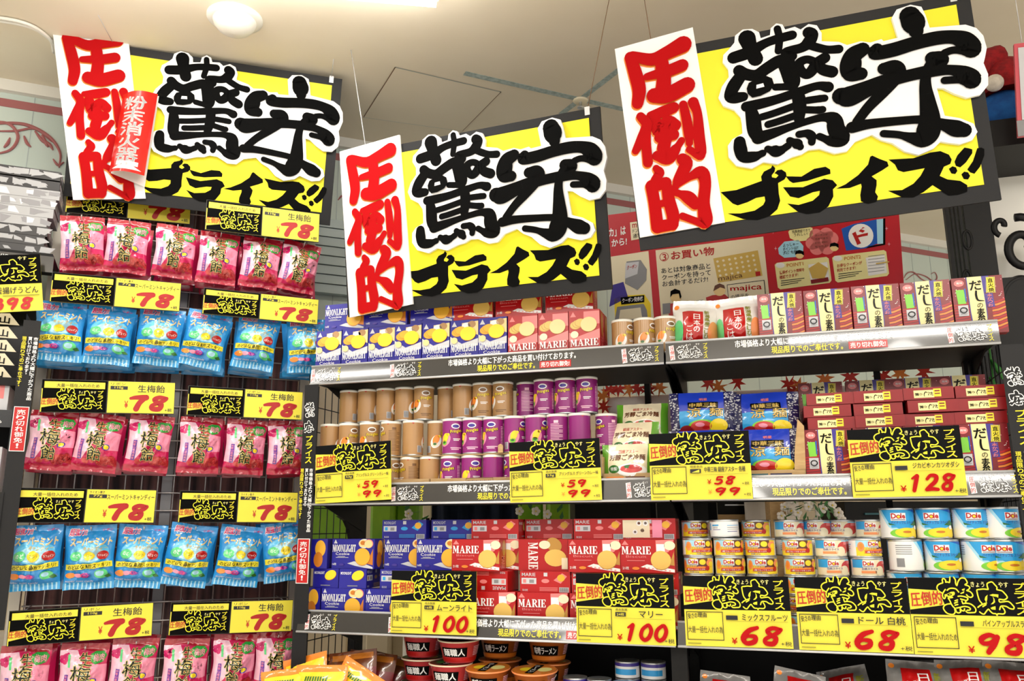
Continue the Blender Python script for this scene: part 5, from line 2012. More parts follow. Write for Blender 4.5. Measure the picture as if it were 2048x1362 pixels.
# ------------------------------------------------------------------ cookie and biscuit cartons
BLW, BLH, BLD = 0.156, 0.093, 0.060
moon_side, marie_side = info_side('blue', 'MOONLIGHT', 'sky'), info_side('box_red', 'MARIE', 'rose')
moon_end, marie_end = box_end('blue', 'MOONLIGHT', 'lemon'), box_end('box_red', 'MARIE', 'biscuit')
pic = Art(100, 155)
pic.bg('blue')
pic.ell(60, 50, 30, 44, 'cookie')
pic.ell(50, 108, 26, 40, 'cookie_dark')
picr = Art(100, 155)
picr.bg('box_red')
picr.ell(64, 44, 28, 40, 'biscuit_dark')
picr.text('MARIE', 20, 90, 80, 140, 'rose', 0.02, rot=90)
moon_lie = carton('cookie_box', BLW, BLD, BLH, 'blue', cookie_front(), pic, pic)
moon_up = carton('cookie_box_upright', BLH + .004, 0.055, 0.155, 'blue', cookie_up(), pic, pic)
moon_flat = carton('cookie_box_flat', BLW, BLH, BLD, 'blue', moon_side)
moon_flat_end = carton('cookie_box_end', BLH, BLW, BLD, 'blue', moon_end, info_side('blue', 'MOONLIGHT', 'tan'))
moon_turned = carton('cookie_box_turned', BLD, BLW, BLH, 'blue', pic)
marie_lie = carton('biscuit_box', BLW, BLD, BLH, 'box_red', marie_front(), picr, picr)
marie_up_me = carton('biscuit_box_upright', BLH + .005, 0.055, 0.155, 'box_red', marie_up(), picr, picr)
marie_flat = carton('biscuit_box_flat', BLW, BLH, BLD, 'box_red', marie_side, marie_end)
rota = Art(400, 340)
rota.bg('box_red')
mw = Art(300, 84)
serif_word(mw, 'MARIE', 4, 4, 296, 80, 'white')
for V_, F__, m_, l_ in mw.it:
    rota.it.append(([(162 - y_, 30 + x_) for x_, y_ in V_], F__, m_, 1 + l_))
rota.lv = 4
rota.rect(90, 40, 94, 300, 'rose')
rota.ell(290, 60, 80, 60, 'biscuit_dark', rot=70)
rota.ell(300, 200, 88, 92, 'biscuit')
rota.rect(350, 200, 398, 320, 'cream')
rota.ell(215, 60, 46, 46, 'cream')
marie_rot = carton('biscuit_box_sideways', BLW, BLD, BLH, 'box_red', rota)
pat = info_side('box_red', 'MARIE', 'rose')
pat.rect(0, 20, 330, 240, 'cream')
for x_, y_, r_ in ((200, 60, 34), (280, 60, 34), (240, 150, 46), (150, 170, 30)):
    pat.ell(x_, y_, r_, r_, 'white' if r_ < 40 else 'cream', pat.lv if x_ == 200 else pat.lv - 1)
    pat.ell(x_, y_, r_ * .5, r_ * .5, 'brown', pat.lv if x_ == 200 else pat.lv - 1)
pat.rect(360, 20, 480, 240, 'pink')
marie_flat2 = carton('biscuit_box_patterned', BLW, BLH, BLD, 'box_red', pat)


def place(me, nm, label, cat, u, y, z, group, rz=0, rx=0, ry=0, F=CF):
    return thing(nm, label, cat, F, (u, y, z), rz, rx, ry, group, me)


# top board, left bay: upright front row, a lying row on their heads
for i in range(7):
    place(moon_up, 'cookie_box', 'upright blue cookie box, %s from the left on the top board' % ORD[i], 'cookie box', 0.053 + 0.0995 * i, 0.03 + 0.002 * (i % 3), S1, 'upright blue cookie boxes', (i % 3 - 1) * 0.5)
for i in range(3):
    place(marie_up_me, 'biscuit_box', ['upright red biscuit box beside the last upright blue box', 'middle one of three upright red biscuit boxes on the top board', 'upright red biscuit box beside the brown chip cans, top board'][i],
          'biscuit box', 0.752 + 0.1005 * i, 0.03, S1, 'upright red biscuit boxes')
for i, px in enumerate((683, 762, 850)):
    u, _ = CF.at(px, 655, 0.04)
    place(moon_lie, 'cookie_box', ['pale-looking blue cookie box lying left on the upright ones, beside the hanging sign', 'blue cookie box lying on the upright row, second, cut by the sign', 'blue cookie box lying on the upright row beside the red ones'][i],
          'cookie box', u + 0.012 + 0.006 * i, 0.04, S1 + 0.157, 'lying blue boxes under the middle sign', 0)
for i, px in enumerate((941, 1037, 1139)):
    u, _ = CF.at(px, 635, 0.04)
    place(marie_lie, 'biscuit_box', ['red biscuit box lying on the upright row beside the blue ones, under the sign', 'middle red biscuit box lying on the upright row under the sign', 'red biscuit box at the right end of the lying row under the sign'][i],
          'biscuit box', u, 0.04, S1 + 0.157, 'lying red boxes under the middle sign')
# second file of upright boxes that carries the lying row
for i in range(10):
    me, nm, ct = (moon_up, 'cookie_box', 'cookie box') if i < 7 else (marie_up_me, 'biscuit_box', 'biscuit box')
    if i in (9,):
        place(me, nm, 'red biscuit box behind the upright one next to the brown chip cans', ct, 0.953, 0.092, S1, 'second file of upright boxes')

# lowest board, left bay
def lay(items, me, nm, ct, z, y, names, group, rz=None):
    for k, (px, n) in enumerate(zip(items, names)):
        u = px if px < 3 else CF.at(px, 1120, y)[0]
        place(me, nm, n, ct, u, y, z, group, (rz[k] if rz else 0))


g = 'blue cookie boxes on the lowest board'
gr = 'red biscuit boxes on the lowest board'
zA, zB, zC, zD = S3, S3 + 0.0935, S3 + 0.154, S3 + 0.2475
place(moon_turned, 'cookie_box', 'blue cookie box showing its dark end at the bottom left, beside the strip', 'cookie box', 0.03, 0.035, zA, g)
for u, n in ((0.146, 'blue cookie box in the bottom row, first whole one from the left'), (0.304, 'blue cookie box in the bottom row, half behind the 100 card'), (0.462, 'blue cookie box in the bottom row wholly behind the 100 card')):
    place(moon_lie, 'cookie_box', n, 'cookie box', u, 0.03, zA, g)
for u, n in ((0.646, 'red biscuit box in the bottom row, its left half behind the 100 card'), (0.808, 'red biscuit box in the bottom row between the two 100 cards'), (0.969, 'red biscuit box in the bottom row cut by the right 100 card'), (1.127, 'red biscuit box in the bottom row behind the right 100 card')):
    place(marie_lie, 'biscuit_box', n, 'biscuit box', u, 0.03, zA, gr, 0)
place(moon_flat_end, 'cookie_box', 'flat blue cookie box with oval cookie, left one of the two ends', 'cookie box', 0.075, 0.04, zB, g)
place(moon_flat_end, 'cookie_box', 'flat blue cookie box with oval cookie, right one of the two ends', 'cookie box', 0.176, 0.034, zB, g, 5)
place(moon_flat, 'cookie_box', 'flat blue cookie box with white label, left of the 100 card', 'cookie box', 0.345, 0.045, zB, g)
for u, n, m_, rz in ((0.54, 'flat red biscuit box hidden behind the left 100 card', marie_flat, 0), (0.618, 'flat red biscuit box with print upside down, right of the 100 card', marie_flat, -4), (0.812, 'flat red biscuit box with a small wrapped cookie, between the two 100 cards', marie_flat, 0), (0.972, 'flat red biscuit box with barcode, touching the right 100 card', marie_flat, 0), (1.13, 'flat red biscuit box behind the right 100 card', marie_flat, 0)):
    if n.startswith('flat red biscuit box hidden'):
        continue
    o = place(m_, 'biscuit_box', n, 'biscuit box', u, 0.045, zB, gr, rz)
    if 'upside' in n:
        o.matrix_basis = CF.M @ TRS((u, 0.045, zB + BLD), rz) @ Matrix.Rotation(pi, 4, 'Y')
place(moon_turned, 'cookie_box', 'blue cookie box turned endwise, left of the third row from below', 'cookie box', 0.050, 0.03, zC, g, 8)
for u, y, n in ((0.168, 0.045, 'blue cookie box lying left in the row below the topmost one'), (0.347, 0.06, 'blue cookie box lying in the middle, half hidden by its right neighbour'), (0.476, 0.03, 'blue cookie box lying right, next to the foremost red box')):
    place(moon_lie, 'cookie_box', n, 'cookie box', u + (0.004 if y > 0.05 else 0), y, zC, g, -2 if y < 0.05 else 0)
for u, y, n, m_ in ((0.600, 0.02, 'foremost red biscuit box lying above the left 100 card', marie_lie), (0.642, 0.085, 'red biscuit box peeping out behind the foremost one', marie_lie), (0.800, 0.07, 'red biscuit box with its print turned sideways', marie_rot),
                    (0.967, 0.03, 'red biscuit box lying above the left half of the right 100 card', marie_lie), (1.124, 0.03, 'red biscuit box lying at the right end above the right 100 card', marie_lie)):
    place(m_, 'biscuit_box', n, 'biscuit box', u, y, zC, gr)
for px0, px1, n in ((760, 857, 'topmost flat blue cookie box, left one'), (862, 950, 'topmost flat blue cookie box beside the red ones')):
    u = (CF.at(px0, 1060, 0.1)[0] + CF.at(px1, 1060, 0.1)[0]) / 2
    place(moon_flat, 'cookie_box', n, 'cookie box', u, 0.1 if 'left' in n else 0.11, zD, g, 0)
for px0, px1, y, n, m_ in ((945, 1035, 0.085, 'topmost flat red biscuit box beside the blue ones', marie_flat), (1048, 1148, 0.14, 'topmost flat red biscuit box set back in shade', marie_flat), (1151, 1246, 0.09, 'topmost flat red biscuit box, second from the right end', marie_flat), (1249, 1348, 0.085, 'topmost flat red biscuit box with round animal pictures', marie_flat2)):
    u = (CF.at(px0, 1060, y)[0] + CF.at(px1, 1060, y)[0]) / 2
    place(m_, 'biscuit_box', n, 'biscuit box', u, y, zD, gr)
# rear file that carries the topmost boxes
for u, me, nm, ct, n in ((0.20, moon_lie, 'cookie_box', 'cookie box', 'blue cookie box in the rear file under the topmost left box'),):
    place(me, nm, n, ct, u, 0.112, zC, g)

# ------------------------------------------------------------------ chip cans
CR, CH = 0.0335, 0.117
tanlab, purlab = chip_label('tan', 'orange', 'tan_dark'), chip_label('purple', 'lemon', 'indigo')
can_parts = {}
for nm, lab, col in (('brown', tanlab, 'tan'), ('purple', purlab, 'purple')):
    body = MB()
    body.lathe([(0, 0.001), (CR - 0.002, 0.0), (CR, 0.002), (CR, 0.006), (CR - 0.0006, 0.007), (CR - 0.0006, CH - 0.008), (CR - 0.0008, CH - 0.006)], 'tin', 40)
    lid = MB()
    lid.lathe([(CR + 0.0006, CH - 0.008), (CR + 0.0012, CH - 0.006), (CR + 0.0012, CH - 0.001), (CR - 0.001, CH), (CR - 0.003, CH - 0.0015), (0, CH - 0.0015)], 'plastic', 40)
    can_parts[nm] = (body.data('can_body'), wrap_label('can_label', lab, CR, 0.006, CH - 0.007), lid.data('lid'))


def chip_can(kind, label, u, y, z, rz, group):
    t = thing('chip_can', label, 'chip can', CF, (u, y, z), rz, group=group)
    for nm, me in zip(('can_body', 'paper_label', 'lid'), can_parts[kind]):
        put(nm, me, t)
    return t


def row(px, py, y, gap=0.0):
    L = [CF.at(x, py, y)[0] for x in px]
    for _ in range(60):                       # neighbours never closer than one can
        for i in range(len(L) - 1):
            q = gap - (L[i + 1] - L[i])
            if q > 0:
                L[i] -= q / 2
                L[i + 1] += q / 2
    return L


mid = row([660.9, 697.8, 739.4, 782.2, 834.5, 871, 903, 944.7, 986.9, 1030.6, 1074.4, 1119.7, 1159.4, 1186], 870, 0.066, 0.0702)
mrz = [150, 62, 40, -45, 170, 75, 38, 12, 4, 72, 76, -82, 176, -35]
for i, (u, a) in enumerate(zip(mid, mrz)):
    k = 'brown' if i < 6 else 'purple'
    j = i if i < 6 else i - 6
    y = 0.066 if i not in (5, 13) else 0.105
    if i == 13:
        u += 0.006
    chip_can(k, '%s chip can in the middle tier, %s %s one from the left' % (k, ORD[j], k), u, y, S2 + CH + 0.004, a, '%s chip cans of the middle tier' % k)
top = row([700, 739.2, 776, 815, 853.3, 890.8, 923, 957.2, 1001.7, 1047, 1085, 1128, 1173.6], 790, 0.114, 0.0702)
trz = [170, 160, 150, 140, 35, 165, 150, 20, 0, -70, 5, 0, 5]
ty = [0.114] * 13
for i, (u, a) in enumerate(zip(top, trz)):
    k = 'brown' if i < 9 else 'purple'
    j = i if i < 9 else i - 9
    if i in (5, 9):
        ty[i] = 0.15
    chip_can(k, '%s chip can in the shaded top tier, %s %s one from the left' % (k, ORD[j], k), u, ty[i], S2 + 2 * CH + 0.008, a, '%s chip cans of the top tier' % k)
bot = row([644, 686, 728, 786, 818, 858, 902.5, 944, 987, 1030, 1074, 1118, 1160], 925, 0.062, 0.0702)
brz = [100, 40, 30, 60, -40, 165, 0, 40, 172, -60, 10, 0, 0]
for i, (u, a) in enumerate(zip(bot, brz)):
    k = 'brown' if i < 6 else 'purple'
    j = i if i < 6 else i - 6
    chip_can(k, '%s chip can in the bottom tier tray, %s %s one from the left' % (k, ORD[j], k), u, 0.062, S2 + 0.001, a, '%s chip cans of the bottom tier' % k)
mid2 = row([700, 739, 776, 815, 853, 890, 923, 957, 1001, 1047, 1085, 1128, 1173], 830, 0.14)
# cardboard trays
def tray(label, u0, u1, y0, y1, z, h, notch=None):
    t = MB()
    t.box(u0, u1, y0, y1, z - 0.002, z, 'board')
    t.box(u0, u1, y0 - 0.002, y0, z - 0.002, z + h, 'board')
    t.box(u0 - 0.002, u0, y0, y1, z - 0.002, z + h, 'board')
    t.box(u1, u1 + 0.002, y0, y1, z - 0.002, z + h, 'board')
    return t


t = thing('cardboard_tray', 'low cardboard tray edge under the bottom tier of chip cans', 'tray', CF)
tray('', 0.02, 0.44, 0.022, 0.11, S2 + 0.0015, 0.045).obj('left_tray_wall', t)
m = tray('', 0.447, 0.985, 0.022, 0.11, S2 + 0.0015, 0.045)
m.obj('right_tray_wall', t)
A = Art(100, 20)
A.frame(0, 0, 100, 20, 1.2, 'tan_dark')
for k in range(12):
    A.rect(6 + k * 7.5, 5, 9 + k * 7.5 if k % 2 else 11 + k * 7.5, 16, 'tan_dark', 0)
m = MB().art(A, face_front(0.09, 0.028, 0.0195, CF.at(932, 960, 0.02)[0], S2 + 0.018))
m.obj('printed_mark', t)
m = MB().box(0.02, 0.985, 0.03, 0.15, S2 + CH + 0.0015, S2 + CH + 0.0035, 'board')
thing('cardboard_sheet', 'thin cardboard layer between the bottom and middle chip cans', 'cardboard', CF, me=m.data('cardboard_sheet'))
u = CF.at(1002, 895, 0.03)[0]
m = MB()
m.prism([(u - 0.008, S2 + CH + 0.005), (u + 0.008, S2 + CH + 0.005), (u + 0.008, S2 + CH + 0.028), (u, S2 + CH + 0.033), (u - 0.008, S2 + CH + 0.028)], 0.024, 0.029, 'board')
thing('torn_cardboard_flap', 'small torn cardboard flap standing before the third purple can', 'cardboard', CF, me=m.data('torn_cardboard_flap'))
# three cans on the top board
for i, u in enumerate(row([1245, 1289, 1331], 660, 0.07)):
    chip_can('brown', 'brown chip can on the top board, %s of three beside the red boxes' % ORD[i], u, 0.07, S1 + 0.002, (60, 62, 40)[i], 'brown chip cans on the top board')
t = thing('cardboard_tray', 'low cream cardboard tray under three brown chip cans, top board', 'tray', CF)
tray('', 1.018, 1.196, 0.03, 0.12, S1 + 0.001, 0.032).obj('tray_wall', t)

# ------------------------------------------------------------------ soup stock boxes
DW, DH, DD = 0.1255, 0.16, 0.033
df, de = dashi_front(), dashi_edge()
sd = Art(100, 400)
sd.bg('box_red')
dashi_me = carton('soup_stock_box', DW, DD, DH, 'stock_red', df)
dashi_flat = carton('soup_stock_box_flat', DW, DH, DD, 'stock_red', de)
for i in range(5):
    place(dashi_me, 'soup_stock_box', 'upright red soup stock box on the top board, %s from the rice bags' % ORD[i], 'soup stock box', 1.538 + 0.1295 * i, 0.035 + 0.003 * (i % 2), S1, 'upright soup stock boxes on the top board', (i % 3 - 1) * 2)
place(dashi_me, 'soup_stock_box', 'upright red soup stock box left of the 128 card', 'soup stock box', 1.638, 0.034, S2, 'upright soup stock boxes of the middle board')
place(dashi_me, 'soup_stock_box', 'upright red soup stock box right of the 128 card', 'soup stock box', 2.022, 0.034, S2, 'upright soup stock boxes of the middle board')
for u in (1.768, 1.895):
    place(dashi_me, 'soup_stock_box', 'upright red soup stock box hidden behind the 128 card', 'soup stock box', u, 0.034, S2, 'hidden soup stock boxes behind the 128 card')
for u in (1.64, 1.768, 1.896, 2.022):
    for k in range(4):
        break
# file behind, on which the flat ones also lie
for c, u in enumerate((1.648, 1.779, 1.907, 2.030)):
    for k in range(3):
        jig = random.Random(c * 7 + k)
        place(dashi_flat, 'soup_stock_box', 'flat red soup stock box, %s layer, %s of four stacks from the left' % (['bottom', 'middle', 'top'][k], ORD[c]), 'soup stock box',
              u + jig.uniform(-0.006, 0.006), 0.03 + jig.uniform(0, 0.012), S2 + DH + 0.001 + (DD + 0.0016) * k + (0.0 if c < 2 else 0.001 * k), 'stacked flat soup stock boxes', jig.uniform(-1.5, 1.5))
for i, px in enumerate((1640, 1737, 1830, 1925)):
    u = CF.at(px, 770, 0.2)[0]
    for k in (0, 1):
        place(dashi_me, 'soup_stock_box', ('red soup stock box standing in shade behind the flat stacks, %s from the left' if k else 'red soup stock box below the one in shade behind the flat stacks, %s') % ORD[i], 'soup stock box', u, 0.212, S2 + k * (DH + 0.001), 'soup stock boxes in the rear')

# ------------------------------------------------------------------ noodle packs
def noodle_art_blue():
    A = Art(300, 260)
    A.poly([(0, 120), (300, 110), (300, 260), (0, 260)], 'sky')
    q = random.Random(5)
    L = A.lv
    for side in (0, 254):
        A.rect(side, 0, side + 46, 260, 'navy', L)
        for i in range(70):
            x, y = side + q.uniform(3, 43), q.uniform(4, 256)
            A.ell(x, y, q.uniform(2, 6), q.uniform(2, 5), 'light', L + 1, n=6)
    A.rect(88, 66, 226, 104, 'black', L + 1)
    A.text('中華三昧', 96, 72, 218, 98, 'gold', 0.03)
    A.text('明星', 138, 42, 174, 58, 'rose', 0.03, lv=A.lv - 1)
    for t_, x in (('涼', 86), ('麺', 186)):
        A.text(t_, x, 104, x + 62, 154, 'black', 0.06)
        A.text(t_, x, 104, x + 62, 154, 'gold', 0.025)
    A.ell(150, 206, 62, 36, 'lime')
    A.ell(146, 204, 46, 28, 'plum_light')
    A.ell(222, 204, 40, 36, 'lemon', A.lv - 1)
    A.ell(80, 224, 34, 26, 'maroon', A.lv - 1)
    A.ell(140, 196, 20, 10, 'pink')
    A.ell(166, 210, 16, 8, 'red', A.lv - 1)
    return A


def noodle_art_green():
    A = Art(260, 240)
    A.rect(34, 0, 226, 240, 'cream')
    A.text('銀座アスター', 84, 34, 180, 54, 'red', 0.02)
    A.text('芳醇ごま冷麺', 44, 60, 216, 92, 'brown', 0.05, lv=A.lv - 1)
    A.ell(150, 146, 76, 34, 'white', A.lv - 1)
    A.ell(150, 140, 54, 22, 'plum_light')
    A.ell(136, 128, 18, 9, 'leaf')
    A.ell(166, 132, 26, 11, 'red')
    A.ell(66, 140, 28, 22, 'leaf', A.lv - 1)
    A.text('特製', 50, 130, 82, 150, 'white', 0.02)
    A.rect(84, 196, 186, 226, 'black', A.lv - 1)
    A.text('中華三昧', 92, 200, 178, 222, 'gold', 0.02)
    return A


nb = [bag_mesh('noodle_pack', 0.19, 0.135, noodle_art_blue(), 'film_royal', 0.03, s, crumple=0.004, nx=16, ny=14, seal=(0.05, 0.04), pinch=0.02) for s in (11, 12)]
ng = bag_mesh('noodle_pack_green', 0.16, 0.135, noodle_art_green(), 'film_green', 0.028, 13, crumple=0.004, nx=16, ny=14, seal=(0.05, 0.04), pinch=0.02)
gB = 'blue noodle packs on the middle board'
place(nb[0], 'noodle_pack', 'blue noodle pack standing nearest the green noodle packs', 'noodle pack', 1.292, 0.11, 0.392, gB, 4, -4)
place(nb[1], 'noodle_pack', 'blue noodle pack behind the first blue one', 'noodle pack', 1.30, 0.175, 0.398, gB, -3, -4)
place(nb[1], 'noodle_pack', 'blue noodle pack standing beside the soup stock boxes', 'noodle pack', 1.475, 0.11, 0.382, gB, -2, -4)
place(nb[0], 'noodle_pack', 'blue noodle pack behind the one beside the soup stock', 'noodle pack', 1.478, 0.175, 0.39, gB, 3, -4)
place(nb[0], 'noodle_pack', 'lower blue noodle pack in a torn cardboard box beside the 58 card', 'noodle pack', 1.472, 0.055, 0.268, gB, 0, -2)
place(nb[1], 'noodle_pack', 'lower blue noodle pack hidden behind the 58 card', 'noodle pack', 1.29, 0.062, 0.272, gB, 0, -2)
gG = 'green noodle packs on the middle board'
place(ng, 'noodle_pack', 'green noodle pack in front, lowest of three', 'noodle pack', 1.075, 0.055, 0.238, gG, 0, -4)
place(ng, 'noodle_pack', 'green noodle pack in the middle of three', 'noodle pack', 1.083, 0.105, 0.308, gG, -2, -8)
place(ng, 'noodle_pack', 'green noodle pack at the back, topmost and shaded', 'noodle pack', 1.105, 0.16, 0.372, gG, 3, -14)
for lab, u0, u1, z1, lbl in (('open cardboard case holding the green noodle packs', 1.0, 1.165, 0.10, None), ('torn cardboard case holding the lower blue noodle packs', 1.19, 1.574, 0.15, 'teal')):
    t = thing('cardboard_case', lab, 'cardboard box', CF)
    m = MB()
    m.box(u0, u1, 0.018, 0.022, S2, S2 + 0.05, 'board')
    m.box(u0, u0 + 0.004, 0.018, 0.2, S2, S2 + z1 * 1.0, 'board')
    m.add([(u1 - 0.004, y, z) for y, z in ((0.018, S2), (0.2, S2), (0.2, S2 + z1 + 0.06), (0.06, S2 + z1), (0.018, S2 + 0.1))] + [(u1, y, z) for y, z in ((0.018, S2), (0.2, S2), (0.2, S2 + z1 + 0.06), (0.06, S2 + z1), (0.018, S2 + 0.1))],
          [tuple(range(5))[::-1], tuple(range(5, 10))] + [(i, (i + 1) % 5, (i + 1) % 5 + 5, i + 5) for i in range(5)], 'board')
    m.box(u0, u1, 0.018, 0.2, S2, S2 + 0.004, 'board')
    m.obj('case_walls', t)
    A = Art(100, 20)
    A.rect(2, 3, 45, 17, 'orange' if not lbl else 'teal')
    A.rect(50, 3, 98, 17, 'brown' if not lbl else 'navy', 0)
    m = MB().art(A, face_front(0.12, 0.024, 0.0178, u1 - 0.155, S2 + 0.02))
    m.obj('printed_band', t)
    if lbl:
        m = MB()
        m.add([(u1 - 0.03, 0.016, S2 + 0.05), (u1 + 0.0, 0.017, S2 + 0.05), (u1 + 0.004, 0.017, S2 + 0.17), (u1 - 0.012, 0.014, S2 + 0.19), (u1 - 0.02, 0.012, S2 + 0.14), (u1 - 0.026, 0.014, S2 + 0.10)], [(0, 1, 2, 3, 4, 5)], 'board')
        m.obj('torn_edge', t)

# ------------------------------------------------------------------ rice bags
def rice_art():
    A = Art(250, 270)
    A.rect(0, 0, 250, 40, 'white')
    A.rect(52, 66, 166, 262, 'red')
    A.text('日本の', 112, 80, 148, 180, 'white', 0.02, vert=True)
    A.text('ごはん', 72, 140, 110, 256, 'white', 0.0, vert=True, lv=A.lv - 1)
    A.text('新潟県産こしひかり', 172, 60, 200, 250, 'olive', 0.05, vert=True)
    A.ell(28, 170, 26, 60, 'mint', A.lv - 1)
    A.ell(220, 180, 28, 60, 'peach', A.lv - 1)
    A.ell(22, 36, 14, 12, 'orange', A.lv - 1)
    return A


def low_rice_art():
    A = Art(250, 270)
    A.rect(60, 30, 190, 260, 'red')
    A.text('日本の', 130, 44, 176, 150, 'white', 0.02, vert=True)
    A.text('ごはん', 76, 70, 120, 190, 'white', 0.0, vert=True, lv=A.lv - 1)
    A.text('新米', 200, 40, 232, 120, 'olive', 0.05, vert=True)
    A.ell(30, 150, 22, 50, 'mint', A.lv - 1)
    A.ell(22, 24, 12, 10, 'orange', A.lv - 1)
    return A


rb = [bag_mesh('rice_bag', 0.135, 0.165, rice_art(), 'film_clear', 0.05, s, crumple=0.006, nx=16, ny=18, seal=(0.16, 0.03), pinch=0.03) for s in (21, 22)]
lrb = [bag_mesh('rice_bag_low', 0.135, 0.165, low_rice_art(), 'film_shaded', 0.05, s, crumple=0.01, nx=16, ny=18, seal=(0.1, 0.03), pinch=0.03) for s in (23, 24)]
place(rb[0], 'rice_bag', 'white rice bag with red panel beside the brown chip cans, top board', 'rice bag', 1.295, 0.075, S1 + 0.166, 'white rice bags on the top board', 5, 0, 3)
place(rb[1], 'rice_bag', 'white rice bag with red panel beside the soup stock boxes, top board', 'rice bag', 1.415, 0.075, S1 + 0.166, 'white rice bags on the top board', -4, 0, -2)

# ------------------------------------------------------------------ fruit cans
SR, SHC = 0.0405, 0.0502
BR_, BH = 0.0425, 0.0825


def tin_parts(r, h, lab):
    b_ = MB().lathe([(0, 0.002), (r - 0.003, 0.002), (r, 0.0), (r + 0.001, 0.001), (r + 0.001, 0.003), (r - 0.0004, 0.004), (r - 0.0004, h - 0.006), (r + 0.001, h - 0.004), (r + 0.001, h - 0.001), (r, h), (r - 0.003, h - 0.001), (r - 0.004, h - 0.003), (0, h - 0.003)], 'tin', 40)
    return b_.data('can_body'), wrap_label('can_label', lab, r, 0.004, h - 0.006)


tins = {'mixed fruit': tin_parts(SR, SHC, fruit_label()), 'white peach': tin_parts(SR, SHC, peach_label()), 'pineapple': tin_parts(BR_, BH, pine_label())}


def tin(kind, label, u, y, z, rz, group, rx=0, ry=0):
    t = thing('fruit_can', label, 'fruit can', CF, (u, y, z), rz, rx, ry, group)
    for nm, me in zip(('can_body', 'paper_label'), tins[kind]):
        put(nm, me, t)
    return t


xs4 = [1391, 1455, 1518.5, 1586.5]
F_ = 'mixed fruit'
P_ = 'white peach'
for lev in range(5):
    z = S3 + 0.0005 + SHC * lev
    if lev == 4:
        cols = [(1394, F_, 18), (1451, F_, 8), (1522, F_, -18), (1590, F_, -14), (1653, P_, -6), (1720, F_, 30)]
    elif lev == 3:
        cols = [(1392, F_, -14), (1454, F_, 2), (1521, F_, 0), (1592, F_, 0), (1656, P_, 0), (1723, P_, 0)]
    else:
        cols = [(1392, F_, -4), (1456, F_, 4), (1523, F_, 2), (1594, F_, (8, -30, 0)[lev]), (1658, P_, 4), (1725, P_, -3)]
    for i, (px, kd, a) in enumerate(cols):
        u = CF.at(px, 1098, 0.075)[0] if lev == 4 else CF.at(px, 1120, 0.075)[0]
        u = 1.262 + 0.0875 * i + (0.002 if lev % 2 else 0) + (0.012 if i >= 3 else 0)
        tin(kd, '%s can, %s from the left, %s layer from below' % (kd, ORD[i], ORD[lev]), u, 0.075, z, a, 'small fruit cans, %s layer' % ORD[lev])
top5 = [(1391, F_, 10), (1449, F_, 175), (1512, F_, -20), (1578, P_, 0), (1625, P_, -20), (1668, P_, -30), (1715, P_, -8)]
for i, (px, kd, a) in enumerate(top5):
    y = (0.155, 0.09, 0.15, 0.14, 0.165, 0.17, 0.13)[i]
    u = CF.at(px, 1058, y)[0]
    if i > 3:
        u += 0.012 * (i - 3)
    tin(kd, ('tilted fruit can turned back to front, showing its white side, topmost layer' if i == 1 else '%s can in the topmost shaded layer, %s from the left' % (kd, ORD[i])), u, y, S3 + 0.0005 + SHC * 5 + (0.0012 if i == 1 else 0), a, 'small fruit cans, topmost layer', 0, 1.2 if i == 1 else 0)
for i in range(7):
    for lev in range(5):
        if lev < 4 or i in (1,):
            continue
        y = (0.155, 0.09, 0.15, 0.14, 0.165, 0.17, 0.13)[i]
        u = CF.at(top5[i][0], 1058, y)[0]
        tin(top5[i][1], 'fruit can behind the front row, below the topmost %s' % ORD[i], u, max(y, 0.1575), S3 + 0.0005 + SHC * lev, 40 * i, 'small fruit cans of the rear file')
for lev in range(4):
    z = S3 + 0.0005 + (BH + 0.0005) * lev
    if lev == 3:
        cols = [(1788, 0), (1861, -12), (1936, 4), (2008, 28)]
        y = 0.085
    elif lev == 2:
        cols = [(1805, 100), (1880, -8), (1955, 22), (2030, -14)]
        y = 0.075
    else:
        cols = [(1800, 20), (1875, 10), (1950, 0), (2025, 5)]
        y = 0.08
    for i, (px, a) in enumerate(cols):
        u = 1.8 + 0.0895 * i + (0 if lev == 3 else 0.012 if lev == 2 else 0.004)
        if u > 2.05:
            u = 2.052 - 0.0
        tin('pineapple', 'blue pineapple can, %s from the left, %s layer from below' % (ORD[i], ORD[lev]), u, y, z, a, 'blue pineapple cans, %s layer' % ORD[lev])
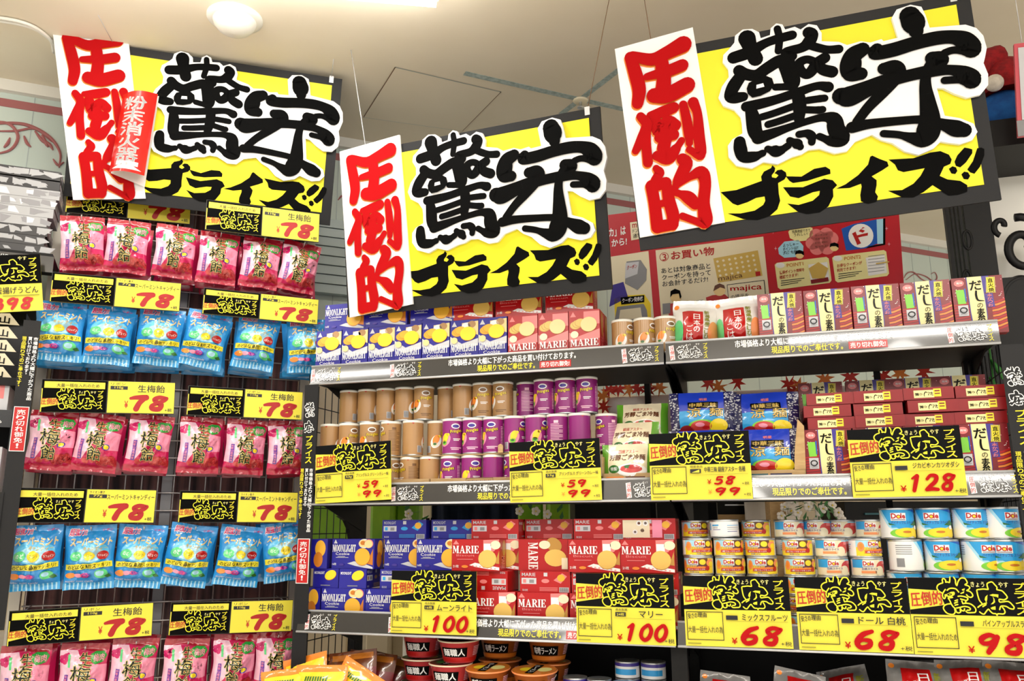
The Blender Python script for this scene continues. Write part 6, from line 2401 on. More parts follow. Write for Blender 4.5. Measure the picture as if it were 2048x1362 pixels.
# ------------------------------------------------------------------ bottom board: noodle bowls, tuna cans, packets
def bowl(label, u, y, z, kind, group, rx=0, rz=0):
    r, h = 0.066, 0.068
    side = 'plum' if kind == 'red' else 'brown'
    t = thing('noodle_bowl', label, 'noodle bowl', CF, (u, y, z), rz, rx, group=group)
    MB().lathe([(0, 0.0), (r - 0.018, 0.0), (r - 0.016, 0.004), (r - 0.003, h - 0.006), (r, h - 0.005), (r + 0.001, h - 0.001), (r - 0.001, h)], 'white' if kind == 'white' else 'ink_bowl_' + kind if False else K['bowl_' + kind], 40).obj('bowl_body', t)
    A = Art(640, 100)
    A.rect(0, 78, 640, 100, 'red' if kind == 'red' else 'orange')
    A.rect(250, 22, 400, 74, 'black', 0)
    A.text('麺職人' if kind == 'red' else '味噌ラーメン', 262, 28, 388, 68, 'white', 0.03)
    for k in range(6):
        A.rect(440, 20 + k * 9, 520, 24 + k * 9, 'pale_pink', 0)
    bm, mt = cut_art(A, [16 * k for k in range(1, 40)], [50])
    for v in bm.verts:
        a = (v.co.x / 640 - 0.5) * 2 * pi
        s = 1 - v.co.y / 100
        R = (r - 0.016) + 0.013 * s + 0.0008 + v.co.z * 0.00003
        v.co = Vector((R * sin(a), -R * cos(a), 0.006 + (h - 0.014) * s))
    me = bpy.data.meshes.new('wrapper_print')
    bm.to_mesh(me)
    bm.free()
    for q in mt:
        me.materials.append(q)
    put('wrapper_print', me, t)
    m = MB().lathe([(r - 0.001, h), (0.02, h + 0.0006), (0, h + 0.0006)], K['bowl_lid_' + kind], 40)
    L = Art(2, 2)
    L.ell(0.62, 1.1, 0.3, 0.34, 'lemon' if kind == 'brown' else 'leaf')
    L.ell(1.5, 1.0, 0.34, 0.4, 'paleyellow', 0)
    L.poly([(0.85, 0.15), (1.25, 0.15), (1.15, 1.85), (0.75, 1.85)], 'black', 1)
    L.text('ラーメン', 0.86, 0.3, 1.12, 1.7, 'white', 0.02, vert=True)
    for V, Fc, mm, lv in L.it:
        m.add([((x - 1) * r * 0.95, (1 - yy) * r * 0.95, h + 0.001 + lv * 0.0003) for x, yy in V], Fc, mm)
    m.obj('lid_film', t)
    m = MB()
    m.tube([(r * cos(2 * pi * k / 40), r * sin(2 * pi * k / 40), h - 0.003) for k in range(40)], 0.0026, 'cream' if kind == 'red' else 'peach', 6, True)
    m.obj('rim', t)
    return t


K['bowl_red'] = mat('red_bowl_wrap', (196, 60, 66), 0.35, coat=0.6)
K['bowl_brown'] = mat('brown_bowl_wrap', (160, 84, 30), 0.35, coat=0.6)
K['bowl_lid_red'] = mat('bowl_lid_dark', (70, 60, 40), 0.3, coat=0.4)
K['bowl_lid_brown'] = mat('bowl_lid_orange', (226, 130, 36), 0.3, coat=0.4)
hB = 0.071
zb = [S4 + 0.0005 + hB * k for k in range(5)]
G = 'noodle bowls on the bottom board'
uu = lambda px, py, y: CF.at(px, py, y)[0]
for lev in range(4):
    bowl(['red noodle bowl hidden lowest of the left rear stack', 'red noodle bowl second lowest of the left rear stack', 'red noodle bowl in the left rear stack below the topmost', 'topmost red noodle bowl of the left rear stack'][lev], uu(845, 1320, 0.16), 0.16, zb[lev], 'red', G)
for lev in range(3):
    bowl(['red noodle bowl hidden lowest of the front stack', 'red noodle bowl with pale rim below the tilted one', 'tilted red noodle bowl with black name patch, front'][lev], uu((895, 898, 912)[lev], 1330, 0.07), 0.085 if lev < 2 else 0.1, zb[lev], 'red', G, (0, 0, 3)[lev])
for lev in range(3):
    bowl(['brown noodle bowl hidden lowest of the middle stack', 'brown noodle bowl below the upper middle one', 'upper brown noodle bowl in the middle, set back in shade'][lev], uu(1000, 1310, 0.2), 0.2, zb[lev], 'brown', G)
for lev in range(3):
    bowl(['brown noodle bowl hidden lowest of the right stack', 'brown noodle bowl below the one with black patch', 'upper brown noodle bowl with black name patch, right stack'][lev], uu(1094, 1310, 0.17), 0.19, zb[lev], 'brown', G)
for px, n in ((977, 'brown noodle bowl with orange lid, front left one'), (1070, 'brown noodle bowl with orange lid, front right one beside the tuna cans')):
    bowl(n.replace('with orange lid', 'under the orange-lidded one'), uu(px, 1340, 0.06), 0.06, zb[0], 'brown', G)
    bowl(n, uu(px, 1340, 0.06), 0.06, zb[1] - 0.004, 'brown', G, 4)

tl = Art(400, 100)
tl.bg('white')
tl.rect(0, 0, 400, 22, 'indigo')
tl.rect(130, 40, 260, 80, 'sky', 0 + 1)
b_ = MB().lathe([(0, 0.001), (0.034, 0.0), (0.036, 0.003), (0.036, 0.043), (0.0365, 0.045), (0.0365, 0.048), (0.034, 0.048), (0.032, 0.045), (0, 0.045)], 'tin', 36)
tuna = (b_.data('can_body'), wrap_label('can_label', tl, 0.036, 0.003, 0.043))


def tuna_can(label, u, y, z):
    t = thing('tuna_can', label, 'tuna can', CF, (u, y, z), 0, group='small white and blue tuna cans')
    put('can_body', tuna[0], t)
    put('paper_label', tuna[1], t)


MB().box(0.985, 1.185, 0.03, 0.21, S4, S4 + 0.012, 'board').obj('packing_sheet', unit)
for c, (px, y) in enumerate(((1150, 0.13), (1198, 0.12), (1255, 0.16), (1307, 0.16), (1248, 0.08), (1303, 0.08))):
    n = 3 if c in (2, 3) else 2
    S4t = S4 + 0.012
    u = uu(px, 1345, y)
    for lev in range(n):
        tuna_can('white and blue tuna can, %s pile from the left, %s from its bottom' % (ORD[c], ORD[lev]), u, y, S4t + 0.0005 + 0.0485 * lev)

# orange packets in the lower left, darker ones behind
def orange_art():
    A = Art(300, 200)
    A.rect(0, 0, 300, 22, 'orange')
    A.poly([(20, 28), (286, 24), (280, 88), (30, 92)], 'lemon', 0)
    for k in range(9):
        A.rect(70 + k * 15, 44, 80 + k * 15, 62, 'leaf', 3)
    A.poly([(60, 110), (270, 96), (270, 160), (50, 168)], 'white', 1)
    A.poly([(64, 124), (170, 116), (168, 150), (60, 156)], 'red', 3)
    A.ell(250, 160, 40, 30, 'plum_light', 1)
    return A


ob = [bag_mesh('orange_packet', 0.17, 0.15, orange_art(), 'film_orange', 0.024, s, crumple=0.005, nx=14, ny=12, seal=(0.12, 0.06), pinch=0.03) for s in (31, 32)]
for label, px, py, y, rz, rx, ry, i in (('orange packet in front, widest one at the bottom left', 645, 1330, -0.06, 4, -12, -2, 0), ('orange packet left of the widest one, under the black strip', 575, 1338, -0.07, 10, -14, -8, 1), ('small-looking orange packet peeping up behind the other orange ones', 610, 1312, 0.0, -6, -10, -14, 1), ('orange packet tipped to the right of the widest one', 735, 1338, -0.02, -8, -16, 24, 0)):
    u, z = CF.at(px, py, y)
    place(ob[i], 'orange_packet', label, 'packet', u, y, z, 'orange packets at the bottom left', rz, rx, ry)
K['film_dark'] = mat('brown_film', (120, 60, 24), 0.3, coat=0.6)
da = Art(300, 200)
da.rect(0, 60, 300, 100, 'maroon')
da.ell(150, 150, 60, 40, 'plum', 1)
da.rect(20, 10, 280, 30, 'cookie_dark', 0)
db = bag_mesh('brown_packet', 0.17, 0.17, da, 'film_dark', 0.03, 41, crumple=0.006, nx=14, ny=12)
for j, (px, py, y, ry) in enumerate(((706, 1302, 0.09, -8), (748, 1304, 0.16, 4), (786, 1310, 0.23, 10), (690, 1306, 0.30, -6))):
    u, z = CF.at(px, py, y)
    place(db, 'brown_packet', 'shaded brown packet behind the orange ones, %s from the front' % ORD[j], 'packet', u, y, z, 'brown packets in the shade', 0, -6, ry)
m = MB()
m.box(-0.06, 0.36, -0.12, 0.30, S4 - 0.02, S4, 'steel')
m.obj('packet_tray', unit)
m = MB().box(-0.06, 0.36, -0.125, -0.12, S4 - 0.02, S4 + 0.05, 'steel')
m.obj('tray_front', unit)
# clear rice bags, lower right
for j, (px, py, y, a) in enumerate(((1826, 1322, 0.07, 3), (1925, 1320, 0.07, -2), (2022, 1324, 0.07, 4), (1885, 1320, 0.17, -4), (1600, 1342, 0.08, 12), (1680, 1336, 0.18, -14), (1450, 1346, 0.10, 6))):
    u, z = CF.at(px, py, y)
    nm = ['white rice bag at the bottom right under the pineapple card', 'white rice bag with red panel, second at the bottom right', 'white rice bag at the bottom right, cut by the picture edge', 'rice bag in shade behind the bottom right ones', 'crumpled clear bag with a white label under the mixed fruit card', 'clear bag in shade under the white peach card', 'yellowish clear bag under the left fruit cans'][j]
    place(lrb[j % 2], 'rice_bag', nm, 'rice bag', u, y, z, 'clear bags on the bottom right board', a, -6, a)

# ------------------------------------------------------------------ udon rack at the far left
t = thing('udon_rack', 'dark shelf rack at the left edge loaded with black and white noodle boxes', 'shelf', LF, (-0.06, 0.04, 0))
for z, nm in ((0.895, 'upper_board'), (0.47, 'middle_board'), (0.36, 'lower_board'), (0.06, 'base_board')):
    m = MB().box(-0.5, 0.055 if z > 0.8 else 0.02, 0.0, 0.19, z - 0.025, z, 'steel')
    m.obj(nm, t)
m = MB()
m.box(-0.5, 0.06, -0.004, 0.0, 0.83, 0.885, 'rail')
r_ = m.obj('price_rail', t)
A = Art(300, 55)
A.put(LOGO_RAIL, 130, 8, 220, 48)
A.rect(110, 8, 124, 48, 'white', 3)
A.text('圧倒的', 112, 10, 122, 46, 'red', 0.03, vert=True)
A.text('プライス', 240, 6, 256, 50, 'yellow', 0.03, vert=True)
m = MB().art(A, face_front(0.30, 0.055, -0.0045, -0.24, 0.83))
m.obj('printed_strip', r_)
m = MB()
m.box(-0.5, 0.012, -0.004, 0.0, 0.31, 0.365, 'rail')
r_ = m.obj('price_rail', t)
A = Art(300, 55)
A.put(LOGO_RAIL, 170, 6, 270, 50)
m = MB().art(A, face_front(0.30, 0.055, -0.0045, -0.3, 0.31))
m.obj('printed_strip', r_)
m = MB().box(-0.5, 0.0, 0.215, 0.225, FLOOR, 1.0, 'steel')
m.obj('back_sheet', t)
for x in (-0.02,):
    m = MB().box(x, x + 0.02, 0.19, 0.215, FLOOR, 1.0, 'steel')
    m.obj('upright', t)


def udon_art(dark, s):
    A = Art(300, 40)
    A.bg('darkgrey' if dark else 'silver')
    q = random.Random(s)
    for k in range(16):
        x = q.uniform(0, 290)
        P = [(x, q.uniform(2, 14)), (x + q.uniform(14, 46), q.uniform(2, 18)), (x + q.uniform(10, 40), q.uniform(20, 36)), (x + q.uniform(-4, 8), q.uniform(20, 38))]
        A.poly(P, ('silver' if dark else 'grey') if k % 3 else 'silver' if dark else 'light', 1 + k * 0.1)
    return A


K['udon_w'] = mat('udon_carton', (140, 140, 144), 0.6)
ink('silver', (168, 169, 172))
for i in range(9):
    dark = i in (0, 1, 2, 7, 8)
    me = carton('noodle_box', 0.32, 0.14, 0.0325, 'blackcarton' if dark else 'udon_w', udon_art(dark, 60 + i), udon_art(dark, 80 + i))
    q = random.Random(i)
    xe = (-0.012 - (0.024 if i < 4 else 0.008 if i < 6 else 0)) + q.uniform(-0.004, 0.004)
    place(me, 'noodle_box', '%s noodle box, %s from below in the stack at the left edge' % ('black and white printed' if dark else 'pale silvery', ORD[i]), 'noodle box', xe - 0.16, 0.07, 0.8955 + 0.0335 * i + (0.004 if i > 7 else 0), 'stacked noodle boxes at the left edge', 0, 0, 0, LF)


def mountain_art():
    A = Art(300, 46)
    A.bg('black')
    for x in (20, 150, 232):
        A.poly([(x - 40, 46), (x - 6, 8), (x + 20, 6), (x + 52, 46)], 'cream', 1)
        A.text('山', x - 6, 18, x + 22, 42, 'black', 0.05)
    return A


mt_me = carton('dark_noodle_carton', 0.3, 0.14, 0.044, 'blackcarton', mountain_art())
for i in range(5):
    place(mt_me, 'noodle_carton', 'black carton with cream peaks, %s from below, under the 398 card' % ORD[i], 'noodle box', -0.215, 0.075, 0.4705 + 0.0448 * i, 'black cartons at the left edge', 0, 0, 0, LF)
ua = Art(200, 100)
ua.rect(0, 0, 200, 100, 'light')
ua.text('うどん', 60, 30, 170, 84, 'darkgrey', 0.04)
ua.rect(176, 20, 190, 60, 'rose')
me = carton('udon_packet', 0.26, 0.15, 0.105, 'white', ua)
place(me, 'udon_packet', 'pale packet with grey brush writing above the lower rail, left edge', 'packet', -0.215, 0.06, 0.3615, 'packets at the left edge', 0, 0, 0, LF)
bw = Art(100, 200)
bw.rect(0, 0, 100, 200, 'light')
bw.rect(0, 0, 60, 60, 'deep_blue')
bw.rect(10, 60, 40, 200, 'deep_blue', 1)
bw.rect(60, 80, 90, 120, 'red', 1)
me = carton('blue_carton', 0.09, 0.14, 0.19, 'white', bw)
for i, u in enumerate((-0.13, -0.225)):
    place(me, 'milk_carton', ['blue and white carton beside the red label of the left strip', 'blue and white carton cut by the left picture edge'][i], 'carton', u, 0.07, 0.0605, 'blue and white cartons', 0, 0, 0, LF)
# card 398
q4 = [(-30, 506), (90, 514), (76, 615), (-42, 632)]
cx, cz, w, h, rot = quad_pose(LF, q4, -0.03)
t = thing('price_card', 'tall yellow and black price card of 398 at the left edge', 'price card', LF, (cx, -0.03, cz), ry=-rot)
MB().box(-w / 2, w / 2, 0, 0.0016, -h / 2, h / 2, 'cardback').obj('card', t)
A = Art(120, 116)
A.bg('card')
A.rect(0, 0, 120, 60, 'black')
A.put(LOGO_CARD, -28, 4, 98, 56)
A.text('プライス', 96, 6, 112, 56, 'yellow', 0.03, vert=True)
A.text('やす', 74, 4, 92, 12, 'paleyellow', 0.01, lv=A.lv - 1)
A.text('釜揚げうどん', 26, 66, 112, 80, 'card_ink', 0.02, lv=A.lv - 1)
A.rect(40, 83, 114, 85, 'olive', A.lv - 1)
number(A, '398', 16, 88, 102, 112, 'red', A.lv - 1)
MB().art(A, face_front(w, h, 0, -w / 2, -h / 2)).obj('print', t)
x0, zt = LF.at(-2, 985, 0.0)
strip(LF, 'black upright strip with yellow kana at the bottom left edge', ((x0 - 0.034, zt), -0.46), y=-0.02, w=0.05)

# ------------------------------------------------------------------ red poster behind the right bay
d = ray(1500, 520)
d = d * (2.86 / d.y)
PF = Frame(Matrix.Translation((d.x, d.y, EYE)) @ Matrix.Rotation(radians(-21.5), 4, 'Z') @ Matrix.Rotation(radians(3), 4, 'X'))
K['posterred'] = mat('poster_red', (196, 22, 40), 0.45)
c4 = [PF.at(*p) for p in ((1216, 430), (1793, 356), (1817, 700), (1236, 730))]
t = thing('advertising_poster', 'large red advertising poster board standing behind the top board', 'poster', PF)
MB().prism(c4[::-1], 0.0, 0.012, 'posterred').obj('board', t)
A = Art(600, 400)
pt = lambda x, y: PF.at(x, y, -0.001)


class PA(Art):
    """artwork of the poster, measured in the frame of the poster board."""


def pp(L, m, lv):
    A.poly([pt(*p) for p in L], m, lv)


def panel(name, fn, lv0=0):
    global A
    A = Art(1, 1)
    fn()
    q = MB()
    for V, Fc, mm, lv in A.it:
        q.add([(x, -0.0008 - lv * EPS * 2, z) for x, z in V], Fc, mm)
    q.obj(name, t)


def ptext(body, q, m, lv, bold=0.0, res=2):
    """lettering inside the four photo corners q of a line."""
    Q = [pt(*p) for p in q]
    V, F = glyphs(body, bold, 0.0, res)
    P = []
    for x, y in V:
        P.append(tuple(Q[0][k] * (1 - x) * (1 - y) + Q[1][k] * x * (1 - y) + Q[2][k] * x * y + Q[3][k] * (1 - x) * y for k in (0, 1)))
    A._add(P, F, K[m], lv)


def band(x0, y0, x1, y1, h):
    """a text line from (x0, y0) to (x1, y1), top edge, h high."""
    return [(x0, y0), (x1, y1), (x1 + 0.11 * h, y1 + h), (x0 + 0.11 * h, y0 + h)]


def pell(cx, cy, rx, ry, m, lv):
    A.poly([pt(cx + rx * cos(k * pi / 12), cy + ry * sin(k * pi / 12)) for k in range(24)], m, lv)


def z12(x, y):                          # from the enlarged view of the poster
    return 1200 + x / 3.2, 420 + y / 3.2


def zz(*L):
    return [z12(*p) for p in L]


def left_panel():
    pp(zz((60, 300), (310, 262), (345, 690), (100, 760)), 'cream', 0)
    pp(zz((80, 480), (150, 460), (180, 560), (60, 620)), 'indigo', 1)
    pp(zz((170, 330), (260, 320), (300, 380), (296, 450), (240, 512), (160, 470)), 'grey', 2)
    pp(zz((165, 340), (250, 330), (240, 410), (160, 440)), 'light', 3)
    ptext('クーポン', [z12(*p) for p in ((175, 355), (240, 345), (236, 372), (172, 384))], 'red', 4, 0.02)
    pp(zz((92, 570), (140, 548), (285, 540), (325, 600), (326, 660), (330, 720), (100, 740)), 'lemon', 1)
    pp(zz((110, 620), (280, 600), (300, 640), (310, 720), (90, 730)), 'grey', 2)
    pp(zz((130, 640), (260, 624), (270, 690), (120, 710)), 'cream', 3)
    pp(zz((132, 560), (284, 545), (284, 590), (136, 605)), 'black', 3)
    ptext('クーポン発券機', [z12(*p) for p in ((142, 566), (276, 552), (276, 582), (144, 596))], 'white', 4, 0.03)
    ptext('カ」は', [z12(*p) for p in ((55, 120), (165, 100), (165, 160), (60, 175))], 'white', 1, 0.05)
    ptext('から!', [z12(*p) for p in ((72, 190), (172, 175), (172, 222), (76, 236))], 'white', 1, 0.05)
    pp(zz((192, 80), (262, 70), (280, 180), (200, 195)), 'cream', 1)
    ptext('m', [z12(*p) for p in ((205, 90), (236, 85), (236, 112), (208, 116))], 'red', 2, 0.03)
    ptext('ドンキ', [z12(*p) for p in ((208, 122), (262, 114), (264, 140), (210, 148))], 'black', 2, 0.01)
    ptext('通常', [z12(*p) for p in ((210, 154), (262, 146), (264, 172), (212, 182))], 'black', 2, 0.01)


def shopping_panel():
    pp(zz((355, 258), (1045, 170), (1085, 560), (1085, 660), (395, 720)), 'cream', 0)
    A.ring(*pt(*z12(410, 300)), 0.0165, 0.002, 'red', 1)
    ptext('3', [z12(*p) for p in ((398, 282), (424, 279), (426, 322), (400, 325))], 'red', 1, 0.02)
    ptext('お買い物', [z12(*p) for p in ((452, 265), (730, 232), (732, 288), (456, 322))], 'red', 1, 0.045)
    ptext('あとは対象商品と', [z12(*p) for p in ((390, 372), (705, 338), (708, 376), (394, 408))], 'card_ink', 1, 0.02)
    ptext('クーポンを持って', [z12(*p) for p in ((394, 416), (708, 380), (710, 418), (398, 450))], 'card_ink', 1, 0.02)
    ptext('お会計するだけ!', [z12(*p) for p in ((398, 456), (690, 424), (692, 460), (400, 492))], 'card_ink', 1, 0.02)
    pp(zz((725, 310), (1010, 258), (1040, 420), (756, 466)), 'gold', 1)
    for i in range(7):
        for j in range(4):
            pell(*z12(752 + i * 38 + j * 6, 330 - i * 6.4 + j * 30), 2.6, 2.4, 'cream', 2)
    ptext('majica', [z12(*p) for p in ((756, 425), (910, 402), (914, 440), (760, 466))], 'brown', 2, 0.0)
    pp(zz((994, 396), (1024, 392), (1028, 420), (998, 424)), 'red', 2)
    # simple till scene
    pp(zz((678, 560), (720, 545), (800, 540), (822, 560), (840, 620), (690, 640)), 'red', 1)
    pell(*z12(765, 515), 12, 11, 'cookie_pale', 2)
    pp(zz((725, 520), (735, 485), (765, 470), (795, 482), (802, 505), (770, 495)), 'brown', 3)
    pell(*z12(485, 560), 11, 10.5, 'cookie_pale', 2)
    pp(zz((450, 560), (452, 520), (480, 504), (512, 516), (522, 556), (512, 570), (505, 535), (465, 540)), 'black', 3)
    pp(zz((440, 600), (530, 590), (540, 660), (440, 680)), 'plum_light', 1)
    pp(zz((400, 600), (450, 595), (450, 660), (402, 668)), 'grey', 2)
    pp(zz((615, 580), (660, 574), (665, 640), (620, 648)), 'grey', 2)
    pp(zz((812, 478), (1052, 448), (1070, 640), (830, 660)), 'card_ink', 3)
    pp(zz((816, 482), (1048, 453), (1066, 638), (834, 656)), 'cream', 4)
    ptext('majica', [z12(*p) for p in ((832, 490), (1036, 472), (1036, 520), (836, 528))], 'brush_red', 5, 0.02)
    ptext('の提示を', [z12(*p) for p in ((836, 545), (952, 532), (954, 560), (838, 574))], 'card_ink', 5, 0.01)
    ptext('お忘れなく', [z12(*p) for p in ((838, 580), (980, 564), (982, 590), (840, 606))], 'card_ink', 5, 0.01)


def points_panel():
    pp(zz((1205, 140), (1230, 105), (1300, 95), (1360, 115), (1362, 160), (1330, 195), (1260, 202), (1215, 180)), 'dash', 0)
    ptext('残高確認できて', [z12(*p) for p in ((1228, 130), (1345, 118), (1346, 138), (1230, 150))], 'card_ink', 1, 0.01)
    ptext('うれしい!', [z12(*p) for p in ((1240, 150), (1330, 142), (1330, 160), (1242, 170))], 'card_ink', 1, 0.01)
    for dx, dy, r in ((0, 0, 20), (-18, 6, 16), (18, -4, 18), (-10, 20, 15), (12, 18, 16), (-12, -14, 14), (10, -16, 15)):
        pell(*z12(1418 + dx * 3.0, 195 + dy * 2.6), r * 0.95, r * 0.85, 'rose', 0)
    for i, s_ in enumerate(('クーポンが', '予約できて', 'さらに便利に', 'なったよ!')):
        ptext(s_, [z12(*p) for p in ((1376, 158 + i * 24), (1458, 149 + i * 24), (1459, 161 + i * 24), (1377, 170 + i * 24))], 'brown', 1, 0.0)
    pp(zz((1140, 245), (1180, 202), (1270, 192), (1302, 230), (1300, 275), (1265, 300), (1180, 306), (1145, 282)), 'pale_sky', 0)
    for i, s_ in enumerate(('よっしゃー', 'ポイントGET', 'だぜ!')):
        ptext(s_, [z12(*p) for p in ((1170, 216 + i * 24), (1270, 206 + i * 24), (1272, 226 + i * 24), (1172, 238 + i * 24))], 'card_ink', 1, 0.01)
    for cx, cy in ((1278, 288), (1500, 240)):
        pell(*z12(cx, cy), 8.5, 7.5, 'cookie_pale', 1)
        pp(zz((cx - 30, cy), (cx - 26, cy - 24), (cx, cy - 32), (cx + 26, cy - 22), (cx + 28, cy + 4), (cx + 10, cy - 8), (cx - 16, cy - 8)), 'black', 2)
    for bx, by, nm in ((1118, 340, 'POINT1'), (1486, 296, 'POINT2')):
        r = [(0, 10), (14, -2), (330, -40), (346, -30), (364, 110), (352, 126), (36, 168), (20, 156)]
        pp(zz(*[(bx + x, by + y) for x, y in r]), 'dash', 0)
        ptext(nm, [z12(bx + 76, by + 4), z12(bx + 182, by - 8), z12(bx + 184, by + 14), z12(bx + 78, by + 26)], 'cookie_dark', 1, 0.02)
        pell(*z12(bx + 36, by + 14), 9, 5.5, 'white', 1)
        for i in range(2):
            ptext(('獲得ポイント情報を', '確認できます!')[i] if nm == 'POINT1' else ('お得なクーポンが', '利用できます!')[i], [z12(bx + 30, by + 50 + i * 30), z12(bx + (190, 150)[i], by + 30 + i * 32), z12(bx + (190, 150)[i], by + 52 + i * 32), z12(bx + 32, by + 74 + i * 30)], 'brush_red', 1, 0.02)
        for i in range(3):
            pp(zz((bx + 40, by + 112 + i * 14), (bx + 190 - i * 20, by + 94 + i * 14), (bx + 190 - i * 20, by + 98 + i * 14), (bx + 40, by + 117 + i * 14)), 'card_ink', 1)
        pp(zz((bx + 214, by + 10), (bx + 336, by - 8), (bx + 352, by + 106), (bx + 232, by + 126)), 'white', 1)
    pp(zz(*[(1398 + 66 * sin(k * 2 * pi / 5) * (1 if True else 1), 392 - 58 * cos(k * 2 * pi / 5)) for k in range(5)]), 'gold', 3)
    pp(zz((1348, 448), (1460, 430), (1464, 456), (1352, 472)), 'maroon', 3)
    for i in range(6):
        pp(zz((1716, 296 + i * 20), (1820, 284 + i * 20), (1820, 287 + i * 20), (1716, 299 + i * 20)), 'grey', 3)
    pp(zz((1766, 340), (1850, 328), (1850, 336), (1766, 348)), 'gold', 3)
    # plain blue field with the shop's white letter patch
    pp(zz((1545, 120), (1620, 90), (1770, 60), (1775, 215), (1700, 245), (1575, 260)), 'deep_blue', 0)
    pp(zz((1770, 60), (1812, 55), (1812, 215), (1775, 218)), 'pale_sky', 0)
    pp(zz((1812, 55), (1826, 53), (1826, 222), (1700, 246), (1720, 232), (1812, 215)), 'black', 0)
    pell(*z12(1670, 165), 25, 24, 'white', 1)
    ptext('ド', [z12(*p) for p in ((1612, 150), (1700, 100), (1745, 180), (1645, 225))], 'red', 2, 0.07)
    for x, y in ((1124, 246), (1834, 118), (1850, 218), (1108, 140)):
        for dx, dy in ((11, 2), (2, 14)):
            pp(zz((x - dx, y), (x, y - dy), (x + dx, y), (x, y + dy)), 'pale_pink', 0)


panel('left_panel_print', left_panel)
panel('shopping_panel_print', shopping_panel)
panel('points_panel_print', points_panel)
m = MB()
for x in (c4[3][0] + 0.1, c4[2][0] - 0.1):
    m = MB().box(x - 0.01, x + 0.01, 0.012, 0.03, c4[3][1] - 0.6, c4[3][1] + 0.2, 'steel')
    m.obj('support_bar', t)

# ------------------------------------------------------------------ right edge: ironwork, hat, board
RY = 0.30


def R_(x, y, d=RY):
    return CF.at(x, y, d)


t = thing('iron_column', 'dark ornamental iron column behind the right end of the shelves', 'column', CF)
for px0, px1, nm in ((1937, 1992, 'flat_post'), (1899, 1907, 'rod'), (1911, 1915, 'rod'), (1919, 1923, 'rod'), (1927, 1932, 'rod')):
    a = R_(px0, 500)[0]
    c = R_(px1, 500)[0]
    MB().box(a, c, RY, RY + (0.03 if nm == 'rod' else 0.05), 0.0, 1.0, 'iron').obj(nm, t)
m = MB()
for py in (480, 560):
    u, z = R_(1935, py)
    m.tube([(u + 0.012 * cos(k * pi / 8), RY, z + 0.03 * sin(k * pi / 8)) for k in range(16)], 0.004, 'iron', 6, True)
m.obj('ring_ornament', t)
t = thing('iron_scroll', 'black wrought iron scroll before the bright wall at the right edge', 'ironwork', CF)


def spiral(cx, cy, r0, r1, a0, a1, w):
    P = []
    for k in range(41):
        s = k / 40
        a = a0 + (a1 - a0) * s
        r = r0 + (r1 - r0) * s
        u, z = R_(cx + r * cos(a), cy - r * 1.1 * sin(a))
        P.append((u, RY, z))
    q = MB()
    q.tube(P, w, 'iron', 8)
    return q


spiral(2046, 492, 10, 54, -0.5, 2 * pi * 1.3, 0.013).obj('large_scroll', t)
spiral(2002, 452, 6, 17, 0, 4.6, 0.009).obj('small_scroll', t)
spiral(2056, 590, 10, 56, 0.5, 3.6, 0.012).obj('lower_scroll', t)
m = MB()
u, z = R_(2000, 545)
m.box(u - 0.03, u + 0.25, RY - 0.01, RY + 0.02, z - 0.30, z - 0.02, 'iron')
m.obj('base_bar', t)
m = MB()
u0_, z0_ = R_(1988, 640, 0.42)
u1_, z1_ = R_(2160, 315, 0.42)
m.box(u0_, u1_, 0.42, 0.44, z0_ - 0.3, z1_, 'plastic')
o = thing('pale_panel', 'bright pale panel behind the iron scroll at the right edge', 'panel', CF, me=m.data('pale_panel'))
m = MB()
u0_, z0_ = R_(1992, 343, 0.36)
u1_, z1_ = R_(2160, 272, 0.36)
m.box(u0_ - 0.06, u1_, 0.16, 0.44, z0_, z1_, 'steel')
o = thing('dark_ledge', 'dark ledge under the blue plush at the upper right', 'ledge', CF, me=m.data('dark_ledge'))
ztop = z1_
# blue plush body with a red santa hat
u, z = R_(2008, 215, 0.30)
zl = ztop
o = MB().ellipsoid((0, 0, 0.075), (0.085, 0.07, 0.078), 'plush_blue', 24, 14)
thing('blue_plush', 'plain blue plush body under the red santa hat at the upper right', 'plush', CF, (u, 0.30, zl), me=o.data('blue_plush'))
t = thing('santa_hat', 'red santa hat with white pompom at the upper right edge', 'hat', CF, (u + 0.012, 0.30, zl + 0.15))
m = MB()
prof = [(0.085, -0.015), (0.09, 0.01), (0.086, 0.04), (0.07, 0.075), (0.045, 0.1), (0.02, 0.112), (0, 0.114)]
m.lathe(prof, 'fleece_red', 28)
m.tube(smooth_path([(-0.02, -0.02, 0.1), (-0.06, -0.04, 0.09), (-0.09, -0.06, 0.045), (-0.088, -0.07, 0.0)], 5), [0.05 - 0.0022 * k for k in range(16)], 'fleece_red', 14)
m.obj('hat_body', t)
uu_, zz_ = R_(1989, 166, 0.22)
m = MB().ellipsoid((uu_ - u - 0.012, -0.08, zz_ - zl - 0.15), (0.026, 0.026, 0.026), 'fleece_white', 18, 10)
m.obj('pompom', t)
# red board hanging at the very edge
P = [CF.at(*p, 0.05) for p in ((2028, 88), (2120, 76), (2130, 262), (2036, 273))]
t = thing('red_board', 'red and grey hanging board cut by the right picture edge', 'sign', CF)
MB().prism(P[::-1], 0.05, 0.062, K['rose_board'] if 'rose_board' in K else mat('rose_board', (206, 84, 98), 0.4)).obj('board', t)
Q = [CF.at(*p, 0.049) for p in ((2036, 96), (2120, 86), (2128, 232), (2044, 240))]
MB().prism(Q[::-1], 0.0475, 0.0495, 'light').obj('pale_sheet', t)
Q = [CF.at(*p, 0.049) for p in ((2033, 242), (2126, 232), (2128, 262), (2036, 273))]
MB().prism(Q[::-1], 0.0475, 0.0495, 'grey').obj('grey_foot', t)
m = MB()
a = CF.at(2044, 86, 0.056)
m.tube([(a[0], 0.056, a[1] - 0.005), (a[0], 0.056, CEIL)], 0.001, 'lip', 6)
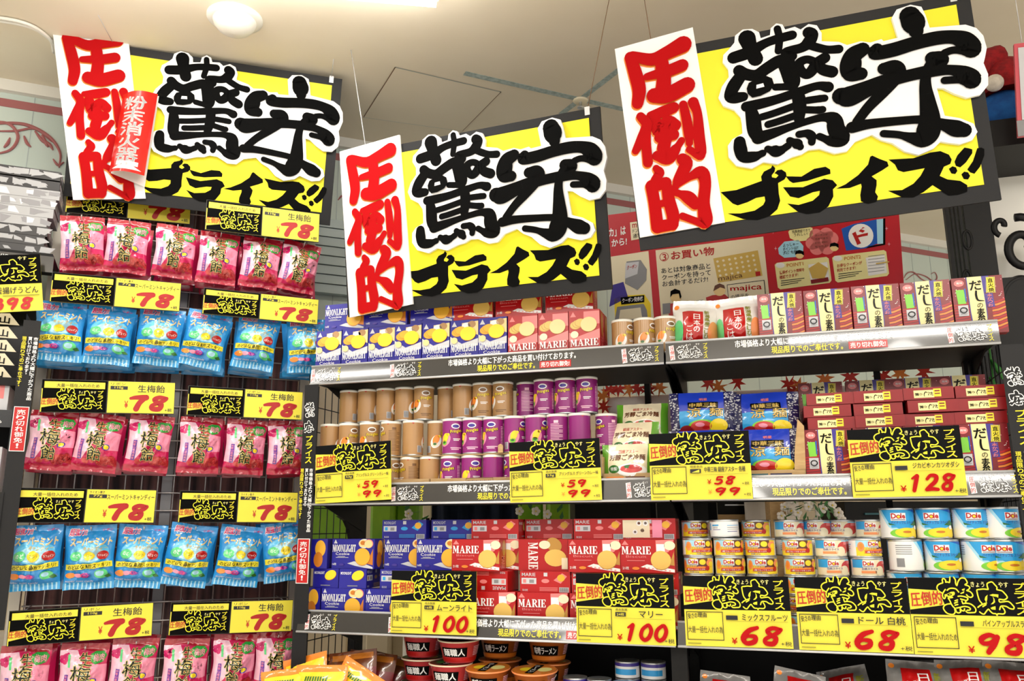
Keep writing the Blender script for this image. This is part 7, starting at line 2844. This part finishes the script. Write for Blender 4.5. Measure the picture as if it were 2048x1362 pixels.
m.obj('hanging_cord', t)

# ------------------------------------------------------------------ things seen through the shelf gaps
# green produce stand far behind
for i, (px0, px1, d_) in enumerate(((612, 706, 7.0), (742, 786, 6.6), (792, 838, 6.8), (1034, 1086, 6.4), (1095, 1142, 6.2))):
    f = Frame(Matrix.Translation((0, 0, EYE)))
    a, zt = f.at(px0, 985, d_)
    c, _ = f.at(px1, 985, d_)
    _, zl = f.at(px0, 1105, d_)
    m = MB()
    m.chamfer_box(a, c, d_, d_ + 0.35, zl, zt + 0.1, 'lightgreen', 0.02)
    t = thing('green_display_panel', 'bright green panel far behind the shelves, %s from the left in the gap' % ORD[i], 'panel', WF, group='green panels behind the shelves')
    m.obj('green_front', t)
    m = MB().chamfer_box(a, c, d_ - 0.02, d_ + 0.37, FLOOR, zl, 'wallcream', 0.01)
    m.obj('cream_base', t)
f = WF
a, zt = f.at(862, 990, 5.2)
c, _ = f.at(1036, 990, 5.2)
m = MB()
n = 24
V = []
for k in range(n + 1):
    x = a + (c - a) * k / n
    y = 5.2 + 0.05 * sin(k * 1.3) + 0.03 * sin(k * 2.9)
    V += [(x, y, zt + 0.15), (x, y, FLOOR + 0.5)]
m.add(V, [(2 * k, 2 * k + 1, 2 * k + 3, 2 * k + 2) for k in range(n)], 'navycloth', True)
V2 = [(x, y + 0.03, z) for x, y, z in V]
m.add(V2, [(2 * k + 2, 2 * k + 3, 2 * k + 1, 2 * k) for k in range(n)], 'navycloth', True)
thing('navy_cloth', 'dark navy cloth hanging in folds behind the gap over the boxes', 'cloth', WF, me=m.data('navy_cloth'))
m = MB()
a, zt = f.at(846, 1000, 5.0)
c, zl = f.at(862, 1036, 5.0)
m.chamfer_box(a, c, 5.0, 5.05, zl, zt + 0.12, 'cream', 0.004)
m.box((a + c) / 2 - 0.01, (a + c) / 2 + 0.01, 5.05, 5.07, FLOOR, zt, 'steel')
thing('beige_tag', 'beige tag beside the navy cloth in the gap', 'tag', WF, me=m.data('beige_tag'))


def flowers(label, px, py, dist, n, spread, seed):
    q = random.Random(seed)
    d_ = ray(px, py)
    d_ = d_ * (dist / d_.y)
    t = thing('white_flowers', label, 'flowers', WF, (d_.x, d_.y, d_.z), group='white flowers behind the shelves')
    m = MB()
    for k in range(n):
        x, y, z = q.uniform(-spread, spread), q.uniform(-0.1, 0.1), q.uniform(-0.08, 0.05)
        m = MB()
        for j in range(5):
            m.ellipsoid((x + 0.013 * cos(j * 1.257), y, z + 0.013 * sin(j * 1.257)), (0.011, 0.006, 0.011), 'petal', 8, 5)
        m.ellipsoid((x, y - 0.008, z), (0.004, 0.004, 0.004), 'lemon', 6, 4)
        m.obj('blossom', t)
    m = MB()
    for k in range(n * 2):
        x, y, z = q.uniform(-spread, spread), q.uniform(-0.08, 0.12), q.uniform(-0.12, 0.04)
        a_ = q.uniform(0, pi)
        L_ = 0.05
        m.add([(x, y, z), (x + L_ * .4 * cos(a_) - .012, y - .01, z + L_ * .4 * sin(a_)), (x + L_ * cos(a_), y, z + L_ * sin(a_)), (x + L_ * .4 * cos(a_) + .012, y + .01, z + L_ * .4 * sin(a_))], [(0, 1, 2, 3)], 'leaf')
    m.obj('foliage', t)['kind'] = 'stuff'
    m = MB()
    for k in range(6):
        x = spread * (k / 2.5 - 1)
        m.tube([(x * 0.3, 0, -0.3), (x, 0, -0.05)], 0.003, 'leaf', 5)
    m.lathe([(0.0, FLOOR - d_.z), (spread * 0.7, FLOOR - d_.z), (spread * 0.9, -0.3), (0, -0.3)], 'plastic', 24)
    m.obj('pot', t)


flowers('small white flowers in the gap over the left blue boxes', 828, 1034, 4.4, 4, 0.05, 1)
flowers('white blossom and leaves in the gap over the red boxes', 1078, 1028, 4.4, 5, 0.12, 2)
flowers('large white flowers with green leaves over the small fruit cans', 1625, 1012, 4.2, 16, 0.14, 3)
flowers('tiny white flowers in the gap near the pineapple cans', 1676, 1034, 3.7, 3, 0.03, 4)
d_ = ray(1590, 1010)
d_ = d_ * (4.5 / d_.y)
m = MB()
m.chamfer_box(d_.x - 0.26, d_.x + 0.02, 4.5, 4.53, d_.z - 0.2, d_.z + 0.12, 'petal', 0.004)
m.box(d_.x - 0.14, d_.x - 0.1, 4.53, 4.56, FLOOR, d_.z, 'steel')
thing('white_board', 'white board behind the large white flowers', 'board', WF, me=m.data('white_board'))
d_ = ray(1556, 1020)
d_ = d_ * (4.3 / d_.y)
m = MB().box(d_.x - 0.04, d_.x + 0.04, 4.3, 4.38, FLOOR, d_.z + 0.4, 'board')
thing('wooden_post', 'light wooden post left of the large white flowers', 'post', WF, me=m.data('wooden_post'))
# dark neighbour shelving behind the middle of the unit
for px0, px1, lab in ((1150, 1545, 'dark cabinet back seen in the gap over the small fruit cans'), (1690, 2060, 'dark blue-black cabinet back in the gap over the pineapple cans')):
    a, _ = f.at(px0, 1020, 4.6)
    c, _ = f.at(px1, 1020, 4.6)
    t = thing('dark_cabinet', lab, 'cabinet', WF)
    MB().box(a, c, 4.6, 5.0, FLOOR, 0.12, 'steel').obj('carcass', t)
    m = MB()
    b0, zt = f.at(1450, 1010, 4.59)
    if px0 < 1200:
        m.box(b0, b0 + 0.22, 4.585, 4.6, zt - 0.004, zt + 0.004, 'lip')
        m.box(b0 - 0.06, b0 + 0.2, 4.57, 4.6, zt - 0.09, zt - 0.05, 'board')
    else:
        m.box(a + 0.1, c - 0.1, 4.585, 4.6, 0.05, 0.06, 'teal')
    m.obj('edge_strip', t)
# maple garland on the white display behind the middle board
d_ = ray(1500, 780)
a, zt = CF.at(1400, 745, 0.6)
c, zl = CF.at(1640, 830, 0.6)
m = MB().chamfer_box(a - 0.35, c + 0.5, 0.62, 0.64, 0.2, 0.47, 'petal', 0.003)
m.box(a, a + 0.03, 0.64, 0.67, FLOOR, 0.4, 'steel')
thing('white_display_board', 'white display board behind the noodle packs', 'board', CF, me=m.data('white_display_board'))
lf = MB()
pts = []
for k in range(14):
    ang = 2 * pi * k / 14 + pi / 2
    r_ = (1.0 if k % 2 == 0 else 0.42) * (1.0 if k != 7 else 0.3)
    pts.append((0.034 * r_ * cos(ang), 0.034 * r_ * sin(ang)))
lf.prism(pts, -0.001, 0.001, mat('maple_red', (196, 40, 22), 0.6))
leafme = lf.data('maple_leaf')
lo = MB()
lo.prism(pts, -0.001, 0.001, mat('maple_orange', (214, 120, 40), 0.6))
leafme2 = lo.data('maple_leaf_orange')
q = random.Random(11)
spots = [(1205, 790), (1218, 782), (1236, 777), (1256, 778), (1276, 776), (1296, 778), (1318, 776), (1208, 812), (1418, 768), (1438, 772), (1474, 764), (1578, 766), (1597, 772), (1588, 786), (1606, 782), (1650, 756), (1700, 752), (1765, 750), (1800, 748), (1850, 744)]
for i, (px, py) in enumerate(spots):
    u, z = CF.at(px, py, 0.6)
    if u > c + 0.5 or u < a - 0.35:
        pass
    thing('maple_leaf', '%s maple leaf of the garland behind the middle board, %s along from the left' % ('red' if i % 3 else 'orange', str(i + 1) + 'th'), 'maple leaf', CF, (u, 0.6 + 0.002 * (i % 4), z), ry=q.uniform(0, 360), rz=q.uniform(-15, 15), group='maple leaves of the garland', me=leafme if i % 3 else leafme2)
# green bamboo leaf at the right end
u, z = CF.at(1985, 740, 0.2)
m = MB()
for k in range(3):
    m.tube([(u - 0.01 * k, 0.2, z + 0.03 - 0.05 * k), (u + 0.012 - 0.01 * k, 0.19, z - 0.0 - 0.05 * k), (u + 0.02, 0.19, z - 0.03 - 0.05 * k)], [0.003, 0.009, 0.002], 'leaf', 6)
m.tube([(u, 0.205, z - 0.3), (u, 0.205, z + 0.09)], 0.003, 'leaf', 6)
thing('green_sprig', 'green leafy sprig hanging inside the right end of the middle board', 'plant', CF, me=m.data('green_sprig'))

# ------------------------------------------------------------------ a person in white far behind, seen through the side mesh
def person():
    d_ = ray(652, 1040)
    D = 8.6
    d_ = d_ * (D / d_.y)
    hz = d_.z + 0.02                                # middle of the head
    t = thing('person', 'person in a white cap and white coat far behind the mesh side panel', 'person', WF, (d_.x, D, FLOOR), rz=20)
    H = hz - FLOOR + 0.12
    s = H / 1.72
    J = {'pelvis': (0, 0, .95, .13), 'belly': (0, 0, 1.1, .125), 'chest': (0, 0, 1.3, .14), 'neck': (0, 0, 1.47, .055), 'chin': (0, -.015, 1.53, .062), 'head': (0, -.01, 1.61, .088), 'crown': (0, 0, 1.67, .07), 'nose': (0, -.105, 1.595, .014)}
    E = [('pelvis', 'belly'), ('belly', 'chest'), ('chest', 'neck'), ('neck', 'chin'), ('chin', 'head'), ('head', 'crown'), ('head', 'nose')]
    for sd, nm in ((-1, 'l'), (1, 'r')):
        for k, v in {'hip': (.1, 0, .9, .095), 'knee': (.11, -.01, .5, .06), 'ankle': (.11, .02, .09, .04), 'toe': (.12, -.14, .035, .03),
                     'sh': (.18, 0, 1.40, .062), 'elbow': (.24, .02, 1.12, .042), 'wrist': (.22, -.12, .92, .028), 'palm': (.215, -.16, .86, .032), 'thumb': (.185, -.19, .85, .011), 'ear': (.088, .0, 1.605, .014)}.items():
            J[nm + k] = (v[0] * sd, *v[1:])
        E += [('pelvis', nm + 'hip'), (nm + 'hip', nm + 'knee'), (nm + 'knee', nm + 'ankle'), (nm + 'ankle', nm + 'toe'), ('chest', nm + 'sh'), (nm + 'sh', nm + 'elbow'), (nm + 'elbow', nm + 'wrist'), (nm + 'wrist', nm + 'palm'), (nm + 'palm', nm + 'thumb'), ('head', nm + 'ear')]
        for f_ in range(4):
            base, tip = nm + 'f%da' % f_, nm + 'f%db' % f_
            J[base] = ((.195 + f_ * .014) * sd, -.185 - .002 * f_, .81, .010)
            J[tip] = ((.192 + f_ * .014) * sd, -.20, .77 - (.012 if f_ in (1, 2) else 0), .008)
            E += [(nm + 'palm', base), (base, tip)]
    names = list(J)
    me = bpy.data.meshes.new('body')
    me.from_pydata([tuple(c * s for c in J[n][:3]) for n in names], [(names.index(a_), names.index(b_)) for a_, b_ in E], [])
    o = bpy.data.objects.new('body_build', me)
    COL.objects.link(o)
    sk = o.modifiers.new('skin', 'SKIN')
    for i, n in enumerate(names):
        v = me.skin_vertices[0].data[i]
        v.radius = (J[n][3] * s, J[n][3] * s * (0.75 if n in ('chest', 'belly', 'pelvis') else 1))
        v.use_root = (n == 'pelvis')
    o.modifiers.new('sub', 'SUBSURF').levels = 2
    dg = bpy.context.evaluated_depsgraph_get()
    body = bpy.data.meshes.new_from_object(o.evaluated_get(dg))
    bpy.data.objects.remove(o)
    body.materials.clear()
    for k in ('skin', 'cotton', 'trouser', 'black'):
        body.materials.append(K[k])
    for p in body.polygons:
        p.use_smooth = True
        z, x = p.center.z / s, abs(p.center.x) / s
        p.material_index = 0
        if z < 0.92 and x < 0.18 and z > 0.1:
            p.material_index = 2
        elif z <= 0.1:
            p.material_index = 3
        elif z < 1.46 and not (z < 0.93 and x >= 0.18):
            p.material_index = 1
    put('body', body, t)
    m = MB()
    m.lathe([(0.2, 0.62), (0.19, 0.9), (0.165, 1.1), (0.19, 1.3), (0.16, 1.44), (0.07, 1.49)], 'cotton', 24, Matrix.Scale(s, 4) @ Matrix.Scale(0.8, 4, (0, 1, 0)))
    m.obj('coat', t)
    m = MB()
    m.lathe([(0.098, 1.64), (0.104, 1.66), (0.104, 1.70), (0.11, 1.76), (0.09, 1.80), (0, 1.81)], 'cotton', 24, Matrix.Scale(s, 4))
    m.obj('cap', t)
    m = MB()
    for sd in (-1, 1):
        m.ellipsoid((0.034 * sd * s, -0.088 * s, 1.62 * s), (0.012 * s, 0.008 * s, 0.008 * s), 'black', 8, 6)
    m.ellipsoid((0, -0.082 * s, 1.55 * s), (0.026 * s, 0.01 * s, 0.006 * s), 'plum_light', 8, 6)
    m.obj('face_features', t)
    m = MB()
    m.lathe([(0.094, 1.58), (0.1, 1.62), (0.1, 1.66)], 'brown', 20, Matrix.Translation((0, 0.012, 0)) @ Matrix.Scale(s, 4), (pi * 0.45, pi * 1.55))
    m.obj('hair', t)


person()
